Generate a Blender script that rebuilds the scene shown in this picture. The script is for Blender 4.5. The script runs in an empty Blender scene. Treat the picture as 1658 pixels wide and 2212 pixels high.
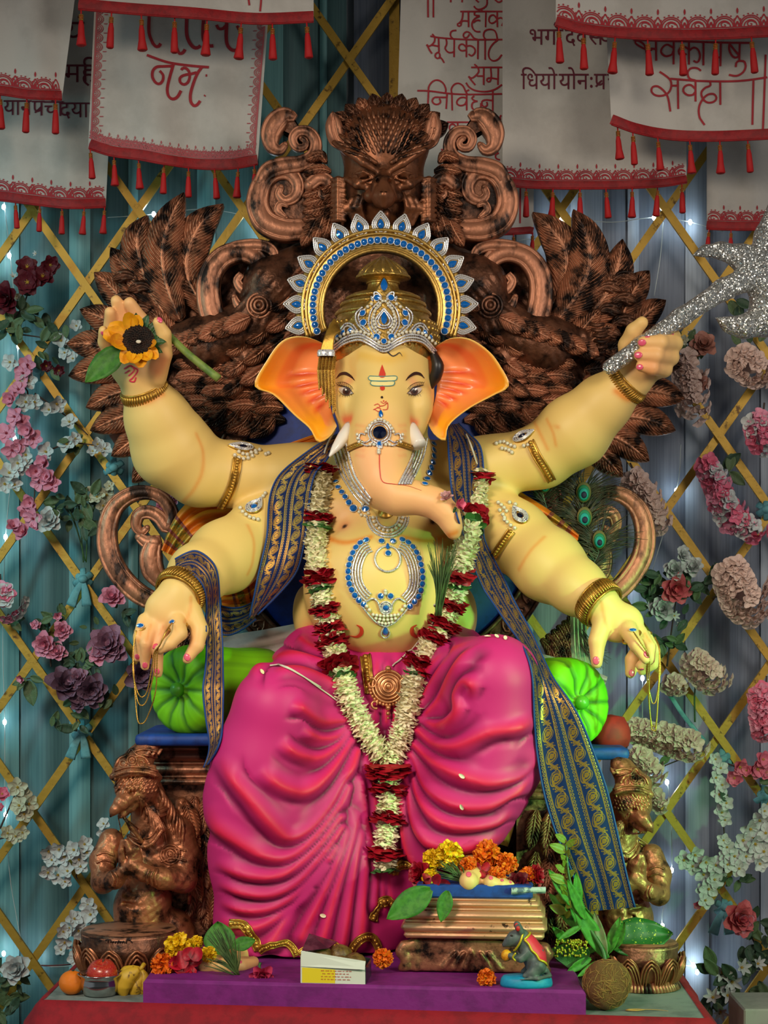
import bpy, math, random
import numpy as np
from mathutils import Vector, Matrix, Quaternion
from mathutils.bvhtree import BVHTree

# ------------------------------------------------------------------ camera, world, lights, exposure
F, D, HZ, CX, ZC = 4000.0, 4.0, 1320.0, 829.0, 1.35      # focal length in px, camera distance, horizon row, eye height
sc = bpy.context.scene
COL = sc.collection
cam_d = bpy.data.cameras.new('camera')
cam = bpy.data.objects.new('camera', cam_d)
COL.objects.link(cam)
cam.location = (0, -D, ZC)
cam.rotation_euler = (math.pi / 2, 0, 0)
cam_d.sensor_fit = 'VERTICAL'
cam_d.sensor_height = 36.0
cam_d.lens = 36.0 * F / 2212.0
cam_d.shift_y = (HZ - 1106.0) / 2212.0
cam_d.clip_end = 60
sc.camera = cam
wd = bpy.data.worlds.new('hall')
sc.world = wd
wd.use_nodes = True
wd.node_tree.nodes['Background'].inputs[0].default_value = (0.60, 0.66, 0.72, 1)
wd.node_tree.nodes['Background'].inputs[1].default_value = 0.28


def area(name, loc, aim, size, power, col, spread=None):
    l = bpy.data.lights.new(name, 'AREA')
    l.shape = 'DISK'
    l.size = size
    l.energy = power
    l.color = col
    if spread:
        l.spread = math.radians(spread)
    o = bpy.data.objects.new(name, l)
    o.location = loc
    o.rotation_euler = (Vector(aim) - Vector(loc)).to_track_quat('-Z', 'Y').to_euler()
    COL.objects.link(o)
    return o


area('key_lamp', (-1.3, -3.0, 3.0), (0.0, 0.1, 1.25), 1.1, 18, (1.0, 0.87, 0.70), 70)
area('right_lamp', (1.9, -2.7, 2.6), (0.0, 0.1, 1.2), 1.1, 9, (1.0, 0.92, 0.80), 70)
area('green_led', (2.1, -1.9, 1.25), (0.45, 0.1, 0.95), 0.12, 4, (0.25, 1.0, 0.30), 36)
area('teal_led', (-2.0, -0.6, 2.3), (-1.0, 1.0, 1.0), 0.3, 5, (0.35, 0.95, 1.0), 110)
vs = sc.view_settings
sc.display_settings.display_device = 'sRGB'
vs.view_transform = 'Standard'
vs.look = 'None'
vs.exposure = 0.0
vs.gamma = 1.0
vs.use_curve_mapping = False

# ------------------------------------------------------------------ helpers
R = random.Random(7)
NR = np.random.RandomState(7)
PI = math.pi


def P(px, py, Y):
    d = D + Y
    return Vector(((px - CX) / F * d, Y, ZC - (py - HZ) / F * d))


def S(n, Y=0.0):
    return n / F * (D + Y)


def lin(c):
    return tuple((x / 12.92 if x <= .04045 else ((x + .055) / 1.055) ** 2.4) for x in c)


def rgb(r, g, b):
    return lin((r / 255., g / 255., b / 255.))


PINV = {}


def tag(o, label=None, cat=None, group=None, kind=None):
    if label: o['label'] = label
    if cat: o['category'] = cat
    if group: o['group'] = group
    if kind: o['kind'] = kind
    return o


def thing(name, label, cat, loc=(0, 0, 0), group=None):
    o = bpy.data.objects.new(name, None)
    o.empty_display_size = 0.05
    COL.objects.link(o)
    o.location = loc
    PINV[o] = Matrix.Translation(-Vector(loc))
    return tag(o, label, cat, group)


def put(name, data, parent=None, M=None, label=None):
    o = bpy.data.objects.new(name, data)
    COL.objects.link(o)
    if M is not None:
        o.matrix_basis = M
    PINV[o] = (M.inverted() if M is not None else Matrix())
    if parent is not None:
        o.parent = parent
        o.matrix_parent_inverse = PINV[parent]
    if label: o['label'] = label
    return o


def clone(o, M, **kw):
    """copy a thing built around the origin, with its parts and sub-parts, and place the copy with matrix M"""
    def rec(src, par):
        c = src.copy()
        COL.objects.link(c)
        if par is not None:
            c.parent = par
        for ch in CH.get(src, ()):
            rec(ch, c)
        return c
    CH = {}
    for x in COL.objects:
        if x.parent is not None:
            CH.setdefault(x.parent, []).append(x)
    c = rec(o, None)
    c.matrix_basis = M
    return tag(c, **kw)


def mesh(name, V, Fc, mat=None, smooth=True, cols=None, uvs=None, mi=None):
    me = bpy.data.meshes.new(name)
    V = np.asarray(V, dtype=np.float32).reshape(-1, 3)
    if isinstance(Fc, np.ndarray):
        n, k = Fc.shape
        me.vertices.add(len(V))
        me.vertices.foreach_set('co', V.ravel())
        me.loops.add(n * k)
        me.loops.foreach_set('vertex_index', Fc.ravel().astype(np.int32))
        me.polygons.add(n)
        me.polygons.foreach_set('loop_start', np.arange(0, n * k, k, dtype=np.int32))
        me.polygons.foreach_set('loop_total', np.full(n, k, dtype=np.int32))
        me.update(calc_edges=True)
    else:
        me.from_pydata([tuple(v) for v in V], [], Fc)
    if smooth:
        me.polygons.foreach_set('use_smooth', np.ones(len(me.polygons), dtype=bool))
    for m in (mat if isinstance(mat, (list, tuple)) else [mat]):
        if m: me.materials.append(m)
    if mi is not None:
        me.polygons.foreach_set('material_index', np.asarray(mi, dtype=np.int32))
    if cols is not None:
        a = me.color_attributes.new('Col', 'FLOAT_COLOR', 'POINT')
        c = np.ones((len(V), 4), dtype=np.float32)
        c[:, :3] = cols
        a.data.foreach_set('color', c.ravel())
    if uvs is not None:
        uvs = np.asarray(uvs, dtype=np.float32)
        l = me.uv_layers.new(name='UVMap')
        li = np.empty(len(me.loops), dtype=np.int32)
        me.loops.foreach_get('vertex_index', li)
        l.data.foreach_set('uv', uvs[li].ravel())
    me.update()
    return me


def crv(pts, n=None, per=8):
    """Catmull-Rom through points of any dimension; per = samples a span"""
    A = np.array([list(p) for p in pts], dtype=float)
    if len(A) < 3:
        t = np.linspace(0, 1, per + 1)[:, None]
        out = A[0] * (1 - t) + A[-1] * t
    else:
        E = np.vstack([2 * A[0] - A[1], A, 2 * A[-1] - A[-2]])
        out = []
        for i in range(1, len(E) - 2):
            p0, p1, p2, p3 = E[i - 1:i + 3]
            t = np.linspace(0, 1, per, endpoint=False)[:, None]
            out.append(.5 * ((2 * p1) + (-p0 + p2) * t + (2 * p0 - 5 * p1 + 4 * p2 - p3) * t * t + (-p0 + 3 * p1 - 3 * p2 + p3) * t ** 3))
        out.append(A[-1:])
        out = np.vstack(out)
    if n:
        s = np.r_[0, np.cumsum(np.linalg.norm(np.diff(out, axis=0), axis=1))]
        q = np.linspace(0, s[-1], n)
        out = np.stack([np.interp(q, s, out[:, k]) for k in range(out.shape[1])], 1)
    return out


def resamp(pts, step):
    A = np.asarray(pts, dtype=float)
    s = np.r_[0, np.cumsum(np.linalg.norm(np.diff(A, axis=0), axis=1))]
    n = max(2, int(round(s[-1] / step)) + 1)
    q = np.linspace(0, s[-1], n)
    return np.stack([np.interp(q, s, A[:, k]) for k in range(A.shape[1])], 1)


class MB:
    """collects shapes for one mesh"""

    def __init__(s):
        s.v, s.f, s.uv, s.c, s.m = [], [], [], [], []
        s.col = (1, 1, 1)
        s.mi = 0

    def add(s, V, Fc, uv=None, col=None):
        b = len(s.v)
        s.v += [tuple(map(float, x)) for x in V]
        s.f += [tuple(int(i) + b for i in f) for f in Fc]
        s.m += [s.mi] * len(Fc)
        s.uv += [tuple(u) for u in uv] if uv is not None else [(0, 0)] * len(V)
        c = s.col if col is None else col
        s.c += [tuple(c)] * len(V) if not (hasattr(c, '__len__') and len(c) == len(V) and hasattr(c[0], '__len__')) else [tuple(x) for x in c]
        return s

    def grid(s, G, closed_u=False, closed_v=False, uv=None, col=None):
        """G[i][j] -> points; quads"""
        G = np.asarray(G, dtype=float)
        n, m = G.shape[:2]
        fs = []
        for i in range(n if closed_u else n - 1):
            for j in range(m if closed_v else m - 1):
                a, b = i * m + j, ((i + 1) % n) * m + j
                c, d = ((i + 1) % n) * m + (j + 1) % m, i * m + (j + 1) % m
                fs.append((a, b, c, d))
        return s.add(G.reshape(-1, 3), fs, None if uv is None else np.asarray(uv).reshape(-1, 2), None if col is None else np.asarray(col).reshape(-1, 3))

    def tube(s, pts, rad, n=8, flat=None, up=None, cap=True, closed=False, prof=None):
        """sweep; rad scalar or list; flat = (a,b) section scale along side/up; up = fixed up vector; prof = list of (side, up) section points"""
        A = [Vector(p) for p in pts]
        N = len(A)
        r = [rad] * N if np.isscalar(rad) else list(rad)
        if len(r) != N:
            r = list(np.interp(np.linspace(0, 1, N), np.linspace(0, 1, len(r)), r))
        G = []
        ref = Vector(up) if up is not None else None
        prev = None
        for i in range(N):
            t = (A[(i + 1) % N] - A[i - 1]) if closed else (A[min(i + 1, N - 1)] - A[max(i - 1, 0)])
            if t.length < 1e-9: t = Vector((0, 0, 1))
            t.normalize()
            if ref is not None:
                u = ref
            else:
                u = prev if prev is not None else (Vector((0, 0, 1)) if abs(t.z) < .9 else Vector((0, 1, 0)))
            sd = t.cross(u)
            if sd.length < 1e-6: sd = t.orthogonal()
            sd.normalize()
            u2 = sd.cross(t).normalized()
            prev = u2
            ring = []
            if prof is not None:
                for (x, y) in prof:
                    ring.append(A[i] + sd * (x * r[i]) + u2 * (y * r[i]))
            else:
                fa, fb = flat or (1, 1)
                for k in range(n):
                    a = 2 * PI * k / n
                    ring.append(A[i] + sd * (math.cos(a) * r[i] * fa) + u2 * (math.sin(a) * r[i] * fb))
            G.append(ring)
        m = len(G[0])
        b = len(s.v)
        L = np.linspace(0, 1, N)
        s.grid(np.array([[tuple(x) for x in g] for g in G]), closed_u=closed, closed_v=True,
               uv=[[(L[i], k / m) for k in range(m)] for i in range(N)])
        if cap and not closed:
            s.f += [tuple(b + k for k in range(m)), tuple(b + (N - 1) * m + k for k in reversed(range(m)))]
            s.m += [s.mi, s.mi]
        return s

    def ribbon(s, pts, nrm, w, col=None, thick=0.0):
        """flat strip along pts (3D) with per-point normals"""
        A = [Vector(p) for p in pts]
        N = len(A)
        ns = [Vector(n) for n in nrm] if hasattr(nrm[0], '__len__') else [Vector(nrm)] * N
        ww = [w] * N if np.isscalar(w) else list(np.interp(np.linspace(0, 1, N), np.linspace(0, 1, len(w)), w))
        G = []
        for i in range(N):
            t = A[min(i + 1, N - 1)] - A[max(i - 1, 0)]
            sd = t.cross(ns[i])
            if sd.length < 1e-9: sd = Vector((1, 0, 0))
            sd.normalize()
            if thick:
                G.append([A[i] - sd * ww[i] / 2, A[i] + ns[i] * thick, A[i] + sd * ww[i] / 2])
            else:
                G.append([A[i] - sd * ww[i] / 2, A[i] + sd * ww[i] / 2])
        return s.grid(np.array([[tuple(x) for x in g] for g in G]), col=None)

    def lathe(s, prof, c, n=24, axis='Z', sx=1, sy=1, a0=0, a1=2 * PI, rfun=None):
        """prof: (radius, height) list about centre c"""
        full = abs(a1 - a0 - 2 * PI) < 1e-6
        k = n if full else n + 1
        G = []
        for (r, h) in prof:
            ring = []
            for i in range(k):
                a = a0 + (a1 - a0) * i / n
                q = r * (rfun(a, h) if rfun else 1)
                ring.append((c[0] + math.cos(a) * q * sx, c[1] + math.sin(a) * q * sy, c[2] + h))
            G.append(ring)
        return s.grid(np.array(G)[::-1], closed_v=full)

    def ell(s, c, r, n=12, m=8, rot=None):
        r = (r, r, r) if np.isscalar(r) else r
        V = []
        for i in range(m + 1):
            t = PI * i / m
            for j in range(n):
                a = 2 * PI * j / n
                v = Vector((math.sin(t) * math.cos(a) * r[0], math.sin(t) * math.sin(a) * r[1], math.cos(t) * r[2]))
                if rot: v = rot @ v
                V.append(Vector(c) + v)
        fs = []
        for i in range(m):
            for j in range(n):
                a, b = i * n + j, i * n + (j + 1) % n
                if i == 0: fs.append((a, a + n, b + n))
                elif i == m - 1: fs.append((a, a + n, b))
                else: fs.append((a, a + n, b + n, b))
        return s.add(V, fs)

    def box(s, lo, hi, M=None, bev=0.0):
        x0, y0, z0 = lo
        x1, y1, z1 = hi
        if bev:
            V = []
            for z, ins in ((z0, bev), (z0 + bev, 0), (z1 - bev, 0), (z1, bev)):
                for (x, y) in ((x0 + bev + ins * 0, y0 + ins), (x1 - bev, y0 + ins), (x1 - ins, y0 + bev), (x1 - ins, y1 - bev),
                               (x1 - bev, y1 - ins), (x0 + bev, y1 - ins), (x0 + ins, y1 - bev), (x0 + ins, y0 + bev)):
                    V.append((x, y, z))
            fs = [tuple(reversed(range(8))), tuple(range(24, 32))]
            for l in range(3):
                for k in range(8):
                    fs.append((l * 8 + k, l * 8 + (k + 1) % 8, l * 8 + 8 + (k + 1) % 8, l * 8 + 8 + k))
        else:
            V = [(x0, y0, z0), (x1, y0, z0), (x1, y1, z0), (x0, y1, z0), (x0, y0, z1), (x1, y0, z1), (x1, y1, z1), (x0, y1, z1)]
            fs = [(3, 2, 1, 0), (4, 5, 6, 7), (0, 1, 5, 4), (1, 2, 6, 5), (2, 3, 7, 6), (3, 0, 4, 7)]
        if M is not None:
            V = [M @ Vector(v) for v in V]
        return s.add(V, fs)

    def bar(s, a, b, w, t, up=(0, -1, 0)):
        a, b = Vector(a), Vector(b)
        d = (b - a).normalized()
        sd = d.cross(Vector(up)).normalized() * (w / 2)
        u = sd.cross(d).normalized() * (t / 2)
        V = [a - sd - u, a + sd - u, a + sd + u, a - sd + u, b - sd - u, b + sd - u, b + sd + u, b - sd + u]
        return s.add(V, [(0, 1, 2, 3), (7, 6, 5, 4), (1, 0, 4, 5), (2, 1, 5, 6), (3, 2, 6, 7), (0, 3, 7, 4)])

    def merge(s, o, M=None):
        V = o.v if M is None else [tuple(M @ Vector(v)) for v in o.v]
        b = len(s.v)
        s.v += V
        s.f += [tuple(i + b for i in f) for f in o.f]
        s.m += o.m
        s.uv += o.uv
        s.c += o.c
        return s

    def data(s, name, mat=None, smooth=True, vc=False, uv=False):
        return mesh(name, s.v, s.f, mat, smooth, cols=np.array(s.c) if vc else None, uvs=s.uv if uv else None,
                    mi=s.m if any(s.m) else None)

    def put(s, name, mat=None, parent=None, smooth=True, vc=False, uv=False, label=None, M=None):
        return put(name, s.data(name, mat, smooth, vc, uv), parent, M, label)


# ------------------------------------------------------------------ implicit modelling
class Vol:
    def __init__(s, lo, hi, vox):
        s.lo = np.array(lo, dtype=np.float32)
        s.vox = vox
        s.n = [int(math.ceil((h - l) / vox)) + 1 for l, h in zip(lo, hi)]
        s.ax = [np.float32(s.lo[i]) + vox * np.arange(s.n[i], dtype=np.float32) for i in range(3)]
        s.g = np.full(s.n, 0.5, dtype=np.float32)

    def _sub(s, lo, hi):
        sl, axs = [], []
        for i in range(3):
            a = max(0, int((lo[i] - s.lo[i]) / s.vox))
            b = min(s.n[i], int((hi[i] - s.lo[i]) / s.vox) + 2)
            if a >= b: return None, None
            sl.append(slice(a, b))
            axs.append(s.ax[i][a:b])
        return tuple(sl), np.meshgrid(*axs, indexing='ij', sparse=True)

    def _mix(s, sl, d, k, op):
        g = s.g[sl]
        if op == 'u':
            h = np.maximum(k - np.abs(g - d), 0) / k
            s.g[sl] = np.minimum(g, d) - h * h * k * .25
        else:
            d = -d
            h = np.maximum(k - np.abs(g - d), 0) / k
            s.g[sl] = np.maximum(g, d) + h * h * k * .25

    def rc(s, a, b, ra, rb, k=.02, op='u'):
        a, b = np.array(a, dtype=np.float32), np.array(b, dtype=np.float32)
        m = max(ra, rb) + k + 2 * s.vox
        sl, X = s._sub(np.minimum(a, b) - m, np.maximum(a, b) + m)
        if sl is None: return s
        ba = b - a
        L = float(ba @ ba) + 1e-12
        px, py, pz = X[0] - a[0], X[1] - a[1], X[2] - a[2]
        t = np.clip((px * ba[0] + py * ba[1] + pz * ba[2]) / L, 0, 1)
        d = np.sqrt((px - t * ba[0]) ** 2 + (py - t * ba[1]) ** 2 + (pz - t * ba[2]) ** 2) - (ra + (rb - ra) * t)
        s._mix(sl, d, k, op)
        return s

    def chain(s, pts, rad, k=.02, op='u'):
        for i in range(len(pts) - 1):
            s.rc(pts[i], pts[i + 1], rad[i], rad[i + 1], k, op)
        return s

    def el(s, c, r, k=.02, op='u', rot=None):
        r = np.array([r] * 3 if np.isscalar(r) else r, dtype=np.float32)
        c = np.array(c, dtype=np.float32)
        m = (r if rot is None else np.full(3, r.max())) + k + 2 * s.vox
        sl, X = s._sub(c - m, c + m)
        if sl is None: return s
        x, y, z = X[0] - c[0], X[1] - c[1], X[2] - c[2]
        if rot is not None:
            q = np.array(rot.to_3x3().transposed(), dtype=np.float32)
            x, y, z = (q[0, 0] * x + q[0, 1] * y + q[0, 2] * z, q[1, 0] * x + q[1, 1] * y + q[1, 2] * z, q[2, 0] * x + q[2, 1] * y + q[2, 2] * z)
        k0 = np.sqrt((x / r[0]) ** 2 + (y / r[1]) ** 2 + (z / r[2]) ** 2)
        k1 = np.sqrt((x / r[0] ** 2) ** 2 + (y / r[1] ** 2) ** 2 + (z / r[2] ** 2) ** 2) + 1e-6
        s._mix(sl, k0 * (k0 - 1) / k1, k, op)
        return s

    def bx(s, c, h, rr=.01, k=.01, op='u', rot=None):
        h = np.array(h, dtype=np.float32)
        c = np.array(c, dtype=np.float32)
        m = (h if rot is None else np.full(3, np.linalg.norm(h))) + k + 2 * s.vox
        sl, X = s._sub(c - m, c + m)
        if sl is None: return s
        x, y, z = X[0] - c[0], X[1] - c[1], X[2] - c[2]
        if rot is not None:
            q = np.array(rot.to_3x3().transposed(), dtype=np.float32)
            x, y, z = (q[0, 0] * x + q[0, 1] * y + q[0, 2] * z, q[1, 0] * x + q[1, 1] * y + q[1, 2] * z, q[2, 0] * x + q[2, 1] * y + q[2, 2] * z)
        a, b, e = np.abs(x) - h[0] + rr, np.abs(y) - h[1] + rr, np.abs(z) - h[2] + rr
        d = np.sqrt(np.maximum(a, 0) ** 2 + np.maximum(b, 0) ** 2 + np.maximum(e, 0) ** 2) + np.minimum(np.maximum(np.maximum(a, b), e), 0) - rr
        s._mix(sl, d, k, op)
        return s

    def half(s, p, n, k=.004):
        """cut away the side the normal n points to"""
        n = Vector(n).normalized()
        X = np.meshgrid(*s.ax, indexing='ij', sparse=True)
        d = -((X[0] - p[0]) * n.x + (X[1] - p[1]) * n.y + (X[2] - p[2]) * n.z)
        s._mix((slice(None),) * 3, d, k, 's')
        return s

    def nets(s):
        g = s.g
        ins = g < 0
        c = np.zeros(tuple(x - 1 for x in g.shape), dtype=np.int8)
        for dx in (0, 1):
            for dy in (0, 1):
                for dz in (0, 1):
                    c += ins[dx:dx + c.shape[0], dy:dy + c.shape[1], dz:dz + c.shape[2]]
        idx = np.argwhere((c > 0) & (c < 8))
        cor = np.array([[i, j, k] for i in (0, 1) for j in (0, 1) for k in (0, 1)])
        val = np.stack([g[idx[:, 0] + o[0], idx[:, 1] + o[1], idx[:, 2] + o[2]] for o in cor], 1)
        pos = np.zeros((len(idx), 3))
        cnt = np.zeros(len(idx))
        for a in range(8):
            for b in range(a + 1, 8):
                if np.abs(cor[a] - cor[b]).sum() != 1: continue
                va, vb = val[:, a], val[:, b]
                m = (va < 0) != (vb < 0)
                t = va[m] / (va[m] - vb[m])
                pos[m] += cor[a] + t[:, None] * (cor[b] - cor[a])
                cnt[m] += 1
        V = (pos / cnt[:, None] + idx) * s.vox + s.lo
        ID = np.full(c.shape, -1, dtype=np.int32)
        ID[idx[:, 0], idx[:, 1], idx[:, 2]] = np.arange(len(idx))
        quads = []
        for axis in range(3):
            o1, o2 = [(1, 2), (2, 0), (0, 1)][axis]
            a = np.moveaxis(ins, (axis, o1, o2), (0, 1, 2))
            I = np.moveaxis(ID, (axis, o1, o2), (0, 1, 2))
            p, q = a[:-1, 1:-1, 1:-1], a[1:, 1:-1, 1:-1]
            e = np.argwhere(p != q)
            if not len(e): continue
            i, j, k = e.T
            f = np.stack([I[i, j, k], I[i, j + 1, k], I[i, j + 1, k + 1], I[i, j, k + 1]], 1)
            flip = ~p[i, j, k]
            f[flip] = f[flip][:, ::-1]
            quads.append(f)
        Q = np.vstack(quads)
        Q = Q[(Q >= 0).all(1)]
        return V, Q


def relax(V, Q, it=1, lam=.5):
    """Laplacian smoothing of a quad mesh"""
    e = np.vstack([Q[:, [0, 1]], Q[:, [1, 2]], Q[:, [2, 3]], Q[:, [3, 0]]])
    e = np.vstack([e, e[:, ::-1]])
    for _ in range(it):
        n = np.bincount(e[:, 0], minlength=len(V)).astype(float)
        acc = np.stack([np.bincount(e[:, 0], weights=V[e[:, 1], k], minlength=len(V)) for k in range(3)], 1)
        V = V + lam * (acc / np.maximum(n, 1)[:, None] - V)
    return V


def tree(V, Q):
    return BVHTree.FromPolygons([tuple(v) for v in V.tolist()], Q.tolist() if isinstance(Q, np.ndarray) else Q)


def hit(bvh, px, py, off=0.0, Y=None):
    """point of a surface seen at a picture position, pushed out along its normal"""
    o = Vector((0, -D, ZC))
    d = (P(px, py, 0) - o).normalized()
    h = bvh.ray_cast(o, d)
    if h[0] is None:
        q = P(px, py, 0 if Y is None else Y)
        n = bvh.find_nearest(q)
        return Vector(n[0]) + Vector(n[1]) * off, Vector(n[1])
    n = h[1] if h[1].dot(d) < 0 else -h[1]
    return h[0] + n * off, n


def onsurf(bvh, pts, off=0.002, step=4.0, smooth=True, per=8, Y=None):
    """picture polyline -> points and normals lying on a surface"""
    q = resamp(crv(pts, per=per) if smooth and len(pts) > 2 else np.array(pts, dtype=float), step)
    r = [hit(bvh, x, y, off, Y) for x, y in q]
    return [a for a, b in r], [b for a, b in r]


def frame(p, n, up=(0, 0, 1), s=1.0, roll=0.0):
    """matrix with local +Z along n and local +Y near up"""
    z = Vector(n).normalized()
    u = Vector(up)
    x = u.cross(z)
    if x.length < 1e-5: x = z.orthogonal()
    x.normalize()
    y = z.cross(x)
    M = Matrix((x, y, z)).transposed().to_4x4()
    s = (s, s, s) if np.isscalar(s) else s
    return Matrix.Translation(p) @ M @ Matrix.Rotation(roll, 4, 'Z') @ Matrix.Diagonal((*s, 1))


def paint(V, C, pts3, w, col, a=1.0, power=2):
    """airbrushed line: blends vertex colours towards col around a 3D polyline"""
    A = np.asarray([tuple(p) for p in pts3], dtype=float)
    lo, hi = A.min(0) - 3 * w, A.max(0) + 3 * w
    m = np.where(((V > lo) & (V < hi)).all(1))[0]
    if not len(m): return
    d = np.full(len(m), 9.0)
    for p in resamp(A, w * .5) if len(A) > 1 else A:
        d = np.minimum(d, ((V[m] - p) ** 2).sum(1))
    k = (a * np.exp(-(np.sqrt(d) / w) ** power))[:, None]
    C[m] = C[m] * (1 - k) + np.array(col) * k


# ------------------------------------------------------------------ node maths and materials
class E:
    def __init__(s, nt, sock): s.nt, s.s = nt, sock

    def _m(s, op, o=None, p=None):
        n = s.nt.nodes.new('ShaderNodeMath')
        n.operation = op
        for i, x in enumerate((s, o, p)):
            if x is None: continue
            if isinstance(x, E): s.nt.links.new(x.s, n.inputs[i])
            else: n.inputs[i].default_value = x
        return E(s.nt, n.outputs[0])

    def __add__(s, o): return s._m('ADD', o)
    def __radd__(s, o): return s._m('ADD', o)
    def __sub__(s, o): return s._m('SUBTRACT', o)
    def __rsub__(s, o): return s._m('MULTIPLY', -1)._m('ADD', o)
    def __mul__(s, o): return s._m('MULTIPLY', o)
    def __rmul__(s, o): return s._m('MULTIPLY', o)
    def __truediv__(s, o): return s._m('DIVIDE', o)
    def lt(s, o): return s._m('LESS_THAN', o)
    def gt(s, o): return s._m('GREATER_THAN', o)
    def abs(s): return s._m('ABSOLUTE')
    def fract(s): return s._m('FRACT')
    def sin(s): return s._m('SINE')
    def sqrt(s): return s._m('SQRT')
    def max(s, o): return s._m('MAXIMUM', o)
    def min(s, o): return s._m('MINIMUM', o)
    def atan2(s, o): return s._m('ARCTAN2', o)


MATS = {}


def mat(name, col=(.8, .8, .8), rough=.5, metal=0.0, col2=None, nscale=8, nmix=(.45, .6), stretch=None, bump=0, bscale=60, vc=False,
        coat=0, sheen=0, emit=None, trans=0, spec=.5, sss=0, bdist=.002, detail=6):
    if name in MATS: return MATS[name]
    m = bpy.data.materials.new(name)
    m.use_nodes = True
    nt = m.node_tree
    b = nt.nodes['Principled BSDF']
    L = nt.links.new
    b.inputs['Base Color'].default_value = (*col, 1)
    b.inputs['Roughness'].default_value = rough
    b.inputs['Metallic'].default_value = metal
    b.inputs['Specular IOR Level'].default_value = spec
    if coat:
        b.inputs['Coat Weight'].default_value = coat
        b.inputs['Coat Roughness'].default_value = .12
    if trans: b.inputs['Transmission Weight'].default_value = trans
    if sss:
        b.inputs['Subsurface Weight'].default_value = sss
        b.inputs['Subsurface Radius'].default_value = (.01, .006, .003)
    if emit:
        b.inputs['Emission Color'].default_value = (*emit[0], 1)
        b.inputs['Emission Strength'].default_value = emit[1]
    tc = nt.nodes.new('ShaderNodeTexCoord')
    vec = tc.outputs['Object']
    if stretch:
        mp = nt.nodes.new('ShaderNodeMapping')
        mp.inputs['Scale'].default_value = stretch
        L(vec, mp.inputs[0])
        vec = mp.outputs[0]
    src = None
    if vc:
        a = nt.nodes.new('ShaderNodeVertexColor')
        a.layer_name = 'Col'
        src = a.outputs[0]
        L(src, b.inputs['Base Color'])
    if col2:
        n = nt.nodes.new('ShaderNodeTexNoise')
        n.inputs['Scale'].default_value = nscale
        n.inputs['Detail'].default_value = detail
        n.inputs['Roughness'].default_value = .62
        L(vec, n.inputs['Vector'])
        r = nt.nodes.new('ShaderNodeMapRange')
        r.inputs[1].default_value, r.inputs[2].default_value = nmix
        L(n.outputs[0], r.inputs[0])
        x = nt.nodes.new('ShaderNodeMix')
        x.data_type = 'RGBA'
        L(r.outputs[0], x.inputs[0])
        if src is not None: L(src, x.inputs[6])
        else: x.inputs[6].default_value = (*col, 1)
        x.inputs[7].default_value = (*col2, 1)
        L(x.outputs[2], b.inputs['Base Color'])
    if bump:
        n = nt.nodes.new('ShaderNodeTexNoise')
        n.inputs['Scale'].default_value = bscale
        n.inputs['Detail'].default_value = 4
        L(vec, n.inputs['Vector'])
        bp = nt.nodes.new('ShaderNodeBump')
        bp.inputs['Strength'].default_value = bump
        bp.inputs['Distance'].default_value = bdist
        L(n.outputs[0], bp.inputs['Height'])
        L(bp.outputs[0], b.inputs['Normal'])
    MATS[name] = m
    return m


GOLD = mat('gilt', rgb(196, 150, 62), .36, .75, rgb(120, 84, 30), 40, (.5, .75), bump=.35, bscale=90)
SILVER = mat('rhinestone_silver', rgb(226, 224, 218), .2, .35, rgb(96, 84, 140), 300, (.55, .6), coat=.5)
GEM = mat('blue_crystal', rgb(16, 124, 214), .06, .2, rgb(0, 62, 150), 160, (.45, .6), coat=1)
GEMD = mat('dark_crystal', rgb(6, 14, 44), .08, .2, coat=1)
PEARL = mat('pearl', rgb(222, 214, 188), .22, .1, coat=.6)
BRONZE = mat('bronze_paint', rgb(166, 110, 80), .42, .65, rgb(30, 17, 12), 22, (.45, .60), bump=.6, bscale=80, bdist=.003)
BRONZE_BRUSH = mat('brushed_bronze', rgb(180, 120, 90), .46, .55, rgb(40, 24, 17), 18, (.48, .60), stretch=(1, 1, .5), bump=.6, bscale=90, bdist=.003)
BRONZE_DARK = mat('dark_bronze', rgb(124, 80, 58), .44, .65, rgb(30, 18, 13), 18, (.42, .62), bump=.7, bscale=70, bdist=.004)
WHITE_THREAD = mat('thread', rgb(215, 205, 185), .8)
LEAF = mat('leaf_green', rgb(52, 92, 38), .45, 0, rgb(30, 62, 26), 30)
LEAF_DARK = mat('leaf_dark', rgb(38, 58, 40), .5, 0, rgb(24, 42, 30), 20)
# ------------------------------------------------------------------ floor, back wall, table, plinth
YW = 1.0
ZT, ZP = .564, .612          # table top, plinth top
b = MB().box((-2.2, -5.2, -.05), (2.2, YW + .1, 0))
tag(b.put('floor', mat('floor_grey', rgb(96, 92, 88), .7, 0, rgb(80, 76, 72), 6), smooth=False), kind='structure')
b = MB().box((-2.2, YW, 0), (2.2, YW + .06, 3.35))
tag(b.put('wall_back', mat('wall_grey', rgb(150, 160, 165), .8), smooth=False), kind='structure')

b = MB().box((-2.2, -5.2, 3.2), (2.2, YW + .1, 3.26))
tag(b.put('ceiling', mat('ceiling_white', rgb(150, 150, 150), .8), smooth=False), kind='structure')

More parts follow.
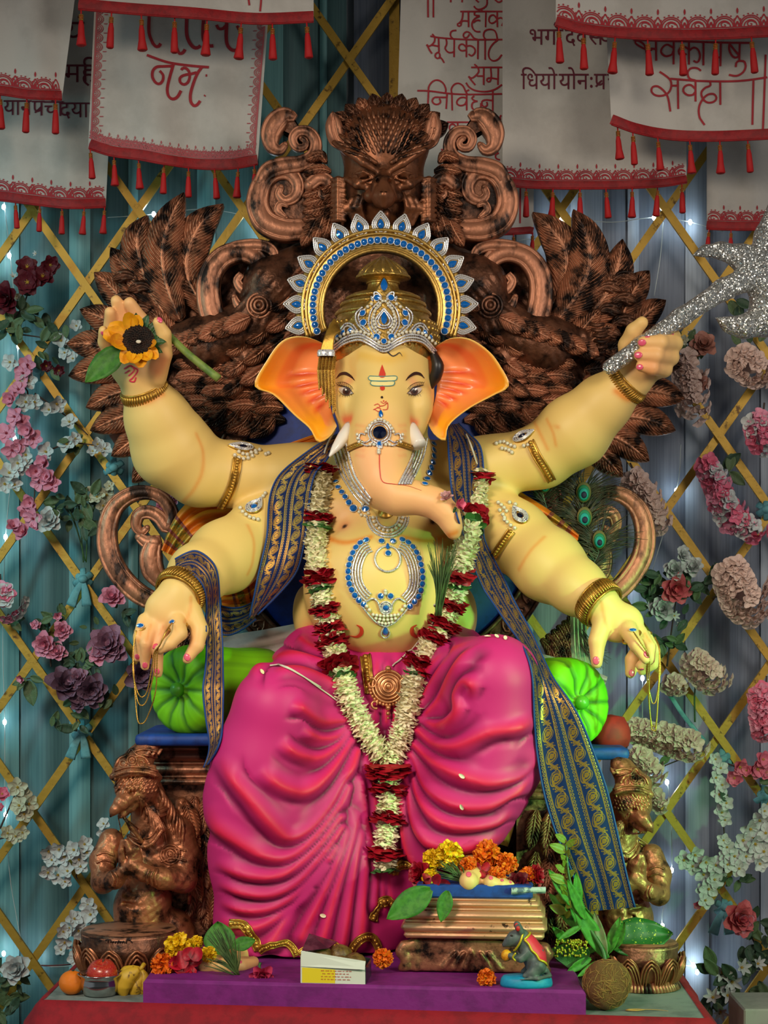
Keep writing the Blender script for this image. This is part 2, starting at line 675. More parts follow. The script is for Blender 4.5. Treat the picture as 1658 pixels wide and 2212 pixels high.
table = thing('table', 'table draped in red cloth under a grey sheet, holding the whole altar', 'table', (0, .2, 0))
TOPC = [(-.69, -.262), (.622, -.432), (.652, .78), (-.665, .78)]
b = MB()
b.add([(x, y, ZT - .02) for x, y in TOPC] + [(x, y, ZT) for x, y in TOPC], [(3, 2, 1, 0), (4, 5, 6, 7)] + [(k, (k + 1) % 4, 4 + (k + 1) % 4, 4 + k) for k in range(4)])
b.put('table_top', mat('grey_sheet', rgb(128, 140, 134), .7, 0, rgb(108, 120, 116), 20, bump=.4, bscale=40), table, smooth=False)
RED = mat('red_cloth', rgb(150, 8, 26), .8, 0, rgb(128, 6, 22), 25, bump=.4, bscale=200, sheen=.2)
b = MB()
c0 = np.array((0.0, .2))
ring = []
for k in range(4):
    a, e = np.array(TOPC[k]), np.array(TOPC[(k + 1) % 4])
    for i in range(60): ring.append((a + (e - a) * i / 60, np.array(((e - a)[1], -(e - a)[0])) / np.linalg.norm(e - a), k * 60 + i))
G = []
for z, o, wv in ((ZT + .001, -.004, 0), (ZT + .002, .004, 0), (ZT - .012, .018, .001), (ZT - .06, .05, .006), (ZT - .18, .075, .012), (.25, .10, .02), (.005, .12, .03)):
    G.append([(p[0] + n[0] * (o + wv * math.sin(i * .55 + math.sin(i * .21) * 2)), p[1] + n[1] * (o + wv * math.sin(i * .55 + math.sin(i * .21) * 2)), z) for p, n, i in ring])
b.grid(np.array(G)[::-1], closed_v=True).put('red_skirt', RED, table, label='red cloth skirt')

plinth = MB()
PC = [(-.482, -.292), (.392, -.402), (.40, .44), (-.47, .44)]
bev = .006
ins = [(x - math.copysign(bev, x), y + (bev if y < 0 else -bev)) for x, y in PC]
plinth.add([(x, y, ZT) for x, y in PC] + [(x, y, ZP - bev) for x, y in PC] + [(x, y, ZP) for x, y in ins],
           [(3, 2, 1, 0), (8, 9, 10, 11)] + [(l * 4 + k, l * 4 + (k + 1) % 4, l * 4 + 4 + (k + 1) % 4, l * 4 + 4 + k) for l in range(2) for k in range(4)])
tag(plinth.put('plinth', mat('purple_paint', rgb(126, 24, 118), .65, 0, rgb(110, 18, 104), 22, bump=.5, bscale=70), smooth=False), 'low purple painted plinth chipped white along its edges, under the statue', 'plinth')
# ------------------------------------------------------------------ pleated curtains, trellis, fairy lights
YL = .86         # trellis plane


def curtain(x0, x1, m1, m2, lab, seams, Y=.965):
    t = thing('curtain', lab, 'curtain', (x0, Y, 0))
    n = int((x1 - x0) / .012)
    X = np.linspace(x0, x1, n)
    g = lambda x: Y + .012 * math.sin(x * 23 + 1.2 * math.sin(x * 7)) + .006 * math.sin(x * 57)
    Z = np.linspace(.01, 3.2, 14)
    MB().grid([[(x, g(x), z) for z in Z] for x in X]).put('fabric', m1, t)
    for s, w in seams:                       # doubled strips where the widths overlap
        xs = np.linspace(s, s + w, 9)
        b = MB().grid([[(x, g(x) - .008 - .006 * math.sin(PI * i / 8), z) for z in Z] for i, x in enumerate(xs)])
        b.put('overlap_strip', m2, t)


WX = lambda px: (px - CX) / F * (D + .965)
TEAL1 = mat('teal_satin', rgb(80, 116, 118), .55, 0, rgb(70, 104, 108), 3, stretch=(60, 60, 1), bump=.15, bscale=300, sheen=.3)
TEAL2 = mat('teal_satin_double', rgb(112, 164, 166), .5, 0, rgb(98, 148, 152), 3, stretch=(60, 60, 1), sheen=.3)
GREY1 = mat('grey_satin', rgb(122, 130, 146), .55, 0, rgb(108, 116, 132), 3, stretch=(60, 60, 1), bump=.15, bscale=300, sheen=.3)
GREY2 = mat('grey_satin_double', rgb(160, 170, 184), .5, 0, rgb(146, 156, 170), 3, stretch=(60, 60, 1), sheen=.3)
curtain(-1.6, WX(748), TEAL1, TEAL2, 'sheer teal curtain pleated behind the gilt trellis', [(WX(a), (b - a) / F * (D + .965)) for a, b in ((-160, -110), (0, 40), (150, 195), (280, 300), (425, 465), (560, 612), (690, 706))])
curtain(WX(764), 1.6, GREY1, GREY2, 'sheer blue-grey curtain pleated behind the gilt trellis', [(WX(a), (b - a) / F * (D + .965)) for a, b in ((900, 930), (1115, 1150), (1230, 1300), (1355, 1380), (1478, 1530), (1640, 1670), (1720, 1760))])

# trellis of gilt strips, one object a strip
SLAT = mat('gilt_strip', rgb(186, 146, 52), .48, .4, rgb(96, 66, 22), 45, (.58, .68), bump=.5, bscale=60)
trel = thing('trellis', 'large diamond trellis of speckled gilt wooden strips before the curtains', 'trellis', P(829, 2300, YL))
XL, XR, YT, YB = -70, 1730, -60, 2330
ZB = P(0, 2330, YL).z
for sg in (1, -1):
    k = -14
    # lines y = y0 + sg*slope*(x - x0), nodes every 113.5 px / 162.5 px
    sl = 162.2 / 114.0 * sg
    for k in range(-16, 24):
        y0 = 454 + k * 324.4                      # height at x = 298
        pts = []
        for X_ in (XL, XR):
            y = y0 + sl * (X_ - 298)
            if YT <= y <= YB: pts.append((X_, y))
        for Y_ in (YT, YB):
            x = 298 + (Y_ - y0) / sl
            if XL < x < XR: pts.append((x, Y_))
        if len(pts) < 2: continue
        a, b_ = sorted(pts)[0], sorted(pts)[-1]
        if math.hypot(a[0] - b_[0], a[1] - b_[1]) < 60: continue
        yy = YL - (.011 if sg > 0 else 0)
        bb = MB().bar(P(*a, yy), P(*b_, yy), S(17, YL), .011)
        bb.put('strip', SLAT, trel, smooth=False)
m = MB().bar(P(851, -60, YL + .03), P(851, 330, YL + .03), S(22, YL), .014)
m.put('strip', SLAT, trel, smooth=False)
for a, b_ in (((XL, YT), (XR, YT)), ((XL, YB), (XR, YB)), ((XL, YT), (XL, YB)), ((XR, YT), (XR, YB))):
    MB().bar(P(*a, YL + .02), P(*b_, YL + .02), S(24, YL), .014).put('frame_strip', SLAT, trel, smooth=False)
for x in (XL, 829, XR):
    p = P(x, YB, YL + .025)
    MB().box((p.x - .02, p.y - .015, 0), (p.x + .02, p.y + .015, p.z)).put('support_leg', SLAT, trel, smooth=False)
# rag ties at some crossings
TIE = mat('teal_rag', rgb(110, 172, 178), .7, 0, rgb(90, 150, 158), 40, bump=.4, bscale=80)
for i, (x, y, tail) in enumerate(((179, 1251, 1), (177, 1580, 1), (245, 1010, 0), (1565, 1960, 1), (1560, 1640, 0), (1655, 1100, 0), (80, 800, 0), (1650, 1720, 0))):
    b = MB()
    for k in range(3):
        a = .5 + k * 1.05
        b.tube(crv([P(x - 22 * math.cos(a), y - 22 * math.sin(a), YL - .005), P(x, y, YL - .028 - .003 * k), P(x + 22 * math.cos(a), y + 22 * math.sin(a), YL - .005)], per=5), S(9), 8, flat=(1, .45), up=(0, -1, 0))
    b.ell(P(x, y, YL - .03), (S(13), .012, S(11)), 10, 6)
    if tail:
        for s in (-1, .35):
            b.tube(crv([P(x, y + 4, YL - .03), P(x + s * 14, y + 26, YL - .035), P(x + s * 26, y + 58, YL - .03)], per=5), [S(6), S(10), S(14)], 8, flat=(1, .2), up=(0, -1, 0))
    b.put('rag_tie', TIE, trel, label='teal cloth tie round a trellis crossing')
MB().tube(crv([P(1425, 1478, YL - .03), P(1445, 1500, YL - .04), P(1475, 1545, YL - .035), P(1520, 1600, YL - .03)], per=5), S(6), 8, flat=(1, .3), up=(0, -1, 0)).put('rag_tie', TIE, trel)

# fairy lights strung behind the trellis
BULB = mat('led_bulb', (.9, .95, 1), .3, emit=((.72, .9, 1.0), 100.0))
WIRE = mat('clear_wire', rgb(190, 200, 200), .3)


def lights(bulbs, wire, lab, pw=.5):
    t = thing('fairy_lights', lab, 'string lights', P(*bulbs[0], YL + .04))
    for w in wire:
        MB().tube(crv([P(x, y, YL + .045) for x, y in w], per=10), S(1.1), 5).put('wire', WIRE, t)
    for x, y in bulbs:
        p = P(x, y, YL + .042)
        b = put('bulb', bpy.data.meshes.get('bulb') or MB().ell((0, 0, 0), (1, 1, 1.5), 10, 6).data('bulb', BULB), t, Matrix.Translation(p) @ Matrix.Diagonal((S(5), S(5), S(5), 1)))


lights([(8, 447), (20, 552), (40, 748), (32, 948), (12, 1160), (10, 1560), (12, 1760), (75, 2078), (8, 2060)], [[(8, 380), (10, 447), (22, 552), (38, 748), (32, 948), (12, 1160), (6, 1380), (10, 1560), (12, 1760), (30, 1950), (75, 2078), (220, 2082)]],
       'white fairy lights on clear wire running down the teal curtain')
lights([(332, 463), (540, 470), (562, 497)], [[(232, 470), (332, 463), (440, 452), (540, 470), (562, 497), (570, 600)]], 'white fairy lights between the hanging banners and the throne top, teal side')
lights([(1212, 473), (1190, 505), (1412, 470), (1490, 480)], [[(1120, 520), (1190, 505), (1212, 473), (1320, 480), (1412, 470), (1490, 480), (1560, 500)], [(1432, 480), (1425, 560), (1412, 640)]],
       'white fairy lights above the feathers on the blue-grey curtain')
lights([(1460, 1060), (1385, 1275), (1387, 1465), (1395, 1660), (1440, 1690), (1450, 1880), (1497, 2085), (1505, 2100), (1430, 2000)], [[(1470, 960), (1460, 1060), (1400, 1270), (1387, 1465), (1395, 1660), (1440, 1690), (1450, 1880), (1430, 2000), (1497, 2085)], [(1470, 2085), (1510, 2088), (1658, 2098)]],
       'white fairy lights running down the blue-grey curtain beside the flowers')
MB().tube(crv([P(54, 2080, YL + .03), P(100, 2086, YL + .03), P(165, 2082, YL + .03)], per=6), S(2), 6).put('cable', mat('cable_red', rgb(90, 30, 34), .5), trel, label='dark red cable')
# ------------------------------------------------------------------ the seated statue: body
SK = np.array(rgb(238, 202, 118))
PEACH = np.array(rgb(248, 178, 122))
ORNG = np.array(rgb(232, 128, 30))
PINKR = np.array(rgb(238, 96, 66))
SKIN = mat('painted_skin', (1, 1, 1), .48, vc=True, spec=.4)
statue = thing('elephant_headed_statue', 'large seated elephant-headed statue with cream skin, four arms, jewelled crown and draped pink garment',
               'statue', P(829, 2050, .2))


def q3(a): return P(a[0], a[1], a[2])


def chainpx(v, pts, k):
    """pts: (px,py,Y,rpx)"""
    v.chain([q3(p) for p in pts], [S(p[3], p[2]) for p in pts], S(k))


def elpx(v, px, py, Y, rx, ry, rz, k, op='u', rot=None):
    v.el(P(px, py, Y), (S(rx, Y), S(rz, Y), S(ry, Y)), S(k), op, rot)


def build_body():
    v = Vol(P(150, 1520, 0) - Vector((.06, .32, .02)), P(1500, 600, 0) + Vector((.09, .48, .04)), .0042)
    # torso
    elpx(v, 828, 1100, .24, 175, 125, 120, 60)
    elpx(v, 828, 1270, .17, 172, 165, 150, 70)
    elpx(v, 662, 1325, .26, 30, 62, 70, 30)
    elpx(v, 1000, 1330, .26, 30, 62, 70, 30)
    elpx(v, 742, 1105, .155, 82, 66, 60, 16)
    elpx(v, 924, 1100, .155, 78, 66, 60, 16)
    elpx(v, 828, 1255, .12, 140, 130, 130, 60)
    chainpx(v, [(650, 1030, .27, 72), (1010, 1030, .27, 72)], 60)
    chainpx(v, [(828, 1010, .22, 95), (828, 900, .16, 95)], 50)
    # head
    elpx(v, 828, 800, .12, 108, 112, 118, 30)
    elpx(v, 828, 868, .10, 106, 80, 100, 40)
    elpx(v, 757, 876, .035, 36, 46, 42, 24)
    elpx(v, 900, 876, .035, 35, 46, 42, 24)
    elpx(v, 770, 925, .04, 30, 28, 40, 22)
    elpx(v, 888, 925, .04, 30, 28, 40, 22)
    # brow sockets
    elpx(v, 745, 838, -.035, 34, 24, 24, 26, 's')
    elpx(v, 897, 838, -.035, 34, 24, 24, 26, 's')
    elpx(v, 748, 846, .035, 24, 15, 44, 12)
    elpx(v, 893, 846, .035, 24, 15, 44, 12)
    chainpx(v, [(827, 770, .055, 58), (826, 850, .03, 60), (822, 900, .0, 62), (820, 960, -.025, 65), (820, 1010, -.045, 62), (832, 1045, -.065, 55),
                (862, 1072, -.09, 38), (902, 1076, -.105, 31), (940, 1087, -.115, 29), (966, 1112, -.12, 23), (977, 1138, -.12, 16), (980, 1153, -.118, 12)], 22)
    for i in range(9):       # wrinkles round the trunk
        y = 905 + i * 13
        chainpx(v, [(762 + i, y, .0 - i * .005, 4), (820, y + 4, -.068 - i * .0042, 2.5), (880 - i, y, .0 - i * .005, 4)], 5)
    # upper arms (rear pair)
    chainpx(v, [(690, 1030, .26, 66), (610, 1028, .25, 62), (510, 1025, .24, 68), (430, 1018, .21, 73), (372, 968, .18, 86), (338, 900, .14, 68), (314, 848, .11, 45)], 24)
    chainpx(v, [(975, 1015, .26, 66), (1060, 1010, .25, 66), (1170, 985, .22, 66), (1240, 932, .19, 76), (1302, 872, .16, 60), (1358, 822, .13, 43)], 24)
    # lower arms
    chainpx(v, [(640, 1090, .24, 66), (560, 1150, .2, 68), (485, 1203, .12, 76), (428, 1240, .03, 63), (391, 1277, -.03, 46)], 24)
    chainpx(v, [(1030, 1090, .24, 66), (1110, 1158, .18, 74), (1185, 1222, .1, 76), (1248, 1270, .03, 58), (1294, 1303, -.02, 44)], 24)
    # open palm
    chainpx(v, [(314, 848, .11, 44), (300, 812, .09, 46)], 20)
    elpx(v, 290, 775, .075, 62, 58, 26, 18)
    for c in ([(318, 745, .07, 20), (304, 692, .055, 17), (280, 654, .03, 13)], [(286, 735, .07, 19), (264, 685, .055, 17), (251, 650, .03, 13)],
              [(258, 742, .065, 18), (240, 702, .045, 16), (237, 674, .02, 12)], [(240, 765, .06, 17), (225, 738, .03, 14), (223, 714, .0, 11)],
              [(335, 812, .07, 26), (352, 765, .04, 20), (354, 722, .015, 16), (341, 696, .0, 12)]):
        chainpx(v, c, 5)
    # fist
    chainpx(v, [(1358, 822, .13, 43), (1378, 800, .125, 44)], 20)
    elpx(v, 1392, 770, .125, 50, 50, 30, 16)
    for c in ([(1440, 752, .125, 20), (1456, 742, .085, 18), (1425, 740, .035, 17), (1388, 739, .03, 13)],
              [(1432, 778, .125, 20), (1448, 772, .085, 18), (1415, 768, .035, 17), (1380, 767, .03, 13)],
              [(1420, 800, .125, 19), (1434, 798, .085, 17), (1408, 795, .04, 15), (1382, 792, .035, 11)],
              [(1432, 745, .13, 19), (1452, 727, .1, 17), (1437, 718, .065, 13)],
              [(1360, 785, .12, 26), (1355, 745, .095, 20), (1368, 715, .07, 17), (1386, 697, .055, 14)]):
        chainpx(v, c, 6)
    # hanging hand, viewer left
    elpx(v, 368, 1318, -.05, 56, 50, 30, 22)
    for c in ([(312, 1340, -.055, 16), (299, 1376, -.078, 12), (296, 1422, -.066, 9)], [(331, 1348, -.06, 16), (315, 1390, -.088, 13), (313, 1440, -.07, 10)],
              [(352, 1356, -.06, 17), (341, 1402, -.078, 13), (341, 1454, -.055, 11)], [(382, 1342, -.07, 20), (388, 1368, -.105, 17), (366, 1390, -.122, 15), (343, 1404, -.122, 11)],
              [(412, 1322, -.05, 25), (431, 1360, -.06, 19), (425, 1394, -.075, 16), (404, 1424, -.08, 11)]):
        chainpx(v, c, 4)
    # hanging hand, viewer right
    elpx(v, 1336, 1345, -.04, 54, 44, 30, 22)
    for c in ([(1306, 1338, -.045, 25), (1289, 1385, -.06, 19), (1288, 1432, -.065, 13)], [(1356, 1360, -.065, 21), (1374, 1393, -.105, 16), (1394, 1424, -.112, 11)],
              [(1380, 1366, -.05, 18), (1402, 1398, -.078, 14), (1402, 1424, -.078, 12), (1382, 1438, -.066, 11)], [(1393, 1376, -.035, 16), (1414, 1406, -.05, 12), (1410, 1436, -.045, 11), (1386, 1450, -.04, 10)],
              [(1382, 1400, -.03, 18), (1364, 1425, -.03, 15), (1361, 1454, -.035, 12)]):
        chainpx(v, c, 4)
    V, Q = v.nets()
    return relax(V, Q, 2, .45), Q


BV, BQ = build_body()
BODY = tree(BV, BQ)


def surf(pts, off=0.0, step=6, per=8): return onsurf(BODY, pts, off, step, per=per)[0]


BC = np.tile(SK, (len(BV), 1))
# airbrushed tints: hands, trunk and soft orange lines along the folds
for c, w in (((292, 750, .05), .085), ((275, 680, .04), .06), ((1400, 765, .06), .07), ((350, 1400, -.08), .08), ((330, 1440, -.07), .05), ((1370, 1420, -.08), .06), ((1289, 1420, -.06), .04),
             ((420, 1400, -.07), .03)):
    paint(BV, BC, [P(*c)], w, PEACH, .85)
paint(BV, BC, surf([(800, 1000), (815, 1060), (870, 1090), (930, 1095), (975, 1130)]), .06, PEACH, .8)
paint(BV, BC, surf([(820, 930), (818, 1000)]), .06, PEACH, .45)
paint(BV, BC, surf([(680, 1240), (690, 1330), (760, 1390)]), .05, PEACH, .5)
paint(BV, BC, surf([(745, 1120)]*2), .05, PEACH, .6)
paint(BV, BC, surf([(930, 1115)]*2), .05, PEACH, .6)
for pts, w in (([(424, 938), (438, 975), (436, 1020), (418, 1058), (395, 1084)], .006), ([(1150, 905), (1165, 935), (1182, 970)], .006), ([(1180, 905), (1194, 935), (1200, 962)], .005),
               ([(535, 1135), (548, 1170), (545, 1215), (535, 1240)], .006), ([(1175, 1160), (1145, 1190), (1120, 1230)], .006),
               ([(700, 1160), (745, 1172), (800, 1160)], .009), ([(870, 1160), (930, 1168), (985, 1150)], .009), ([(700, 1240), (690, 1300), (700, 1350)], .008),
               ([(412, 1290), (410, 1320), (398, 1345)], .005), ([(1298, 1300), (1303, 1330), (1310, 1352)], .005),
               ([(306, 1345), (300, 1385)], .004), ([(325, 1350), (316, 1385)], .004), ([(352, 1352), (344, 1372)], .004),
               ([(275, 862), (312, 868), (350, 850)], .010), ([(1330, 845), (1355, 862), (1375, 860)], .010), ([(1392, 1368), (1402, 1385)], .003),
               ([(290, 700), (286, 735)], .004), ([(262, 702), (268, 735)], .004)):
    paint(BV, BC, surf(pts), w * .8, ORNG, .8 if w > .0075 else .5)
for y in range(918, 985, 13):
    paint(BV, BC, surf([(768, y), (785, y + 3)]), .004, PINKR, .25)
    paint(BV, BC, surf([(862, y + 2), (876, y)]), .004, PINKR, .25)
paint(BV, BC, surf([(745, 908), (757, 905)]), .012, PINKR, .9)
paint(BV, BC, surf([(888, 908), (897, 914)]), .010, PINKR, .8)
paint(BV, BC, surf([(748, 826)]*2), .016, PEACH, .9)
paint(BV, BC, surf([(893, 826)]*2), .016, PEACH, .9)
paint(BV, BC, surf([(780, 768), (835, 776), (870, 768)]), .012, np.array(rgb(230, 178, 60)), .7)
paint(BV, BC, surf([(340, 800), (352, 780)]), .02, PINKR, .5)
paint(BV, BC, surf([(1400, 800)]*2), .03, PINKR, .35)
for x, y in ((744, 1137), (934, 1127)):
    paint(BV, BC, surf([(x, y)]*2), .014, np.array(rgb(214, 130, 90)), .8)
    paint(BV, BC, surf([(x, y)]*2), .0065, np.array(rgb(48, 26, 24)), 1, 6)
body = put('body', mesh('body', BV, BQ, SKIN, cols=BC), statue)

# ---- ears
EAR = mat('painted_ear', (1, 1, 1), .4, vc=True, coat=.2)


def ear(outer, inner, ribs, tipx):
    nu, nv = 44, 16
    o = crv(outer, nu)
    i = crv(inner, nu)
    G, C = [], []
    for a in range(nu):
        row, cr = [], []
        t = a / (nu - 1)
        for b in range(nv):
            w = b / (nv - 1)
            p = i[a] * (1 - w) + o[a] * w
            y = .085 - .05 * math.sin(w * PI * .5) + .055 * math.sin(w * PI) * math.sin(PI * min(1, t * 1.15)) - .012 * (w > .93)
            rib = sum(math.exp(-((t - r0 - .10 * (w - .5)) / .022) ** 2) for r0 in ribs) * (w < .62) * math.sin(PI * min(1, w / .62))
            y -= rib * .011
            row.append(tuple(P(p[0], p[1], y)))
            tip = np.clip((abs(p[0] - 828) - 175) / 80, 0, 1)
            low = np.clip((p[1] - 850) / 60, 0, 1)
            c = np.array(rgb(250, 150, 84)) * (1 - tip) + np.array(rgb(252, 160, 10)) * tip
            c = c * (1 - low * (w > .45)) + np.array(rgb(252, 168, 24)) * low * (w > .45)
            c = c * (1 - .95 * rib) + np.array(rgb(226, 58, 22)) * .95 * rib
            top = np.clip(1 - t / .26, 0, 1)
            if top > 0 and w > .62: c = c * (1 - min(1, 2.2 * top)) + SK * min(1, 2.2 * top)
            if .52 < w < .70: c = c * .55 + np.array(rgb(244, 92, 44)) * .45 if t < .5 else c
            if t > .86: c = c * (1 - (t - .86) / .14) + SK * (t - .86) / .14
            if w > .955: c = c * .4 + np.array(rgb(250, 206, 90)) * .6
            cr.append(c)
        G.append(row)
        C.append(cr)
    G = np.array(G)
    C = np.array(C)
    B = G[:, ::-1] + np.array((0, .016, 0))
    full = np.concatenate([G, B], 1)
    return MB().grid(full, closed_v=True, col=np.concatenate([C, np.tile(SK, C.shape[:2] + (1,))], 1))


ear([(700, 742), (662, 728), (628, 728), (602, 742), (577, 777), (549, 832), (590, 852), (635, 896), (668, 925), (686, 955), (712, 943), (727, 920)],
    [(716, 752), (712, 758), (706, 768), (702, 780), (700, 795), (700, 812), (704, 830), (708, 850), (712, 870), (716, 888), (720, 902), (724, 912)],
    (.40, .50, .58, .66, .74), 548).put('ear', EAR, statue, vc=True)
ear([(944, 745), (975, 730), (1015, 732), (1055, 758), (1080, 790), (1099, 832), (1066, 853), (1019, 878), (982, 905), (966, 925), (961, 952), (938, 938), (926, 918)],
    [(938, 752), (942, 758), (946, 768), (948, 780), (948, 795), (946, 812), (944, 830), (942, 850), (938, 868), (934, 884), (930, 898), (926, 912), (924, 914)],
    (.38, .48, .56, .64, .72), 1100).put('ear', EAR, statue, vc=True)

# ---- tusks
IVORY = mat('ivory_white', rgb(232, 224, 210), .3, coat=.3)
MB().tube(crv([P(758, 925, -.005), P(742, 945, -.03), P(724, 968, -.05), P(711, 986, -.06)], per=5), [S(17), S(15), S(9), S(2)], 12).put('tusk', IVORY, statue)
MB().tube(crv([P(884, 925, -.005), P(894, 942, -.03), P(906, 962, -.045)], per=5), [S(17), S(17), S(16)], 12).put('tusk', IVORY, statue, label='broken tusk with a blunt end')

# ---- nails
NAIL = mat('pink_nail', rgb(236, 92, 122), .25, coat=.4)
nm = MB().ell((0, 0, 0), (.5, .62, .12), 10, 6).data('fingernail', NAIL)


def nail(px, py, w, roll=0.0):
    p, n = hit(BODY, px, py, .0)
    put('fingernail', nm, statue, frame(p, n, s=S(w), roll=roll))


for a in ((345, 691, 12, .5), (296, 1419, 11, 0), (313, 1437, 12, 0), (339, 1450, 12, 0), (335, 1396, 12, -1.0), (404, 1420, 14, .5), (1386, 740, 15, 1.57), (1378, 767, 15, 1.57),
          (1381, 793, 13, 1.57), (1452, 719, 11, -1.2), (1287, 1427, 15, 0), (1396, 1414, 13, .6), (1364, 1454, 13, .4), (1386, 1446, 10, .4), (1400, 694, 10, -1.2), (221, 720, 8, 0)):
    nail(*a)

# ---- painted face: eyes, brows, forehead mark, moons
INK = mat('dark_paint', rgb(46, 26, 22), .45)
EYEW = mat('eye_white', rgb(206, 182, 160), .3, coat=.5)
IRIS = mat('iris_brown', rgb(84, 50, 34), .25, coat=.6)
REDP = mat('red_paint', rgb(214, 62, 40), .45)
CREAM = mat('cream_paint', rgb(244, 226, 150), .45)
TEALP = mat('teal_paint', rgb(86, 140, 130), .45)
LID = mat('eyelid_paint', rgb(236, 200, 140), .42)


def decal(m, bvh, outline, off, rings=4, smooth=True):
    o = crv(list(outline) + [outline[0]], per=5)[:-1] if smooth else np.array(outline, dtype=float)
    c = o.mean(0)
    V = [hit(bvh, c[0], c[1], off)[0]]
    n = len(o)
    for r in range(1, rings + 1):
        for p in o:
            t = r / rings
            V.append(hit(bvh, *(c + (p - c) * t), off)[0])
    fs = [(0, 1 + (k + 1) % n, 1 + k) for k in range(n)]
    for r in range(rings - 1):
        for k in range(n):
            a, b = 1 + r * n + k, 1 + r * n + (k + 1) % n
            fs.append((a, b, b + n, a + n))
    return m.add(V, fs)


def circ(x, y, rx, ry=None, n=14): return [(x + rx * math.cos(2 * PI * k / n), y + (ry or rx) * math.sin(2 * PI * k / n)) for k in range(n)]


def stroke(m, bvh, pts, w, off=.0015, step=2.5, th=.0007, per=8):
    p, n = onsurf(bvh, pts, off, step, per=per)
    return m.ribbon(p, n, [S(x) for x in w] if hasattr(w, '__len__') else S(w), thick=th)


for sx, ex, ey in ((1, 749, 845), (-1, 893, 845)):
    X = lambda d: ex + sx * d
    e = decal(MB(), BODY, [(X(-17), ey - 6), (X(-8), ey - 8), (X(2), ey - 6), (X(11), ey + 1), (X(15), ey + 5), (X(4), ey + 7), (X(-8), ey + 5), (X(-15), ey - 1)], .0016).put('eye', EYEW, statue)
    decal(MB(), BODY, circ(X(0), ey, 8.5, 7.5), .0024, 2).put('iris', IRIS, e)
    decal(MB(), BODY, circ(X(0), ey, 4), .0030, 2).put('pupil', INK, e)
    decal(MB(), BODY, circ(X(-2), ey - 3, 1.6), .0036, 1).put('highlight', IVORY, e)
    b = MB()
    stroke(b, BODY, [(X(-20), ey - 11), (X(-10), ey - 9), (X(2), ey - 6), (X(11), ey + 1), (X(16), ey + 6)], [1.5, 3.2, 3.2, 2.2, .8], .0032)
    stroke(b, BODY, [(X(-16), ey - 1), (X(-8), ey + 6), (X(4), ey + 8), (X(15), ey + 6)], [.8, 1.6, 1.6, .8], .0032)
    for k in range(9):
        t = k / 8
        x0, y0 = X(-17 + 26 * t), ey - 10 + 9 * t * t
        stroke(b, BODY, [(x0, y0), (x0 + sx * (-5 + 8 * t), y0 - 9 + 2 * t)], [1.3, .4], .003, 3)
    for k in range(6):
        t = k / 5
        x0, y0 = X(-12 + 22 * t), ey + 6 + 2 * math.sin(PI * t)
        stroke(b, BODY, [(x0, y0), (x0 + sx * (-3 + 6 * t), y0 + 6)], [1.0, .4], .003, 3)
    stroke(b, BODY, [(X(-21), ey - 17), (X(-8), ey - 18), (X(6), ey - 12), (X(15), ey - 3)], [.6, 1.3, 1.3, .6], .002)
    b.put('eyelash', INK, e)
    stroke(MB(), BODY, [(X(-22), ey - 27), (X(-14), ey - 36), (X(-2), ey - 38), (X(10), ey - 31), (X(18), ey - 22)], [1.5, 6, 7, 5, 1], .002).put('eyebrow', INK, statue)
    m = MB()
    stroke(m, BODY, [(ex + sx * 5, 913), (ex + sx * 0, 930), (ex - sx * 2, 947)], [3, 2.2, .8])
    m.put('mouth_line', mat('pink_line', rgb(226, 70, 84), .4), statue)
tk = MB()
decal(tk, BODY, [(825, 788), (830, 802), (832, 810), (826, 814), (819, 810), (821, 800)], .0018)
decal(tk, BODY, circ(825, 812, 7, 5), .0018, 2)
decal(tk, BODY, circ(825.5, 839, 5, 5.5), .0018, 2)
tm = tk.put('forehead_mark', REDP, statue, label='painted flame and cream bars on the forehead')
cm = MB()
for (x0, x1, y) in ((799, 853, 818), (803, 848, 829)):
    decal(cm, BODY, [(x0, y - 4), (x1, y - 4), (x1 + 3, y), (x1 - 2, y + 5), (x0 + 3, y + 5), (x0 - 3, y)], .0015)
cm.put('cream_bar', CREAM, tm)
cm = MB()
for (x0, x1, y) in ((799, 853, 818), (803, 848, 829)):
    stroke(cm, BODY, [(x0, y - 5), ((x0 + x1) / 2, y - 4), (x1, y - 5), (x1 + 3, y), (x1 - 2, y + 5), ((x0 + x1) / 2, y + 6), (x0 + 3, y + 5), (x0 - 3, y), (x0, y - 5)], 2, .0022)
cm.put('teal_outline', TEALP, tm)
decal(MB(), BODY, circ(824.5, 859, 2.6), .0015, 1).put('forehead_dot', INK, statue)
om = MB()
for pts in ([(808, 876), (816, 873), (820, 879), (812, 883), (806, 886)], [(814, 880), (822, 884), (818, 890), (808, 884)], [(820, 878), (830, 876), (836, 870), (836, 884), (826, 886)],
            [(822, 868), (828, 872), (834, 867)]):
    stroke(om, BODY, pts, 1.6, .0018)
decal(om, BODY, circ(828, 867, 1.6), .0018, 1)
stroke(om, BODY, [(819, 982), (820, 1015), (826, 1040), (850, 1046), (880, 1050), (910, 1060)], [2, 2, 1.5, 1, .6], .0015)
om.put('om_mark', REDP, statue, label='small red sacred sign and line painted down the trunk')
for cx, s in ((768, 1), (902, -1)):
    mm = MB()
    o = [(cx + s * a, b) for a, b in ((-3, 1348), (8, 1352), (14, 1362), (10, 1372), (-4, 1376), (-12, 1372), (0, 1372), (6, 1364), (4, 1354))]
    p, n = onsurf(BODY, [(cx + s * 2, 1349), (cx + s * 12, 1356), (cx + s * 12, 1368), (cx + s * 2, 1375), (cx - s * 12, 1372)], .0015, 2.5)
    mm.ribbon(p, n, [S(2), S(8), S(9), S(6), S(1)], thick=.0007)
    mm.put('moon_mark', REDP, statue, label='red crescent painted on the belly')
pm = MB()
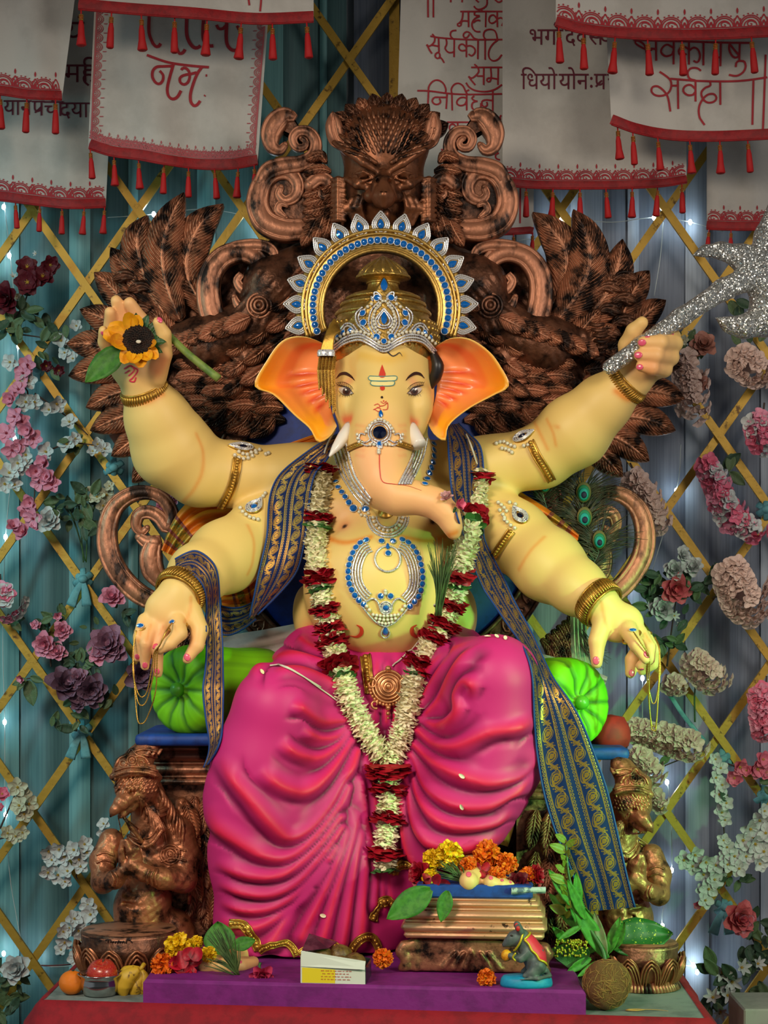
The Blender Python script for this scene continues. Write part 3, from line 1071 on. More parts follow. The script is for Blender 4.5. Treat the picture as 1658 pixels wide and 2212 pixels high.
for pts in ([(268, 797), (282, 790), (290, 800), (278, 812)], [(284, 792), (298, 800), (288, 815), (280, 822), (290, 824), (294, 815)], [(270, 806), (280, 800)]):
    stroke(pm, BODY, pts, 3.2, .0015)
pm.put('palm_mark', mat('palm_red', rgb(224, 52, 76), .45), statue)
# ------------------------------------------------------------------ draped garment, feet, waist belt
RIDGES = [  # (points, radius px, shift of the groove beside it)
    ([(476, 1629), (495, 1666), (537, 1722), (583, 1777), (625, 1810), (671, 1791), (718, 1735), (750, 1675), (769, 1624)], 15, 20),
    ([(452, 1735), (467, 1777), (523, 1819), (579, 1852), (625, 1852), (671, 1819), (727, 1749), (752, 1700)], 14, 18),
    ([(462, 1862), (500, 1880), (546, 1893), (616, 1885), (681, 1835), (735, 1765)], 13, 15),
    ([(467, 1905), (523, 1925), (583, 1932), (639, 1910), (694, 1850), (738, 1788)], 13, 15),
    ([(472, 1948), (532, 1965), (592, 1960), (648, 1925), (700, 1868), (728, 1832)], 13, 15),
    ([(472, 1985), (532, 2002), (582, 1992), (642, 1952), (672, 1920)], 12, 15),
    ([(602, 1601), (639, 1629), (690, 1638), (732, 1610), (755, 1578)], 10, 13),
    ([(560, 1661), (606, 1698), (653, 1710), (699, 1684), (736, 1635), (758, 1598)], 12, 15),
    ([(630, 1517), (681, 1554), (727, 1559), (755, 1554)], 10, 13),
    ([(653, 1573), (690, 1596), (727, 1592), (755, 1568)], 9, 12),
    ([(537, 1461), (583, 1429), (644, 1418), (699, 1430), (740, 1450)], 11, 15),
    ([(640, 1378), (668, 1398), (705, 1412), (742, 1418)], 11, 14),
    ([(590, 1450), (640, 1448), (700, 1470), (745, 1490)], 9, 12),
    ([(704, 1872), (639, 1954), (583, 2037)], 13, 0),
    ([(752, 1800), (709, 1907), (653, 2023)], 13, 0),
    ([(776, 1760), (755, 1838), (723, 1930), (695, 2035)], 13, 0),
    ([(782, 1800), (764, 1884), (741, 2035)], 13, 0),
    ([(792, 1838), (783, 1930), (774, 2035)], 12, 0),
    ([(782, 1690), (788, 1768), (804, 1828), (815, 1884), (811, 1954)], 12, 0),
    ([(834, 1640), (842, 1760), (838, 1884), (843, 1940)], 12, 0),
    ([(812, 1500), (806, 1560), (800, 1640), (812, 1760), (826, 1860), (828, 1960)], 10, 0),
    ([(838, 1440), (834, 1500), (836, 1560)], 9, 0), ([(860, 1430), (858, 1500), (850, 1580)], 9, 0), ([(816, 1430), (814, 1470)], 8, 0),
    ([(872, 1440), (880, 1500), (884, 1560)], 9, 0),
    ([(894, 1610), (941, 1647), (1010, 1680), (1080, 1690), (1145, 1666), (1162, 1612)], 14, 18),
    ([(899, 1573), (941, 1608), (987, 1613), (1057, 1582), (1117, 1570), (1154, 1550)], 13, 16),
    ([(885, 1629), (922, 1703), (978, 1738), (1043, 1742), (1103, 1717), (1158, 1668)], 13, 16),
    ([(880, 1647), (904, 1721), (950, 1771), (1010, 1785), (1071, 1777), (1110, 1745)], 12, 14),
    ([(876, 1675), (890, 1768), (922, 1815), (980, 1830), (1060, 1812), (1095, 1795)], 12, 14),
    ([(866, 1700), (874, 1800), (900, 1858), (960, 1870)], 11, 13),
    ([(908, 1554), (950, 1515), (975, 1460), (1010, 1405), (1052, 1380)], 12, 14),
    ([(900, 1530), (935, 1470), (975, 1412), (1034, 1380)], 10, 12),
    ([(913, 1556), (955, 1570), (992, 1538), (984, 1499), (1003, 1472), (1024, 1483), (1012, 1508)], 9, 11),
    ([(895, 1505), (925, 1450), (960, 1410)], 9, 12),
]


def dhoti_base(vox):
    v = Vol(P(425, 2090, -.1) - Vector((.03, .28, 0)), P(1190, 1330, 0) + Vector((.03, .42, .02)), vox)
    chainpx(v, [(690, 1440, .22, 95), (970, 1440, .22, 95)], 40)
    chainpx(v, [(720, 1455, .2, 92), (596, 1530, -.07, 84)], 40)
    chainpx(v, [(596, 1530, -.07, 84), (566, 1640, -.05, 98), (558, 1725, -.03, 110), (566, 1850, -.0, 108), (576, 2000, .03, 106), (576, 2070, .03, 106)], 40)
    chainpx(v, [(700, 1560, .07, 100), (690, 1700, .05, 115), (690, 1850, .04, 125), (700, 2000, .05, 120), (700, 2070, .05, 120)], 60)
    chainpx(v, [(830, 1470, .14, 90), (815, 1700, .12, 90), (795, 1850, .09, 85), (775, 2010, .07, 85), (775, 2070, .07, 85)], 50)
    chainpx(v, [(930, 1455, .2, 92), (1070, 1466, -.1, 86)], 40)
    chainpx(v, [(1070, 1466, -.1, 86), (1066, 1560, -.08, 92), (1050, 1655, -.05, 110), (1010, 1735, -.04, 98), (975, 1790, -.04, 90)], 40)
    chainpx(v, [(950, 1580, .07, 105), (910, 1750, .05, 88), (890, 1830, .04, 64), (880, 1960, .06, 50)], 50)
    return v


def build_dhoti():
    v = dhoti_base(.0046)
    v.half((0, 0, .616), (0, 0, -1))
    V, Q = v.nets()
    V = relax(V, Q, 3, .45)
    # vertex normals
    e1, e2 = V[Q[:, 2]] - V[Q[:, 0]], V[Q[:, 3]] - V[Q[:, 1]]
    fn = np.cross(e1, e2)
    N = np.stack([np.bincount(Q.ravel(), weights=np.repeat(fn[:, k], 4), minlength=len(V)) for k in range(3)], 1)
    N /= np.linalg.norm(N, axis=1)[:, None] + 1e-12
    f = F / (D + V[:, 1])
    X, Yp = CX + V[:, 0] * f, HZ - (V[:, 2] - ZC) * f
    front = N[:, 1] < .35
    n = len(V)
    d1, d2 = np.full(n, 260.), np.full(n, 260.)
    r1, u1, low = np.full(n, 12.), np.ones(n), np.zeros(n)
    for pts, r, sh in RIDGES:
        q = resamp(crv(pts, per=10), 1.1)
        u = np.linspace(0, 1, len(q))
        if abs(q[0][0] - 829) < abs(q[-1][0] - 829) and sh: u = u[::-1]
        m = np.where(front & (X > q[:, 0].min() - 130) & (X < q[:, 0].max() + 130) & (Yp > q[:, 1].min() - 130) & (Yp < q[:, 1].max() + 130))[0]
        for c in range(0, len(m), 8000):
            k = m[c:c + 8000]
            dd = (X[k, None] - q[None, :, 0]) ** 2 + (Yp[k, None] - q[None, :, 1]) ** 2
            j = dd.argmin(1)
            d = np.sqrt(dd[np.arange(len(k)), j])
            nw = d < d1[k]
            d2[k] = np.where(nw, d1[k], np.minimum(d2[k], d))
            d1[k] = np.where(nw, d, d1[k])
            r1[k] = np.where(nw, r, r1[k])
            u1[k] = np.where(nw, np.clip(u[j] / .14, 0, 1) if sh else np.clip(.35 + u[j], 0, 1), u1[k])
            low[k] = np.where(nw, np.sign(Yp[k] - q[j, 1]), low[k])
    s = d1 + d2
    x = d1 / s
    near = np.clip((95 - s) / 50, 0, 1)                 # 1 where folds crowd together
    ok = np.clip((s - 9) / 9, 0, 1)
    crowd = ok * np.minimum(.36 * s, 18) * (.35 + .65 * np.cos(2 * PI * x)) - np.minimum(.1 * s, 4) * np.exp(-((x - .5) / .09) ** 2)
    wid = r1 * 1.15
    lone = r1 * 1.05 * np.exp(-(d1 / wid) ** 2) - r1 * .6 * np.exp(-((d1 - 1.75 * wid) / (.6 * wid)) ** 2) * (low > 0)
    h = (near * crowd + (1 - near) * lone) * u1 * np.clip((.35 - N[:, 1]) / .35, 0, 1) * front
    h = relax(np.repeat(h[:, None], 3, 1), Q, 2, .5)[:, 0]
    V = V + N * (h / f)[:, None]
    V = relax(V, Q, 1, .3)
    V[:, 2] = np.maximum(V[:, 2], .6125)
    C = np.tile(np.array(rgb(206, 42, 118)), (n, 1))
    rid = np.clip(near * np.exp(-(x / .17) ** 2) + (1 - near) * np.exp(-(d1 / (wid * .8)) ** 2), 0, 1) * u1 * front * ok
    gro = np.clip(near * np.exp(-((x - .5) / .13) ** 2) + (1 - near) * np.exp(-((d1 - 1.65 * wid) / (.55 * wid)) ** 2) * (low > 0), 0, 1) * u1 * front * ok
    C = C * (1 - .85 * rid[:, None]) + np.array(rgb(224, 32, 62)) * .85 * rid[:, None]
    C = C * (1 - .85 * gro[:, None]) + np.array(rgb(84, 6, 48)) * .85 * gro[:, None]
    return V, Q, C


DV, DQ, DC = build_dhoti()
DH = tree(DV, DQ)
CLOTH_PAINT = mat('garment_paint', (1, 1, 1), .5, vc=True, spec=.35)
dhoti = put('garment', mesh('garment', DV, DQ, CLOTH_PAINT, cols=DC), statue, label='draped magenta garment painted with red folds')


def band(bvh, pts, w, off=.003, bead=True, name='gold_border', parent=None, step=4, m=None):
    own = m is None
    m = m or MB()
    p, n = onsurf(bvh, pts, off, step)
    m.ribbon(p, n, S(w), thick=.003)
    for e in (-.5, .5):
        q = []
        for i in range(len(p)):
            t = (p[min(i + 1, len(p) - 1)] - p[max(i - 1, 0)])
            sd = t.cross(n[i])
            if sd.length > 1e-9: sd.normalize()
            q.append(p[i] + sd * S(w) * e + n[i] * .001)
        m.tube(q, S(2.2), 5)
    for i in range(1, len(p) - 1):
        m.ell(p[i] + n[i] * .002, S(w * (.30 if i % 2 else .2)), 6, 4)
    return m.put(name, GOLD, parent) if own else m


hem = MB()
band(DH, [(497, 1997), (520, 1998), (534, 2007), (548, 2026), (560, 2052)], 18, m=hem)
band(DH, [(560, 2054), (573, 2046), (590, 2040), (612, 2035), (628, 2043), (641, 2064)], 13, m=hem)
band(DH, [(645, 2062), (670, 2044), (700, 2036), (730, 2042), (752, 2058)], 13, m=hem)
band(DH, [(756, 2056), (770, 2038), (787, 2024), (806, 2028), (816, 2050)], 16, m=hem)
hem.put('gold_hem', GOLD, dhoti)
for pts in ([(803, 1990), (806, 1974), (818, 1955), (834, 1946), (848, 1950)], [(848, 1888), (853, 1874), (868, 1866), (886, 1866), (896, 1875)]):
    band(DH, pts, 20, name='gold_hem', parent=dhoti)
MB().tube([P(1112, 1712, -.02), P(1106, 1750, -.03), P(1097, 1790, -.035), P(1086, 1826, -.04)], S(11), 8, flat=(1, .3), up=(0, -1, 0)).put('gold_hem', GOLD, dhoti)
b = MB()
for k in range(9): b.ell(P(1111 - k * 3, 1718 + k * 12, -.027 - k * .0018), S(5), 8, 6)
b.put('border_bead', GOLD, dhoti)


# ---- feet with toes
def foot(cx, cy, Y, dirx, toes, lab, back):
    v = Vol(P(cx - 110, cy + 50, Y) - Vector((0, .1, 0)), P(cx + 110, cy - 75, Y) + Vector((0, .22, 0)), .0042)
    chainpx(v, [back, (cx, cy - 8, Y + .03, 26)], 20)
    for (x, y, dY, r) in toes:
        chainpx(v, [(x + dirx * 26, y - 9, Y + dY + .05, r * 1.0), (x, y, Y + dY, r)], 8)
    V, Q = v.nets()
    C = np.tile(np.array(rgb(236, 190, 120)), (len(V), 1))
    f = put('foot', mesh('foot', relax(V, Q, 1), Q, SKIN, cols=C), statue, label=lab)
    bv = tree(V, Q)
    for (x, y, dY, r) in toes:
        p, n = hit(bv, x - dirx * 2, y - r * .72, .0003)
        put('toenail', nm, f, frame(p, n, s=S(r * .55)))


foot(475, 2078, -.17, 1, [(447, 2086, -.02, 20), (476, 2088, -.03, 17), (500, 2089, -.03, 15), (521, 2087, -.02, 13)], 'bare cream foot with pink nails on the purple plinth', (540, 2050, .0, 34))
foot(1020, 1908, -.22, 0, [(1012, 1904, .0, 21), (1060, 1908, .0, 16), (1084, 1911, .0, 13), (1102, 1913, .005, 10)], 'bare cream foot with pink nails on the footstool', (1000, 1850, .0, 46))

# ---- belt with medallion
belt = MB()
band(DH, [(790, 1418), (793, 1440), (797, 1470), (800, 1500)], 22, .004, m=belt)
bp = belt.put('belt', GOLD, statue)
md = MB()
c, n = hit(DH, 838, 1482, .0)
Mx = frame(c + Vector((0, -.022, 0)), (0, -1, .1))
s = S(1, c.y)
for r, h, t in ((34, 0, 3), (27, 2, 2.4), (20, 4, 2.4), (12, 6, 2.2)):
    md.tube([Mx @ Vector((r * s * math.cos(a), r * s * math.sin(a), h * s)) for a in np.linspace(0, 2 * PI, 29)[:-1]], t * s, 6, closed=True)
md.lathe([(0, 5 * s), (8 * s, 4 * s), (22 * s, 1 * s), (33 * s, -2 * s), (36 * s, -6 * s), (0, -9 * s)], (0, 0, 0), 28)
md.v = [tuple(Mx @ Vector(v)) if i >= 4 * 28 * 6 else v for i, v in enumerate(md.v)]
for k in range(18):
    a = PI + PI * k / 17
    md.ell(Mx @ Vector((40 * s * math.cos(a), 40 * s * math.sin(a), 0)), 4 * s, 7, 5)
for sg in (-1, 1):
    for (x0, y0, t0, r0) in ((36, 6, 1.2, 13), (28, -38, 4.2, 10)):
        md.tube([Mx @ Vector((sg * (x0 + r0 * (1 - k / 24) * math.cos(t0 + k * .36)) * s, (y0 + r0 * (1 - k / 24) * math.sin(t0 + k * .36)) * s, 2 * s)) for k in range(18)], [3.4 * s, 1.6 * s], 6)
for (x, y, r) in ((0, 38, 7), (0, -46, 6), (0, -58, 5), (0, -68, 3), (0, 0, 7)):
    md.ell(Mx @ Vector((x * s, y * s, 3 * s)), r * s, 9, 6)
md.put('medallion', mat('copper_gilt', rgb(214, 150, 100), .32, .7, rgb(150, 90, 50), 50, (.5, .8)), bp, label='round copper-gilt belt medallion')
# ------------------------------------------------------------------ jewels: shared pieces
def gem_mesh(name, m, drop=False, n=10):
    """faceted stone, 1 unit across, +Z out"""
    b = MB()
    rim = []
    for k in range(n):
        a = 2 * PI * k / n
        x, y = .5 * math.cos(a), .5 * math.sin(a)
        if drop:
            t = max(0, y) * 2
            x *= .78 * (1 - .62 * t ** 1.6)
            y = y * (1.35 if y > 0 else 1.0)
        rim.append((x, y, 0))
    V = [(p[0], p[1], -.05) for p in rim] + [(p[0] * .98, p[1] * .98, .1) for p in rim] + [(p[0] * .35, p[1] * .35, .28) for p in rim] + [(0, 0, .3)]
    f = []
    for l in range(2):
        for k in range(n):
            q = (k + 1) % n
            f.append((l * n + k, l * n + q, l * n + n + q, l * n + n + k))
    f += [(2 * n + k, 2 * n + (k + 1) % n, 3 * n) for k in range(n)]
    b.add(V, f)
    return b.data(name, m, smooth=False)


GEMR = gem_mesh('round_gem', GEM, n=12)
GEMT = gem_mesh('drop_gem', GEM, True, 14)
GEMK = gem_mesh('dark_gem', GEMD, n=16)


def bead_ring(m, pts, r, closed=True):
    """scalloped tube that reads as a chain of set stones"""
    q = resamp(np.array([tuple(p) for p in pts] + ([tuple(pts[0])] if closed else [])), r * 1.1)
    if closed: q = q[:-1]
    m.tube(q, [r * (1 if k % 2 else .62) for k in range(len(q))], 6, closed=closed, cap=not closed)


def setting_mesh():
    b = MB()
    bead_ring(b, [(.56 * math.cos(a), .56 * math.sin(a), 0.03) for a in np.linspace(0, 2 * PI, 25)[:-1]], .09)
    return b.data('stone_setting', SILVER)


SETR = setting_mesh()


def gem(parent, p, n, w, h=None, kind=None, roll=0.0, ring=True, up=(0, 0, 1)):
    kind = kind or GEMR
    M = frame(p, n, up=up, s=(w, h or w, min(w, h or w)), roll=roll)
    g = put('gem', kind, parent, M)
    if ring and kind is not GEMT: put('stone_setting', SETR, parent, M)
    return g


def chain3(m, bvh, pts, r=2.3, off=.003, closed=False, per=8):
    p, n = onsurf(bvh, pts, off, 2.2, per=per)
    s = S(r, p[0].y)
    m.tube(p, [s * (1 if k % 2 else .6) for k in range(len(p))], 6)


def pearls(m, bvh, pts, r=4.3, off=.004, step=None):
    p, n = onsurf(bvh, pts, off, step or r * 2.05)
    for a in p: m.ell(a, S(r, a.y), 8, 6)


def gem_at(parent, bvh, x, y, w, h=None, kind=None, off=.003, roll=0.0, ring=True):
    p, n = hit(bvh, x, y, off)
    return gem(parent, p, n, S(w, p.y), S(h or w, p.y), kind, roll, ring)


def mir(pts, c=829): return [(2 * c - x, y) for x, y in pts]


# ------------------------------------------------------------------ crown
CRY = .125
ca = P(827, 760, CRY)
s = S(1, CRY)
prof = [(r * s, (760 - y) * s) for r, y in ((112, 785), (118, 765), (121, 740), (119, 715), (108, 697), (98, 688), (101, 682), (102, 676), (96, 670), (88, 668), (90, 662), (86, 654), (76, 650), (78, 645),
        (70, 638), (50, 632), (36, 628), (33, 618), (33, 610), (40, 606), (55, 603), (57, 598), (52, 590), (36, 576), (16, 562), (9, 556), (0, 552))]
CROWN_GOLD = mat('crown_gold', rgb(190, 152, 76), .33, .8, rgb(120, 92, 44), 30, (.5, .8), bump=.6, bscale=110, bdist=.003)
cb = MB().lathe(prof, ca, 72, rfun=lambda a, h: 1 + .012 * math.sin(a * 36) * (h > .055))
for r, y, t in ((100, 680, 5), (89, 660, 5), (78, 646, 4), (56, 600, 4), (34, 612, 3)):
    q = [(ca.x + r * s * math.cos(a), ca.y + r * s * math.sin(a), ca.z + (760 - y) * s) for a in np.linspace(0, 2 * PI, 91)[:-1]]
    cb.tube(q, [t * s * (1 if k % 2 else .75) for k in range(90)], 6, closed=True)
for k in range(16):      # carved petals round the top knob and scale rows on the dome
    a = 2 * PI * k / 16
    cb.tube([(ca.x + r * s * math.cos(a), ca.y + r * s * math.sin(a), ca.z + (760 - y) * s) for r, y in ((55, 600), (46, 586), (28, 571), (10, 558))], [3 * s, 5 * s, 4 * s, 1 * s], 6)
for row in range(5):
    for k in range(46):
        a = 2 * PI * (k + .5 * (row % 2)) / 46
        y = 705 + row * 13
        r = (113, 118, 119.5, 120, 118.5)[row]
        cb.ell((ca.x + r * s * math.cos(a), ca.y + r * s * math.sin(a), ca.z + (760 - y) * s), (5 * s, 5 * s, 6 * s), 6, 4)
crown = cb.put('crown', CROWN_GOLD, statue, label='domed gold crown with jewelled front plate')
# front plate
bot = crv([(720, 762), (747, 744), (776, 738), (798, 746), (829, 764), (860, 746), (882, 738), (911, 744), (941, 774)], 61)
top = crv([(720, 740), (733, 712), (750, 695), (768, 672), (785, 660), (803, 640), (813, 622), (829, 598), (845, 622), (855, 640), (873, 660), (890, 672), (908, 695), (925, 712), (940, 748)], 61)


def tiara_y(x, y):
    r = 124 - max(0, 735 - y) * .22
    return CRY - S(math.sqrt(max(r * r - (x - 828) ** 2, 25 ** 2)) * 1.06, CRY)


G = [[tuple(P(*(bot[i] * (1 - t) + top[i] * t), tiara_y(*(bot[i] * (1 - t) + top[i] * t)))) for t in np.linspace(0, 1, 14)] for i in range(61)]
tb = MB().grid(G)
TI = tree(np.array(tb.v), tb.f)
G2 = np.array(G)
tb2 = MB().grid(np.concatenate([G2, G2[:, ::-1] + np.array((0, .01, 0))], 1), closed_v=True)
tiara = tb2.put('front_plate', CROWN_GOLD, crown)
ch = MB()
for d in (0, 6, 12):
    chain3(ch, TI, [(x, y - d) for x, y in ((722, 760), (747, 742), (776, 735), (798, 744), (829, 760), (860, 744), (884, 736), (913, 742), (939, 770))], 3)
for pts in ([(736, 715), (747, 701), (762, 702), (776, 720)], [(739, 720), (749, 706), (760, 708), (772, 724)], [(784, 664), (770, 679), (773, 700), (794, 722)], [(790, 668), (776, 681), (779, 698), (798, 718)],
            [(819, 652), (802, 672), (797, 700), (808, 724)], [(822, 660), (808, 676), (803, 700), (813, 720)], [(806, 652), (802, 640), (812, 632), (822, 640), (822, 650)],
            [(829, 672), (817, 690), (820, 702), (829, 705)], [(829, 667), (812, 690), (816, 706), (829, 711)]):
    chain3(ch, TI, pts, 2.6)
    chain3(ch, TI, mir(pts), 2.6)
ch.put('rhinestone_chain', SILVER, crown)
pb = MB()
pearls(pb, TI, [(724, 738), (748, 722), (776, 718), (800, 725), (818, 740)], 4.2)
pearls(pb, TI, mir([(722, 742), (748, 722), (776, 718), (800, 725), (818, 740)]), 4.2)
for sg in (1, -1):
    f = (lambda q: q) if sg == 1 else mir
    pearls(pb, TI, f([(826, 652), (812, 668), (807, 690), (811, 708), (820, 720)]), 3.6)
    pearls(pb, TI, f([(803, 658), (795, 664)]), 4)
pb.put('pearl_row', PEARL, crown)
for x, y, w in ((814, 644, 13), (784, 677, 13), (785, 698, 14), (813, 729, 14), (757, 715, 11), (742, 719, 12), (730, 729, 10)):
    gem_at(crown, TI, x, y, w)
    gem_at(crown, TI, 1658 - x, y, w)
gem_at(crown, TI, 829, 738, 11)
gem_at(crown, TI, 829, 690, 17, 24, GEMT)
gem_at(crown, TI, 829, 619, 20, 24, GEMT, .006)
# side tassel of gold threads and dark hair
tz = MB()
for k in range(15):
    x = 686 + k * 2.5
    ye = 842 + k * 4.4 - (k % 3) * 8
    pts = resamp([tuple(P(x + 4, 768, .0 + .004 * (k % 3))), tuple(P(x, 800, -.012 + .004 * (k % 3))), tuple(P(x + 3, ye, -.01 + .004 * (k % 3)))], .0022)
    tz.tube(pts, [.0021 if i % 2 else .0012 for i in range(len(pts))], 5)
tas = tz.put('tassel', GOLD, crown, label='gold thread tassel hanging beside the ear')
b = MB()
b.lathe([(S(19, 0), 0), (S(20, 0), S(8, 0)), (S(18, 0), S(14, 0)), (0, S(15, 0))], P(704, 770, .0), 20, sy=.6)
b.put('tassel_cap', SILVER, tas)
b = MB()
for k in range(9):
    b.tube(crv([P(722 + k * 1.5, 690 + k * 3, .03 - .002 * k), P(704 + k * 2, 725, .0), P(692 + k * 3, 765, -.004)], per=6), S(3.5), 5)
b.put('hair_cord', GOLD, crown)
MB().tube(crv([P(935, 762, .06), P(945, 790, .055), P(940, 815, .06), P(930, 838, .07)], per=5), [S(8), S(14), S(13), S(5)], 10).put('hair_lock', mat('black_hair', rgb(24, 20, 20), .4), statue)
b = MB()
stroke(b, BODY, [(833, 757), (846, 769), (855, 767), (862, 762), (868, 770)], [5, 3, 2.5, 2, .6], .0015)
b.put('hair_curl', INK, statue)

# ------------------------------------------------------------------ halo ring behind the crown
HY = .20
hs = S(1, HY)
hc = P(822, 668, HY)
hb = MB()
arc = np.radians(np.linspace(-22, 202, 97))


def harc(r, dy=0, a=arc): return [hc + Vector((r * hs * math.cos(t), dy, r * hs * math.sin(t))) for t in a]


hb.tube(harc(148), hs, 4, prof=[(-26, -9), (-26, 6), (-22, 10), (22, 10), (26, 6), (26, -9)], up=(0, -1, 0))
for r, t in ((126, 5), (131, 3), (161, 4), (169, 5)):
    hb.tube(harc(r, -.012), [t * hs * (1 if k % 2 else .85) for k in range(97)], 6)
HALO_GOLD = mat('halo_gold', rgb(198, 160, 84), .34, .78, rgb(140, 104, 50), 35, (.5, .8), bump=.4, bscale=90)
halo = hb.put('halo', HALO_GOLD, statue, label='gold halo ring set with blue stones and petals')
for a in np.radians(np.linspace(-20, 200, 40)):
    p = hc + Vector((146 * hs * math.cos(a), -.018, 146 * hs * math.sin(a)))
    gem(halo, p, (0, -1, 0), 13.5 * hs)


def drop_outline(w, h, n=30):
    o = []
    for k in range(n):
        a = 2 * PI * k / n - PI / 2
        x, y = math.cos(a), math.sin(a)
        t = max(0, y)
        o.append((w * x * (1 - .72 * t ** 1.5), h * (y * (1.25 if y > 0 else .95))))
    return o


pt = MB()
o = drop_outline(19.5, 23)
pt.add([(x, y, 0) for x, y in o] + [(x, y, 5) for x, y in o] + [(0, 0, 6)], [(k, (k + 1) % 30, 30 + (k + 1) % 30, 30 + k) for k in range(30)] + [(30 + k, 30 + (k + 1) % 30, 60) for k in range(30)])
pt.mi = 1
for w, h in ((18.5, 22), (14.5, 17.5), (10.8, 13.4)):
    bead_ring(pt, [(x, y, 6.5) for x, y in drop_outline(w, h, 40)], 2.2)
PET = pt.data('halo_petal', [HALO_GOLD, SILVER])
lf = MB().lathe([(0, -3), (10, -3), (12, 0), (8, 3), (0, 4)], (0, 0, 0), 10).data('halo_bud', HALO_GOLD)
for k in range(-7, 8):
    a = math.radians(90 + 14.55 * k)
    M = frame(hc + Vector((182 * hs * math.cos(a), -.006, 182 * hs * math.sin(a))), (0, -1, 0), up=(math.cos(a), 0, math.sin(a)), s=hs)
    p = put('halo_petal', PET, halo, M)
    put('gem', GEMT, p, M @ Matrix.Translation((0, -1, 6)) @ Matrix.Diagonal((19, 18, 16, 1)))
    if k < 7:
        a += math.radians(7.3)
        put('halo_bud', lf, halo, frame(hc + Vector((172 * hs * math.cos(a), -.004, 172 * hs * math.sin(a))), (0, -1, 0), s=hs))

# ------------------------------------------------------------------ trunk ornament
to = MB()
band(BODY, [(752, 971), (768, 964), (785, 958)], 9, m=to)
band(BODY, [(854, 958), (870, 962), (888, 968)], 9, m=to)
trunk = to.put('trunk_ornament', GOLD, statue, label='gold trunk band with pearls and dark stone')
ch = MB()
for r in (18, 23): chain3(ch, BODY, circ(819.5, 936, r, n=20) + [(819.5 + r, 936)], 2.2, .004)
for pts in ([(802, 950), (790, 957), (778, 950), (780, 938), (790, 940)], [(806, 956), (795, 964), (780, 958)], [(814, 957), (818, 970), (824, 957)]):
    chain3(ch, BODY, pts, 2.2, .004)
    chain3(ch, BODY, mir(pts, 820), 2.2, .004)
ch.put('rhinestone_chain', SILVER, trunk)
pb = MB()
for sg in (1, -1):
    f = (lambda q: q) if sg == 1 else (lambda q: mir(q, 820))
    pearls(pb, BODY, f([(817, 908), (805, 915), (797, 924), (792, 934)]), 3.8)
    pearls(pb, BODY, f([(774, 940), (775, 948), (778, 956)]), 4)
    pearls(pb, BODY, f([(808, 962), (800, 962)]), 4)
pearls(pb, BODY, [(818, 974), (818, 979)], 4.5)
pb.put('pearl_row', PEARL, trunk)
gem_at(trunk, BODY, 819.5, 936, 30, 30, GEMK, .003, ring=False)
gem_at(trunk, BODY, 822, 896, 12, 15, GEMT)
gem_at(trunk, BODY, 819, 961, 13)

# ------------------------------------------------------------------ necklace and long pendant
nb = MB()
ch = MB()
for k in range(5):
    d = k * 6.2
    chain3(ch, BODY, [(722 + d * 1.1, 978 - d), (741 + d, 1034 - d * .6), (768 + d * .8, 1076 - d * .8), (794 + d * .3, 1100 - d)], 3)
    chain3(ch, BODY, [(920 - d * .95, 945), (912 - d, 985), (899 - d, 1018), (886 - d, 1048)], 3)
for r in (44, 38, 24):
    chain3(ch, BODY, [(837 + r * math.cos(a), 1118 + r * math.sin(a)) for a in np.linspace(.0, PI, 16)], 3)
necklace = ch.put('necklace', SILVER, statue, label='silver and pearl necklace with blue stones')
pb = MB()
pearls(pb, BODY, [(837 + 31 * math.cos(a), 1118 + 31 * math.sin(a)) for a in np.linspace(.1, PI - .1, 12)], 4.3)
pearls(pb, BODY, [(782, 1092), (776, 1108), (786, 1118), (796, 1112)], 4)
pb.put('pearl_row', PEARL, necklace)
p, n = hit(BODY, 833, 1112, .004)
gm = MB().lathe([(S(18), 0), (S(17), S(3)), (S(13), S(4)), (S(12), S(9)), (S(6), S(15)), (0, S(16))], (0, 0, 0), 24)
put('boss', gm.data('boss', GOLD), necklace, frame(p, n))
for x, y, w in ((725, 1042, 11), (730, 1054, 11), (738, 1064, 11), (745, 1074, 11), (753, 1086, 12), (763, 1099, 15), (789, 1101, 15), (935, 960, 13), (935, 973, 13), (935, 986, 13), (933, 999, 13),
                (930, 1011, 13), (926, 1023, 13), (922, 1036, 13), (917, 1047, 12)):
    gem_at(necklace, BODY, x, y, w)
ch = MB()
GL = crv([(791, 1168), (776, 1176), (764, 1193), (756, 1215), (753, 1238), (756, 1262), (764, 1280), (774, 1294), (786, 1305)], 13)
GRr = crv([(868, 1167), (882, 1174), (893, 1186), (903, 1205), (909, 1228), (911, 1252), (908, 1272), (901, 1290), (884, 1309)], 13)
for d in (9, 15, 21, 27):
    for g in (GL, GRr):
        c = np.array((832, 1238.))
        q = c + (g - c) * (1 - d / np.linalg.norm(g - c, axis=1)[:, None])
        chain3(ch, BODY, q, 2.8)
chain3(ch, BODY, circ(837, 1208, 27, n=20) + [(864, 1208)], 3)
for pts in ([(790, 1300), (805, 1292), (816, 1300), (822, 1316), (832, 1322)], [(782, 1308), (796, 1326), (814, 1344), (832, 1352)]):
    chain3(ch, BODY, pts, 2.6)
    chain3(ch, BODY, mir(pts, 832.5), 2.6)
for r in (9, 13): chain3(ch, BODY, circ(833, 1312, r, n=14) + [(833 + r, 1312)], 2.2)
chain3(ch, BODY, [(832, 1349), (824, 1362), (824, 1371), (832, 1376), (840, 1371), (840, 1362), (832, 1349)], 2)
pendant = ch.put('pendant', SILVER, statue, label='large oval pendant of silver chains and blue stones on the belly')
for g in (GL, GRr):
    for x, y in g: gem_at(pendant, BODY, x, y, 12.5)
for x, y, w in ((824, 1170, 12), (848, 1170, 12), (838, 1196, 12), (822, 1287, 12), (843, 1287, 12), (833, 1312, 13)):
    gem_at(pendant, BODY, x, y, w)
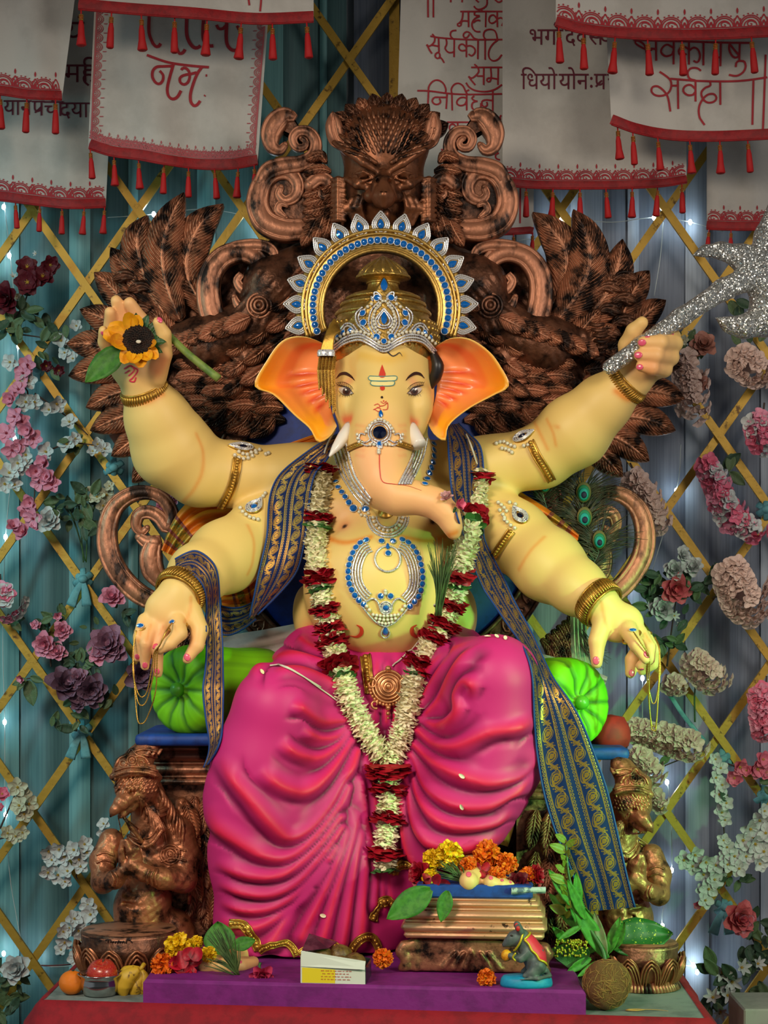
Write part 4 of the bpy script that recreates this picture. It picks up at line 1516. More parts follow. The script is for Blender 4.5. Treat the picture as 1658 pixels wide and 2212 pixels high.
gem_at(pendant, BODY, 837, 1182, 12, 13, GEMT)
gem_at(pendant, BODY, 832, 1363, 15, 19, GEMT, roll=0)
pb = MB()
for row, (x0, x1, y) in enumerate(((806, 859, 1326), (812, 853, 1334), (818, 846, 1342))):
    pearls(pb, BODY, [(x0, y), (832, y + 3), (x1, y)], 4)
pearls(pb, BODY, [(792, 1308), (798, 1316)], 4.5)
pearls(pb, BODY, [(873, 1308), (867, 1316)], 4.5)
pearls(pb, BODY, [(832, 1276), (832, 1281)], 4.5)
pb.put('pearl_row', PEARL, pendant)


# ------------------------------------------------------------------ armlets, bangles, finger rings and chains
def armlet(bandpts, c, w, h, roll, pts, gems=GEMD):
    g = MB()
    if bandpts: band(BODY, bandpts, 17, .004, m=g, step=3)
    p, n = hit(BODY, c[0], c[1], .001)
    M = frame(p, n, s=S(1, p.y), roll=roll)
    o = drop_outline(w, h)
    g.add([M @ Vector((x, y, -3)) for x, y in o] + [M @ Vector((x, y, 4)) for x, y in o] + [M @ Vector((0, 0, 5))],
          [(k, (k + 1) % 30, 30 + (k + 1) % 30, 30 + k) for k in range(30)] + [(30 + k, 30 + (k + 1) % 30, 60) for k in range(30)])
    a = g.put('armlet', GOLD, statue)
    b = MB()
    for f in (.95, .75, .55):
        bead_ring(b, [M @ Vector((x * f, y * f, 5.5)) for x, y in o], S(2.3))
    b.put('rhinestone_chain', SILVER, a)
    put('gem', gems, a, M @ Matrix.Translation((0, -1, 5)) @ Matrix.Diagonal((w * .75, h * .65, 12, 1)))
    pb = MB()
    for q in pts: pearls(pb, BODY, q, 4.6)
    pb.put('pearl_row', PEARL, a)
    return a


armlet([(512, 992), (508, 1020), (498, 1055), (478, 1094)], (523, 968), 13, 25, 1.45, ([(506, 985), (520, 992), (538, 990), (552, 980)], [(515, 978), (530, 984), (545, 978), (560, 974)], [(574, 983), (580, 981)]), GEMK)
armlet([(1146, 955), (1160, 985), (1176, 1010), (1190, 1036)], (1130, 944), 13, 24, -1.1, ([(1072, 960), (1086, 956), (1100, 962), (1112, 966)], [(1084, 970), (1096, 972), (1106, 978)], [(1132, 964), (1142, 962), (1150, 966)]), GEMK)
armlet(None, (549, 1097), 17, 24, -.5, ([(520, 1100), (526, 1110), (540, 1120), (556, 1124)], [(556, 1084), (566, 1078), (574, 1068)]), GEMR)
armlet([(1106, 1148), (1094, 1165), (1082, 1182), (1070, 1200)], (1122, 1116), 16, 24, .5, ([(1076, 1088), (1086, 1096), (1094, 1106)], [(1090, 1120), (1098, 1132), (1112, 1142)], [(1080, 1104), (1086, 1112), (1090, 1124)], [(1100, 1088), (1112, 1092)]), GEMD and GEMK)


def bangle(a, b, c, r, w):
    a, b, c = P(*a), P(*b), P(*c)
    M = frame(c, (b - a), up=(0, -1, 0))
    g = MB()
    s = S(1, c.y)
    A = np.linspace(0, 2 * PI, 61)[:-1]
    circle = lambda rr, h: [M @ Vector((rr * s * math.cos(t), rr * s * math.sin(t), h * s)) for t in A]
    g.tube(circle(r, 0), s, closed=True, prof=[(math.cos(t) * w, math.sin(t) * 7) for t in np.linspace(0, 2 * PI, 11)[:-1]] and [(x * 1, y) for x, y in [(-3, -w), (3, -w * .7), (6, 0), (3, w * .7), (-3, w)]], up=M.to_3x3() @ Vector((0, 0, 1)))
    for h in (-w, w): g.tube(circle(r + 2, h), [3 * s * (1 if k % 2 else .8) for k in range(60)], 6, closed=True)
    for k in range(52):
        t = 2 * PI * k / 52
        g.tube([M @ Vector(((r + 6.5 - abs(x) * 2.5) * s * math.cos(t + x * .07), (r + 6.5 - abs(x) * 2.5) * s * math.sin(t + x * .07), x * w * .85 * s)) for x in (-1, 0, 1)], 2.4 * s, 5)
    return g.put('bangle', GOLD, statue)


bangle((335, 900, .14), (300, 812, .09), (312, 846, .108), 46, 13)
bangle((1302, 872, .16), (1376, 803, .12), (1352, 828, .133), 44, 13)
bangle((428, 1240, .03), (372, 1310, -.05), (391, 1276, -.03), 50, 16)
bangle((1240, 1265, .03), (1336, 1345, -.04), (1292, 1302, -.02), 48, 18)


def finger_ring(c, ax, r, g):
    p, n = hit(BODY, g[0], g[1], .001)
    c = p - n * S(r)
    M = frame(c, ax, up=n)
    m = MB().tube([M @ Vector((S(r + 1.5) * math.cos(t), S(r + 1.5) * math.sin(t), 0)) for t in np.linspace(0, 2 * PI, 25)[:-1]], S(2.4), 6, closed=True)
    f = m.put('finger_ring', GOLD, statue)
    gem(f, p + n * .001, n, S(14), S(9), GEMR)


finger_ring(None, (.2, .3, -.9), 19, (372, 1344))
finger_ring(None, (.3, .2, -.9), 14, (303, 1352))
finger_ring(None, (.5, .3, -.7), 20, (1366, 1362))
finger_ring(None, (.5, .2, -.8), 15, (1410, 1374))


def links(m, pts, r=1.9):
    q = resamp(crv(pts, per=8), S(2.6))
    m.tube(q, [S(r) * (1 if k % 2 else .55) for k in range(len(q))], 5)


m = MB()
YY = -.125
for b_, xr in ((1506, 333), (1524, 336), (1563, 340)):
    links(m, [P(294, 1362, YY + .04), P(288, 1400, YY + .03), P(287 + (b_ - 1506) * .03, 1450, YY + .02), P(296, b_ - 14, YY), P(306, b_, YY), P(318, b_ - 14, YY), P(xr - 4, b_ - 70, YY - .005), P(xr, 1410, YY - .01), P(346, 1392, YY - .02), P(360, 1362, YY - .015), P(371, 1346, YY + .018)])
m.put('finger_chain', GOLD, statue, label='gold chains looped between two finger rings')
m = MB()
for k, (b_, dx) in enumerate(((1577, 0), (1568, 3), (1520, 5))):
    links(m, [P(1367, 1364, -.112), P(1380, 1384, -.128), P(1396, 1408, -.125), P(1402 - dx, 1430, -.115), P(1401 - dx, 1500 - k * 20, -.105), P(1406, b_ - 8, -.1), P(1411, b_, -.1), P(1417, b_ - 10, -.1), P(1423 + dx * .5, 1450, -.1), P(1423, 1400, -.09), P(1414, 1376, -.075)])
m.put('finger_chain', GOLD, statue, label='gold chains looped between two finger rings')
# ------------------------------------------------------------------ throne
throne = thing('throne', 'tall copper-bronze throne carved with bird face, wings, feathers and scrolls', 'throne', (0, .45, ZT))


def feather(pts, W, Y, parent, th=.016, barb=9.0, m=BRONZE, name='feather', lift=0.0, curl=.012):
    """carved plume: pts = midrib from root to tip in picture units; grid rows follow the slanting barbs"""
    c = crv(pts, 60)
    L = np.linalg.norm(np.diff(c, axis=0), axis=1).sum()
    t = np.gradient(c, axis=0)
    t /= np.linalg.norm(t, axis=1)[:, None]
    nrm = np.stack([-t[:, 1], t[:, 0]], 1)
    k = 1.25 * W * .5 / L
    nu = int(min(170, max(24, L * (1 + k) / barb * 5)))
    U = np.linspace(0, 1, 60)
    G = []
    for i in range(nu):
        a = -k + (1 + k) * i / (nu - 1)
        rid = abs(math.sin(PI * a * L / barb)) ** .8
        row = []
        for s in (-1, -.94, -.6, -.3, -.11, -.07, 0, .07, .11, .3, .6, .94, 1):
            q = abs(s)
            u = min(1, max(0, a + q * k * (1.0 + .06 * (q > .9) * rid)))
            w = W * .5 * (min(1, (u + .08) / .38) ** .8) * (1 - max(0, (u - .5) / .5) ** 2.4) + .6
            x, y = np.interp(u, U, c[:, 0]) + s * w * np.interp(u, U, nrm[:, 0]), np.interp(u, U, c[:, 1]) + s * w * np.interp(u, U, nrm[:, 1])
            h = th * (.2 + .5 * math.sin(PI * min(1, q * 1.05)) ** 1.2) + curl * u * u + lift * u
            h += min(.0085, barb * .001) * (rid - .6) * (.11 < q < .99) + (.010 * (1 - u * .5) if q < .08 else 0)
            row.append(tuple(P(x, y, Y - h)))
        G.append(row)
    G = np.array(G)
    B = G[:, [12, 6, 0]].copy()
    B[:, :, 1] = Y + th * .6
    MB().grid(np.concatenate([G, B], 1), closed_v=True).put(name, m, parent)


def scroll(pts, r, Y, parent, name='scroll', m=BRONZE_BRUSH, flat=(1, .8), yend=None, n=14, put_=True, step=5):
    """swept volute: pts picture polyline, r radii px"""
    q = resamp(crv(pts, per=8), step)
    N = len(q)
    rr = np.interp(np.linspace(0, 1, N), np.linspace(0, 1, len(r)), r)
    ys = np.linspace(Y, yend if yend is not None else Y, N)
    # rounded ridge with two side fillets
    prof = [(-1, -.9), (-1, .35), (-.9, .5), (-.72, .56), (-.66, .44), (-.58, .58), (0, .70), (.58, .58), (.66, .44), (.72, .56), (.9, .5), (1, .35), (1, -.9)]
    b = MB().tube([P(a[0], a[1], y) for a, y in zip(q, ys)], [S(x, Y) for x in rr], up=(0, -1, 0), prof=prof)
    p = P(q[0][0], q[0][1], ys[0])
    b.ell(p, (S(rr[0]), S(rr[0] * .8), S(rr[0])), 10, 6)
    return b.put(name, m, parent) if put_ else b


MX = lambda pts, c: [(2 * c - p[0], p[1]) + tuple(p[2:]) for p in pts]

# ---- round back cushion and its carved rim
cc = P(828, 1110, .46)
cs = S(1, .46)
b = MB().lathe([(0, .03), (150 * cs, .028), (280 * cs, .016), (330 * cs, -.002), (338 * cs, -.03), (0, -.03)], (0, 0, 0), 64)
Mc = Matrix.Translation(cc) @ Matrix.Rotation(PI / 2, 4, 'X')
b.v = [tuple(Mc @ Vector(v)) for v in b.v]
b.put('back_cushion', mat('royal_blue', rgb(10, 44, 128), .6, 0, rgb(8, 34, 104), 30), throne, label='royal blue round back cushion')
rim = MB()
A = np.linspace(0, 2 * PI, 121)[:-1]
ring = lambda r, dy=0: [cc + Vector((r * cs * math.cos(a), dy, r * cs * math.sin(a))) for a in A]
rim.tube(ring(360), cs, prof=[(-26, -16), (-26, 4), (-18, 8), (18, 8), (26, 4), (26, -16)], up=(0, -1, 0), closed=True)
for r in (338, 382): rim.tube(ring(r, -.010), 5 * cs, 6, closed=True)
rm = rim.put('cushion_rim', BRONZE_DARK, throne)
hs_ = MB()
for k in range(60):      # heart-shaped scroll motifs on the rim
    a = 2 * PI * k / 60
    M = frame(cc + Vector((360 * cs * math.cos(a), -.010, 360 * cs * math.sin(a))), (0, -1, 0), up=(math.cos(a), 0, math.sin(a)), s=cs)
    for sg in (-1, 1):
        hs_.tube([M @ Vector((sg * x, y, 2)) for x, y in ((0, -15), (9, -6), (13, 4), (8, 11), (3, 7), (5, 3))], 2.2 * cs, 5)
hs_.put('rim_scrolls', BRONZE_BRUSH, rm)

# ---- carved back slab that carries the wings
v = Vol(P(130, 1150, .52) - Vector((.05, .26, .05)), P(1500, 480, .52) + Vector((.08, .06, .06)), .0065)
for sg in (0, 1):
    f = lambda x: (1618 - x) if sg else x
    for x, y, rx, ry in ((430, 800, 195, 190), (560, 700, 180, 160), (330, 880, 110, 120), (700, 600, 150, 110)):
        v.el(P(f(x), y, .52), (S(rx, .52), .028, S(ry, .52)), .05)
    for a, b_, r1, r2 in (((690, 560, .42), (590, 620, .40), 52, 62), ((590, 620, .40), (560, 700, .41), 62, 60), ((560, 700, .41), (440, 745, .40), 58, 62), ((440, 745, .40), (350, 730, .42), 50, 26),
                          ((640, 640, .43), (620, 760, .44), 50, 60), ((620, 760, .44), (560, 840, .45), 55, 45)):
        v.rc(P(f(a[0]), a[1], a[2] + .04), P(f(b_[0]), b_[1], b_[2] + .04), S(r1, .45), S(r2, .45), .03)
v.el(P(826, 480, .48), (S(150, .48), .05, S(140, .48)), .05)
V, Q = v.nets()
# feather-like hatching pressed into the slab
V = relax(V, Q, 1)
V[:, 1] -= .006 * np.abs(np.sin(np.abs(V[:, 0]) * 130 + V[:, 2] * 75 + 2 * np.sin(V[:, 2] * 30))) * (.6 + .4 * np.sin(V[:, 2] * 60 - np.abs(V[:, 0]) * 50))
put('back_panel', mesh('back_panel', V, Q, BRONZE_DARK), throne)

# ---- wing plumes
LF = [([(362, 690), (328, 632), (306, 574), (296, 515), (318, 464)], 84), ([(388, 690), (360, 617), (350, 545), (366, 478), (397, 415)], 84), ([(450, 680), (408, 605), (404, 552), (430, 490), (482, 440)], 84)]
RF = [([(1160, 690), (1214, 625), (1222, 550), (1192, 498), (1150, 458)], 84), ([(1195, 704), (1246, 635), (1272, 574), (1266, 508), (1238, 452)], 88), ([(1240, 714), (1302, 645), (1333, 580), (1344, 516)], 84)]
for i, (p, w) in enumerate(LF + RF): feather(p, w, .45 - .012 * (i % 3 == 1), throne, .024, 10)
for i, (tip, base, w) in enumerate((((239, 534), (300, 660), 56), ((203, 588), (290, 690), 60), ((172, 668), (290, 742), 60), ((143, 742), (285, 775), 66), ((147, 812), (300, 800), 64), ((185, 880), (330, 840), 62),
                                    ((194, 930), (350, 890), 62), ((240, 985), (370, 920), 58), ((285, 1042), (390, 950), 56), ((335, 1050), (420, 960), 50),
                                    ((1402, 584), (1340, 690), 60), ((1438, 648), (1345, 740), 58), ((1455, 720), (1350, 770), 60), ((1472, 790), (1340, 800), 62), ((1479, 862), (1335, 850), 64), ((1459, 930), (1310, 900), 64),
                                    ((1402, 996), (1280, 930), 60), ((1345, 1030), (1240, 950), 56))):
    mid = ((tip[0] + base[0]) / 2, (tip[1] + base[1]) / 2 - 12)
    feather([base, mid, tip], w, .47 + .012 * (i % 2), throne, .022, 9)
for sg in (0, 1):        # second, shorter rows nearer the bird body
    f = (lambda q: MX(q, 809)) if sg else (lambda q: q)
    for k in range(8):
        a = math.radians(128 + k * 17)
        c = np.array((425., 800.))
        d = np.array((math.cos(a), -math.sin(a)))
        feather(f([tuple(c + d * 70), tuple(c + d * 115 + (0, -5)), tuple(c + d * 170)]), 46, .445, throne, .018, 8)
    for row in range(5):
        for k in range(4):
            x, y = 600 - k * 52 + row * 4, 800 + row * 27 - k * 5
            feather(f([(x, y), (x - 34, y - 3), (x - 72, y + 4)]), 32, .42 + .006 * row, throne, .014, 7, m=BRONZE if (row + k) % 2 else BRONZE_BRUSH)
    for row in range(4):
        for k in range(5):
            x, y = 655 - row * 44 - k * 6, 585 + k * 44 + row * 26
            feather(f([(x + 30, y - 24), (x + 4, y), (x - 26, y + 16)]), 30, .375 + .010 * row + .004 * abs(k - 2), throne, .012, 7, m=BRONZE_BRUSH if (row + k) % 3 == 0 else BRONZE)
    for k in range(7):
        x, y = 520 - k * 26, 700 + k * 9
        feather(f([(x + 20, y - 16), (x - 6, y - 4), (x - 40, y + 14)]), 40, .365 + .004 * k, throne, .014, 8, m=BRONZE if k % 2 else BRONZE_BRUSH)
    for k in range(6):   # claw-like folded leaves beside the wing tips
        x, y = 262 + (k % 2) * 34, 600 + k * 24
        feather(f([(x + 34, y + 4), (x + 10, y - 6), (x - 20, y + 4)]), 26, .44, throne, .02, 30, m=BRONZE_DARK)
    # volutes over the bird
    cpts = [(535, 772), (492, 735), (462, 690), (450, 640), (455, 592), (482, 556), (522, 545), (556, 560), (570, 592), (556, 622), (528, 628), (512, 608), (522, 592)]
    scroll(f(cpts), [24, 27, 26, 24, 20, 15, 8], .415, throne)
    scroll(f([(470, 560), (500, 536), (545, 530), (575, 534), (592, 548), (586, 562), (574, 558)]), [4, 12, 14, 12, 7], .41, throne)
    scroll(f([(510, 670), (535, 690), (560, 715), (575, 745)]), [6, 14, 14, 5], .40, throne)
    scroll(f([(505, 640), (515, 660), (540, 668), (556, 655)]), [6, 11, 10, 4], .40, throne)
    r = MB()
    px_ = f([(560, 660)])[0]
    for q in range(3):
        M = frame(P(px_[0], px_[1], .375), (0, -1, 0), s=S(1, .38))
        r.tube([M @ Vector(((26 - q * 8) * math.cos(a), (26 - q * 8) * math.sin(a), q * 4)) for a in np.linspace(0, 2 * PI, 25)[:-1]], S(4), 6, closed=True)
    r.ell(P(px_[0], px_[1], .37), S(8), 8, 6)
    r.put('rosette', BRONZE_BRUSH, throne)
    # strips and leaf sprays that fill the wing
    for k in range(5):
        x, y = 470 + k * 26, 900 + k * 6
        feather(f([(x + 20, y - 20), (x, y + 5), (x - 36, y + 22)]), 24, .43, throne, .014, 7)
    b = MB()
    for k in range(7):
        p = f([(320 + 3 * abs(k - 3), 700 + k * 12)])[0]
        b.tube([P(p[0] - 14, p[1], .4), P(p[0], p[1] + 3, .385), P(p[0] + 14, p[1], .4)], S(5), 6)
    b.put('leg_band', BRONZE_DARK, throne)

# ---- crest: bird face
cv = Vol(P(664, 540, .44) - Vector((0, .27, 0)), P(994, 180, .44) + Vector((0, .06, 0)), .0038)
q = lambda x, y, Y: P(x, y, Y)
cv.el(q(828, 405, .40), (S(98), .07, S(105)), .03)
cv.el(q(830, 310, .40), (S(108), .07, S(92)), .03)
chain = lambda pts, k=.006, op='u': cv.chain([q(*p[:3]) for p in pts], [S(p[3]) for p in pts], k, op)
chain([(828, 380, .318, 18), (828, 405, .296, 28), (828, 426, .286, 28), (828, 448, .288, 6)], .01)
chain([(828, 396, .270, 6), (828, 420, .259, 8), (828, 444, .268, 6)], .01)
cv.el(q(828, 464, .315), (S(28), .03, S(15)), .008, 's')
cv.el(q(834, 464, .335), (S(11), .02, S(16)), .004)
for sg in (-1, 1):
    x = lambda d: 828 + sg * d
    cv.el(q(x(28), 424, .308), (S(17), .02, S(16)), .008)
    chain([(x(13), 394, .272, 2.5), (x(24), 412, .272, 2.5), (x(30), 434, .284, 2.5)], .004, 's')
    cv.el(q(x(13), 388, .272), (S(5), .022, S(6)), .004, 's')
    chain([(x(12), 370, .300, 7), (x(42), 352, .302, 10), (x(78), 326, .312, 11), (x(106), 308, .332, 7)], .005)
    chain([(x(16), 352, .312, 6), (x(56), 326, .312, 8), (x(94), 292, .332, 5)], .005)
    cv.el(q(x(44), 379, .316), (S(21), .018, S(11)), .006, 's')
    cv.el(q(x(44), 380, .316), (S(14), .016, S(8)), .003)
    chain([(x(24), 381, .304, 3.5), (x(44), 370, .298, 4), (x(64), 376, .312, 3.5)], .003)
    chain([(x(26), 385, .304, 3.5), (x(44), 391, .300, 4), (x(64), 385, .314, 3.5)], .003)
    chain([(x(30), 404, .312, 8), (x(56), 400, .314, 10), (x(80), 386, .332, 7)], .006)
    for k in range(3): chain([(x(42 + k * 13), 420 + k * 4, .322 + k * .006, 6), (x(52 + k * 13), 448, .326 + k * .006, 7), (x(38 + k * 12), 486, .345, 5)], .005)
    for k in range(9): chain([(x(84), 388 + k * 11, .337, 5.5), (x(98), 386 + k * 11, .334, 6.5), (x(112), 389 + k * 11, .345, 5)], .003)
V, Q = cv.nets()
crest = put('crest_face', mesh('crest_face', relax(V, Q, 1, .4), Q, mat('crest_bronze', rgb(140, 86, 56), .4, .6, rgb(34, 20, 13), 20, (.5, .66), bump=.5, bscale=60, bdist=.003)), throne, label='carved face with hooked beak, at the top of the throne')
cbv = tree(V, Q)
fr = MB()
for row in range(7):
    nk = 9 + row * 3
    for k in range(nk):
        a = math.radians(22 + 136 * (k + .5) / nk)
        r_ = 34 + row * 13
        g = lambda r: (828 + r * 1.02 * math.cos(a), 362 - r * .95 * math.sin(a))
        p, n = onsurf(cbv, [g(r_), g(r_ + 9), g(r_ + 19)], .001, 4)
        if (p[-1] - p[0]).length > .034: continue
        fr.tube(p, [S(2), S(4.5), S(4), S(1)], 5)
fr.put('brow_feathers', BRONZE, crest)
for sg in (0, 1):
    feather([(1656 - x_ if sg else x_, y_) for x_, y_ in ((744, 322), (724, 288), (718, 240))], 38, .375, throne, .02, 70, name='crest_leaf', m=BRONZE_BRUSH)
    for k in range(5):
        feather([(1656 - x_ if sg else x_, y_) for x_, y_ in ((745 - k * 3, 392 + k * 20), (722, 400 + k * 22), (698, 416 + k * 22))], 26, .385, throne, .016, 8, name='crest_leaf')
for row, (n, r0, r1, w) in enumerate(((11, 84, 150, 36), (10, 66, 122, 32), (9, 48, 96, 28))):
    for k in range(n):
        a = math.radians(28 + 124 * k / (n - 1))
        cx_, cy_ = 836, 325
        g = lambda r: (cx_ + r * 1.0 * math.cos(a), cy_ - r * .84 * math.sin(a))
        feather([g(r0), g((r0 + r1) / 2), g(r1)], w, .40 - row * .018, throne, .02, 9, name='crest_leaf', m=BRONZE if (k + row) % 2 else BRONZE_DARK)
for sg in (0, 1):
    f = (lambda q: MX(q, 826)) if sg else (lambda q: q)
    scroll(f([(607, 404), (602, 420), (616, 434), (638, 424), (643, 398), (624, 374), (592, 374), (566, 398), (556, 440), (572, 478), (612, 496), (660, 496), (700, 500)]), [7, 12, 15, 18, 21, 24, 26, 26, 22, 12], .40, throne)
    scroll(f([(650, 298), (660, 306), (656, 318), (640, 318), (632, 300), (644, 284), (668, 286), (682, 308), (676, 336), (650, 354), (610, 360), (578, 372), (560, 400)]), [6, 9, 11, 12, 14, 17, 19, 20, 14], .395, throne)
    scroll(f([(616, 312), (604, 324), (588, 316), (584, 292), (596, 266), (616, 250), (634, 252), (630, 240)]), [7, 12, 17, 22, 24, 22, 14, 3], .40, throne)
    b = MB()
    b.add([P(x, y, .40) for x, y in f([(588, 270), (626, 242), (636, 262), (664, 300), (680, 330), (660, 356), (600, 372), (572, 420), (572, 470), (620, 496), (690, 500), (700, 380), (690, 320)])], [tuple(range(13))] if not sg else [tuple(range(13))[::-1]])
    nb_ = len(b.v)
    b.add([(x, y + .03, z) for x, y, z in b.v], [tuple(range(13))[::-1] if not sg else tuple(range(13))])
    b.f += [(k, (k + 1) % 13, 13 + (k + 1) % 13, 13 + k) for k in range(13)]
    b.m += [0] * 13
    b.put('scroll_backing', BRONZE_DARK, throne, smooth=False)
    scroll(f([(618, 470), (600, 455), (606, 440), (622, 446)]), [4, 9, 8, 3], .385, throne)
    scroll(f([(668, 400), (690, 385), (712, 395), (712, 420), (694, 424), (690, 410)]), [14, 15, 12, 8, 4], .38, throne)
    for k in range(5):
        feather(f([(720 - k * 4, 400 + k * 22), (690 - k * 2, 412 + k * 20), (652, 424 + k * 17)]), 28, .40, throne, .02, 8, name='crest_leaf')
    for k in range(4):
        feather(f([(735 - k * 18, 440 + k * 12), (730 - k * 20, 470 + k * 10), (722 - k * 24, 505 + k * 9)]), 30, .375, throne, .018, 8, name='crest_leaf')
    feather(f([(705, 350), (690, 335), (660, 345)]), 22, .38, throne, .016, 8, name='crest_leaf')
    feather(f([(715, 370), (690, 365), (655, 372)]), 22, .38, throne, .016, 8, name='crest_leaf')

# ---- big side volutes
for sg in (0, 1):
    f = (lambda q: MX(q, 812)) if sg else (lambda q: q)
    scroll(f([(318, 1140), (306, 1150), (294, 1136), (300, 1112), (322, 1106), (345, 1118), (362, 1140), (372, 1112), (352, 1078), (318, 1064), (280, 1070), (248, 1096), (232, 1140), (234, 1190), (256, 1238), (296, 1280), (345, 1304), (400, 1318)]),
           [7, 12, 15, 15, 14, 15, 14, 16, 18, 20, 21, 22, 22, 22, 22, 21, 20, 18], .36, throne, name='side_volute', yend=.33)
    scroll(f([(333, 1172), (326, 1200), (330, 1232), (350, 1258)]), [18, 24, 24, 18], .35, throne, name='side_volute')
    scroll(f([(300, 1160), (320, 1172), (348, 1166)]), [10, 16, 10], .35, throne, name='side_volute')
    for k in range(6):
        feather(f([(395 + k * 12, 1330 + k * 10), (380 + k * 10, 1370 + k * 8), (362 + k * 10, 1410 + k * 12)]), 30, .42, throne, .018, 8)

# ---- seat, armrests with moulded caps, carved lower panels
v = Vol((-.56, -.02, ZT - .02), (.58, .52, 1.10), .012)
v.bx((0, .34, ZT + .2), (.45, .15, .22), .01, .01)
v.bx((0, .42, ZT + .42), (.42, .06, .12), .02, .02)
V, Q = v.nets()
put('seat_block', mesh('seat_block', V, Q, BRONZE_DARK), throne)
for sg in (0, 1):
    f = (lambda x: 1658 - x) if sg else (lambda x: x)
    Y0 = .06 if sg else .11
    dy = 30 if sg else 0
    x0, x1 = (310, 560) if not sg else (1085, 1300)
    m = MB()
    for (ya, yb, o) in ((1612, 1622, 4), (1622, 1646, 8), (1646, 1652, 2), (1652, 1674, 6), (1674, 1682, 0), (1682, 1696, 4)):
        a, b_ = P(x0 + 22 - o, yb + dy, Y0), P(x1 - 22 + o, ya + dy, Y0)
        m.box((a.x, Y0 - S(o), a.z), (b_.x, Y0 + .3, b_.z), bev=(b_.z - a.z) * .4)
    m.put('armrest_cap', BRONZE_BRUSH, throne)
    a, b_ = P(x0 + 30, 1990, Y0 + .03), P(x1 - 30, 1690 + dy, Y0 + .03)
    MB().box((a.x, Y0 + .03, ZT), (b_.x, Y0 + .3, b_.z)).put('armrest_panel', BRONZE, throne, smooth=False)
    a, b_ = P(x0 - 22, 1612 + dy, Y0 - .10), P(x1 + (62 if sg else 0), 1590 + dy, Y0 - .10)
    yf = Y0 - .10
    bl = Vol((a.x - .02, yf - .02, a.z - .02), (b_.x + .02, yf + .40, b_.z + .03), .006)
    bl.bx(((a.x + b_.x) / 2, yf + .18, (a.z + b_.z) / 2 + .001), ((b_.x - a.x) / 2, .17, .0135), .011, .01)
    V, Q = bl.nets()
    put('armrest_pad', mesh('armrest_pad', V, Q, mat('pad_blue', rgb(14, 66, 150), .6, 0, rgb(12, 50, 120), 30)), throne, label='blue painted armrest pad')
    for k in range(5):
        xx = 420 + k * 14 if not sg else 1158 + k * 16
        for r_ in range(3):
            y0 = 1720 + dy + r_ * 90 + (k % 2) * 24
            feather([(xx, y0), (xx - 6 + 12 * (k % 2), y0 + 42), (xx - 16 + 30 * (k % 2), y0 + 88)], 34, Y0 + .02, throne, .02, 9, m=BRONZE if (k + r_) % 2 else BRONZE_BRUSH)

# ---- bolsters
GREEN = mat('bolster_green', rgb(104, 176, 24), .42, 0, rgb(84, 150, 18), 10, vc=False, coat=.15)


def bolster(c, n, r, L, lab, red=False):
    n = Vector(n).normalized()
    M = frame(c, n)
    t = thing('bolster', lab, 'cushion', c)
    b = MB()
    nA = 96
    seams = 10
    prof = [(0, .018), (.10, .018), (.2, .012), (.32, .014), (.55, .022), (.8, .018), (.94, .006), (1.0, -.016)] + [(1.0 + .02 * math.sin(k), -.016 - L * k / 8) for k in range(1, 9)] + [(.9, -L - .03), (.5, -L - .045), (0, -L - .05)]
    G, C = [], []
    for (q, h) in prof:
        ring, cr = [], []
        for k in range(nA):
            a = 2 * PI * k / nA
            d = abs(((a * seams / (2 * PI) + .5) % 1) - .5) * 2 * PI / seams * q * r      # distance to the nearest seam
            s = math.exp(-(d / .0045) ** 2) * (q > .18) * (1 if h > -.02 else .35) * (1 - max(0, q - .6) * .9 if h > -.02 else 1)
            fine = .5 + .5 * math.sin(a * seams * 7 + math.sin(a * 31))
            ring.append(tuple(M @ Vector((q * r * math.cos(a), q * r * math.sin(a), h - .004 * s - .0008 * fine * (q > .3)))))
            c_ = np.array(rgb(122, 204, 16)) * (1 - .5 * s) + np.array(rgb(8, 70, 34)) * .5 * s
            c_ = c_ * (1 - .45 * s) + np.array(rgb(6, 60, 36)) * .45 * s
            c_ *= 1 - .10 * fine
            cr.append(c_)
        G.append(ring)
        C.append(cr)
    b.grid(np.array(G)[::-1], closed_v=True, col=np.array(C)[::-1])
    b.put('cover', mat('bolster_paint', (1, 1, 1), .55, vc=True, spec=.3), t, vc=True)
    MB().ell(M @ Vector((0, 0, .022)), (r * .16, r * .16, r * .16), 16, 10).put('button', mat('button_green', rgb(86, 168, 36), .4, coat=.2), t)


rb = S(100, 0)
bolster(P(397, 1490, .06), (-.58, -.80, .05), S(98, .06), .24, 'bright green seamed bolster with a button, under the hand with three looped gold chains')
bolster(P(1242, 1518, .02), (.58, -.80, .05), S(98, .02), .24, 'bright green bolster with dark seams and a button, beside a red cushion')
# ------------------------------------------------------------------ praying bird-headed figures, lotus pedestals, footstool
FIGB = mat('figure_bronze', rgb(172, 108, 74), .42, .6, rgb(36, 21, 14), 22, (.5, .64), bump=.7, bscale=90, bdist=.003)


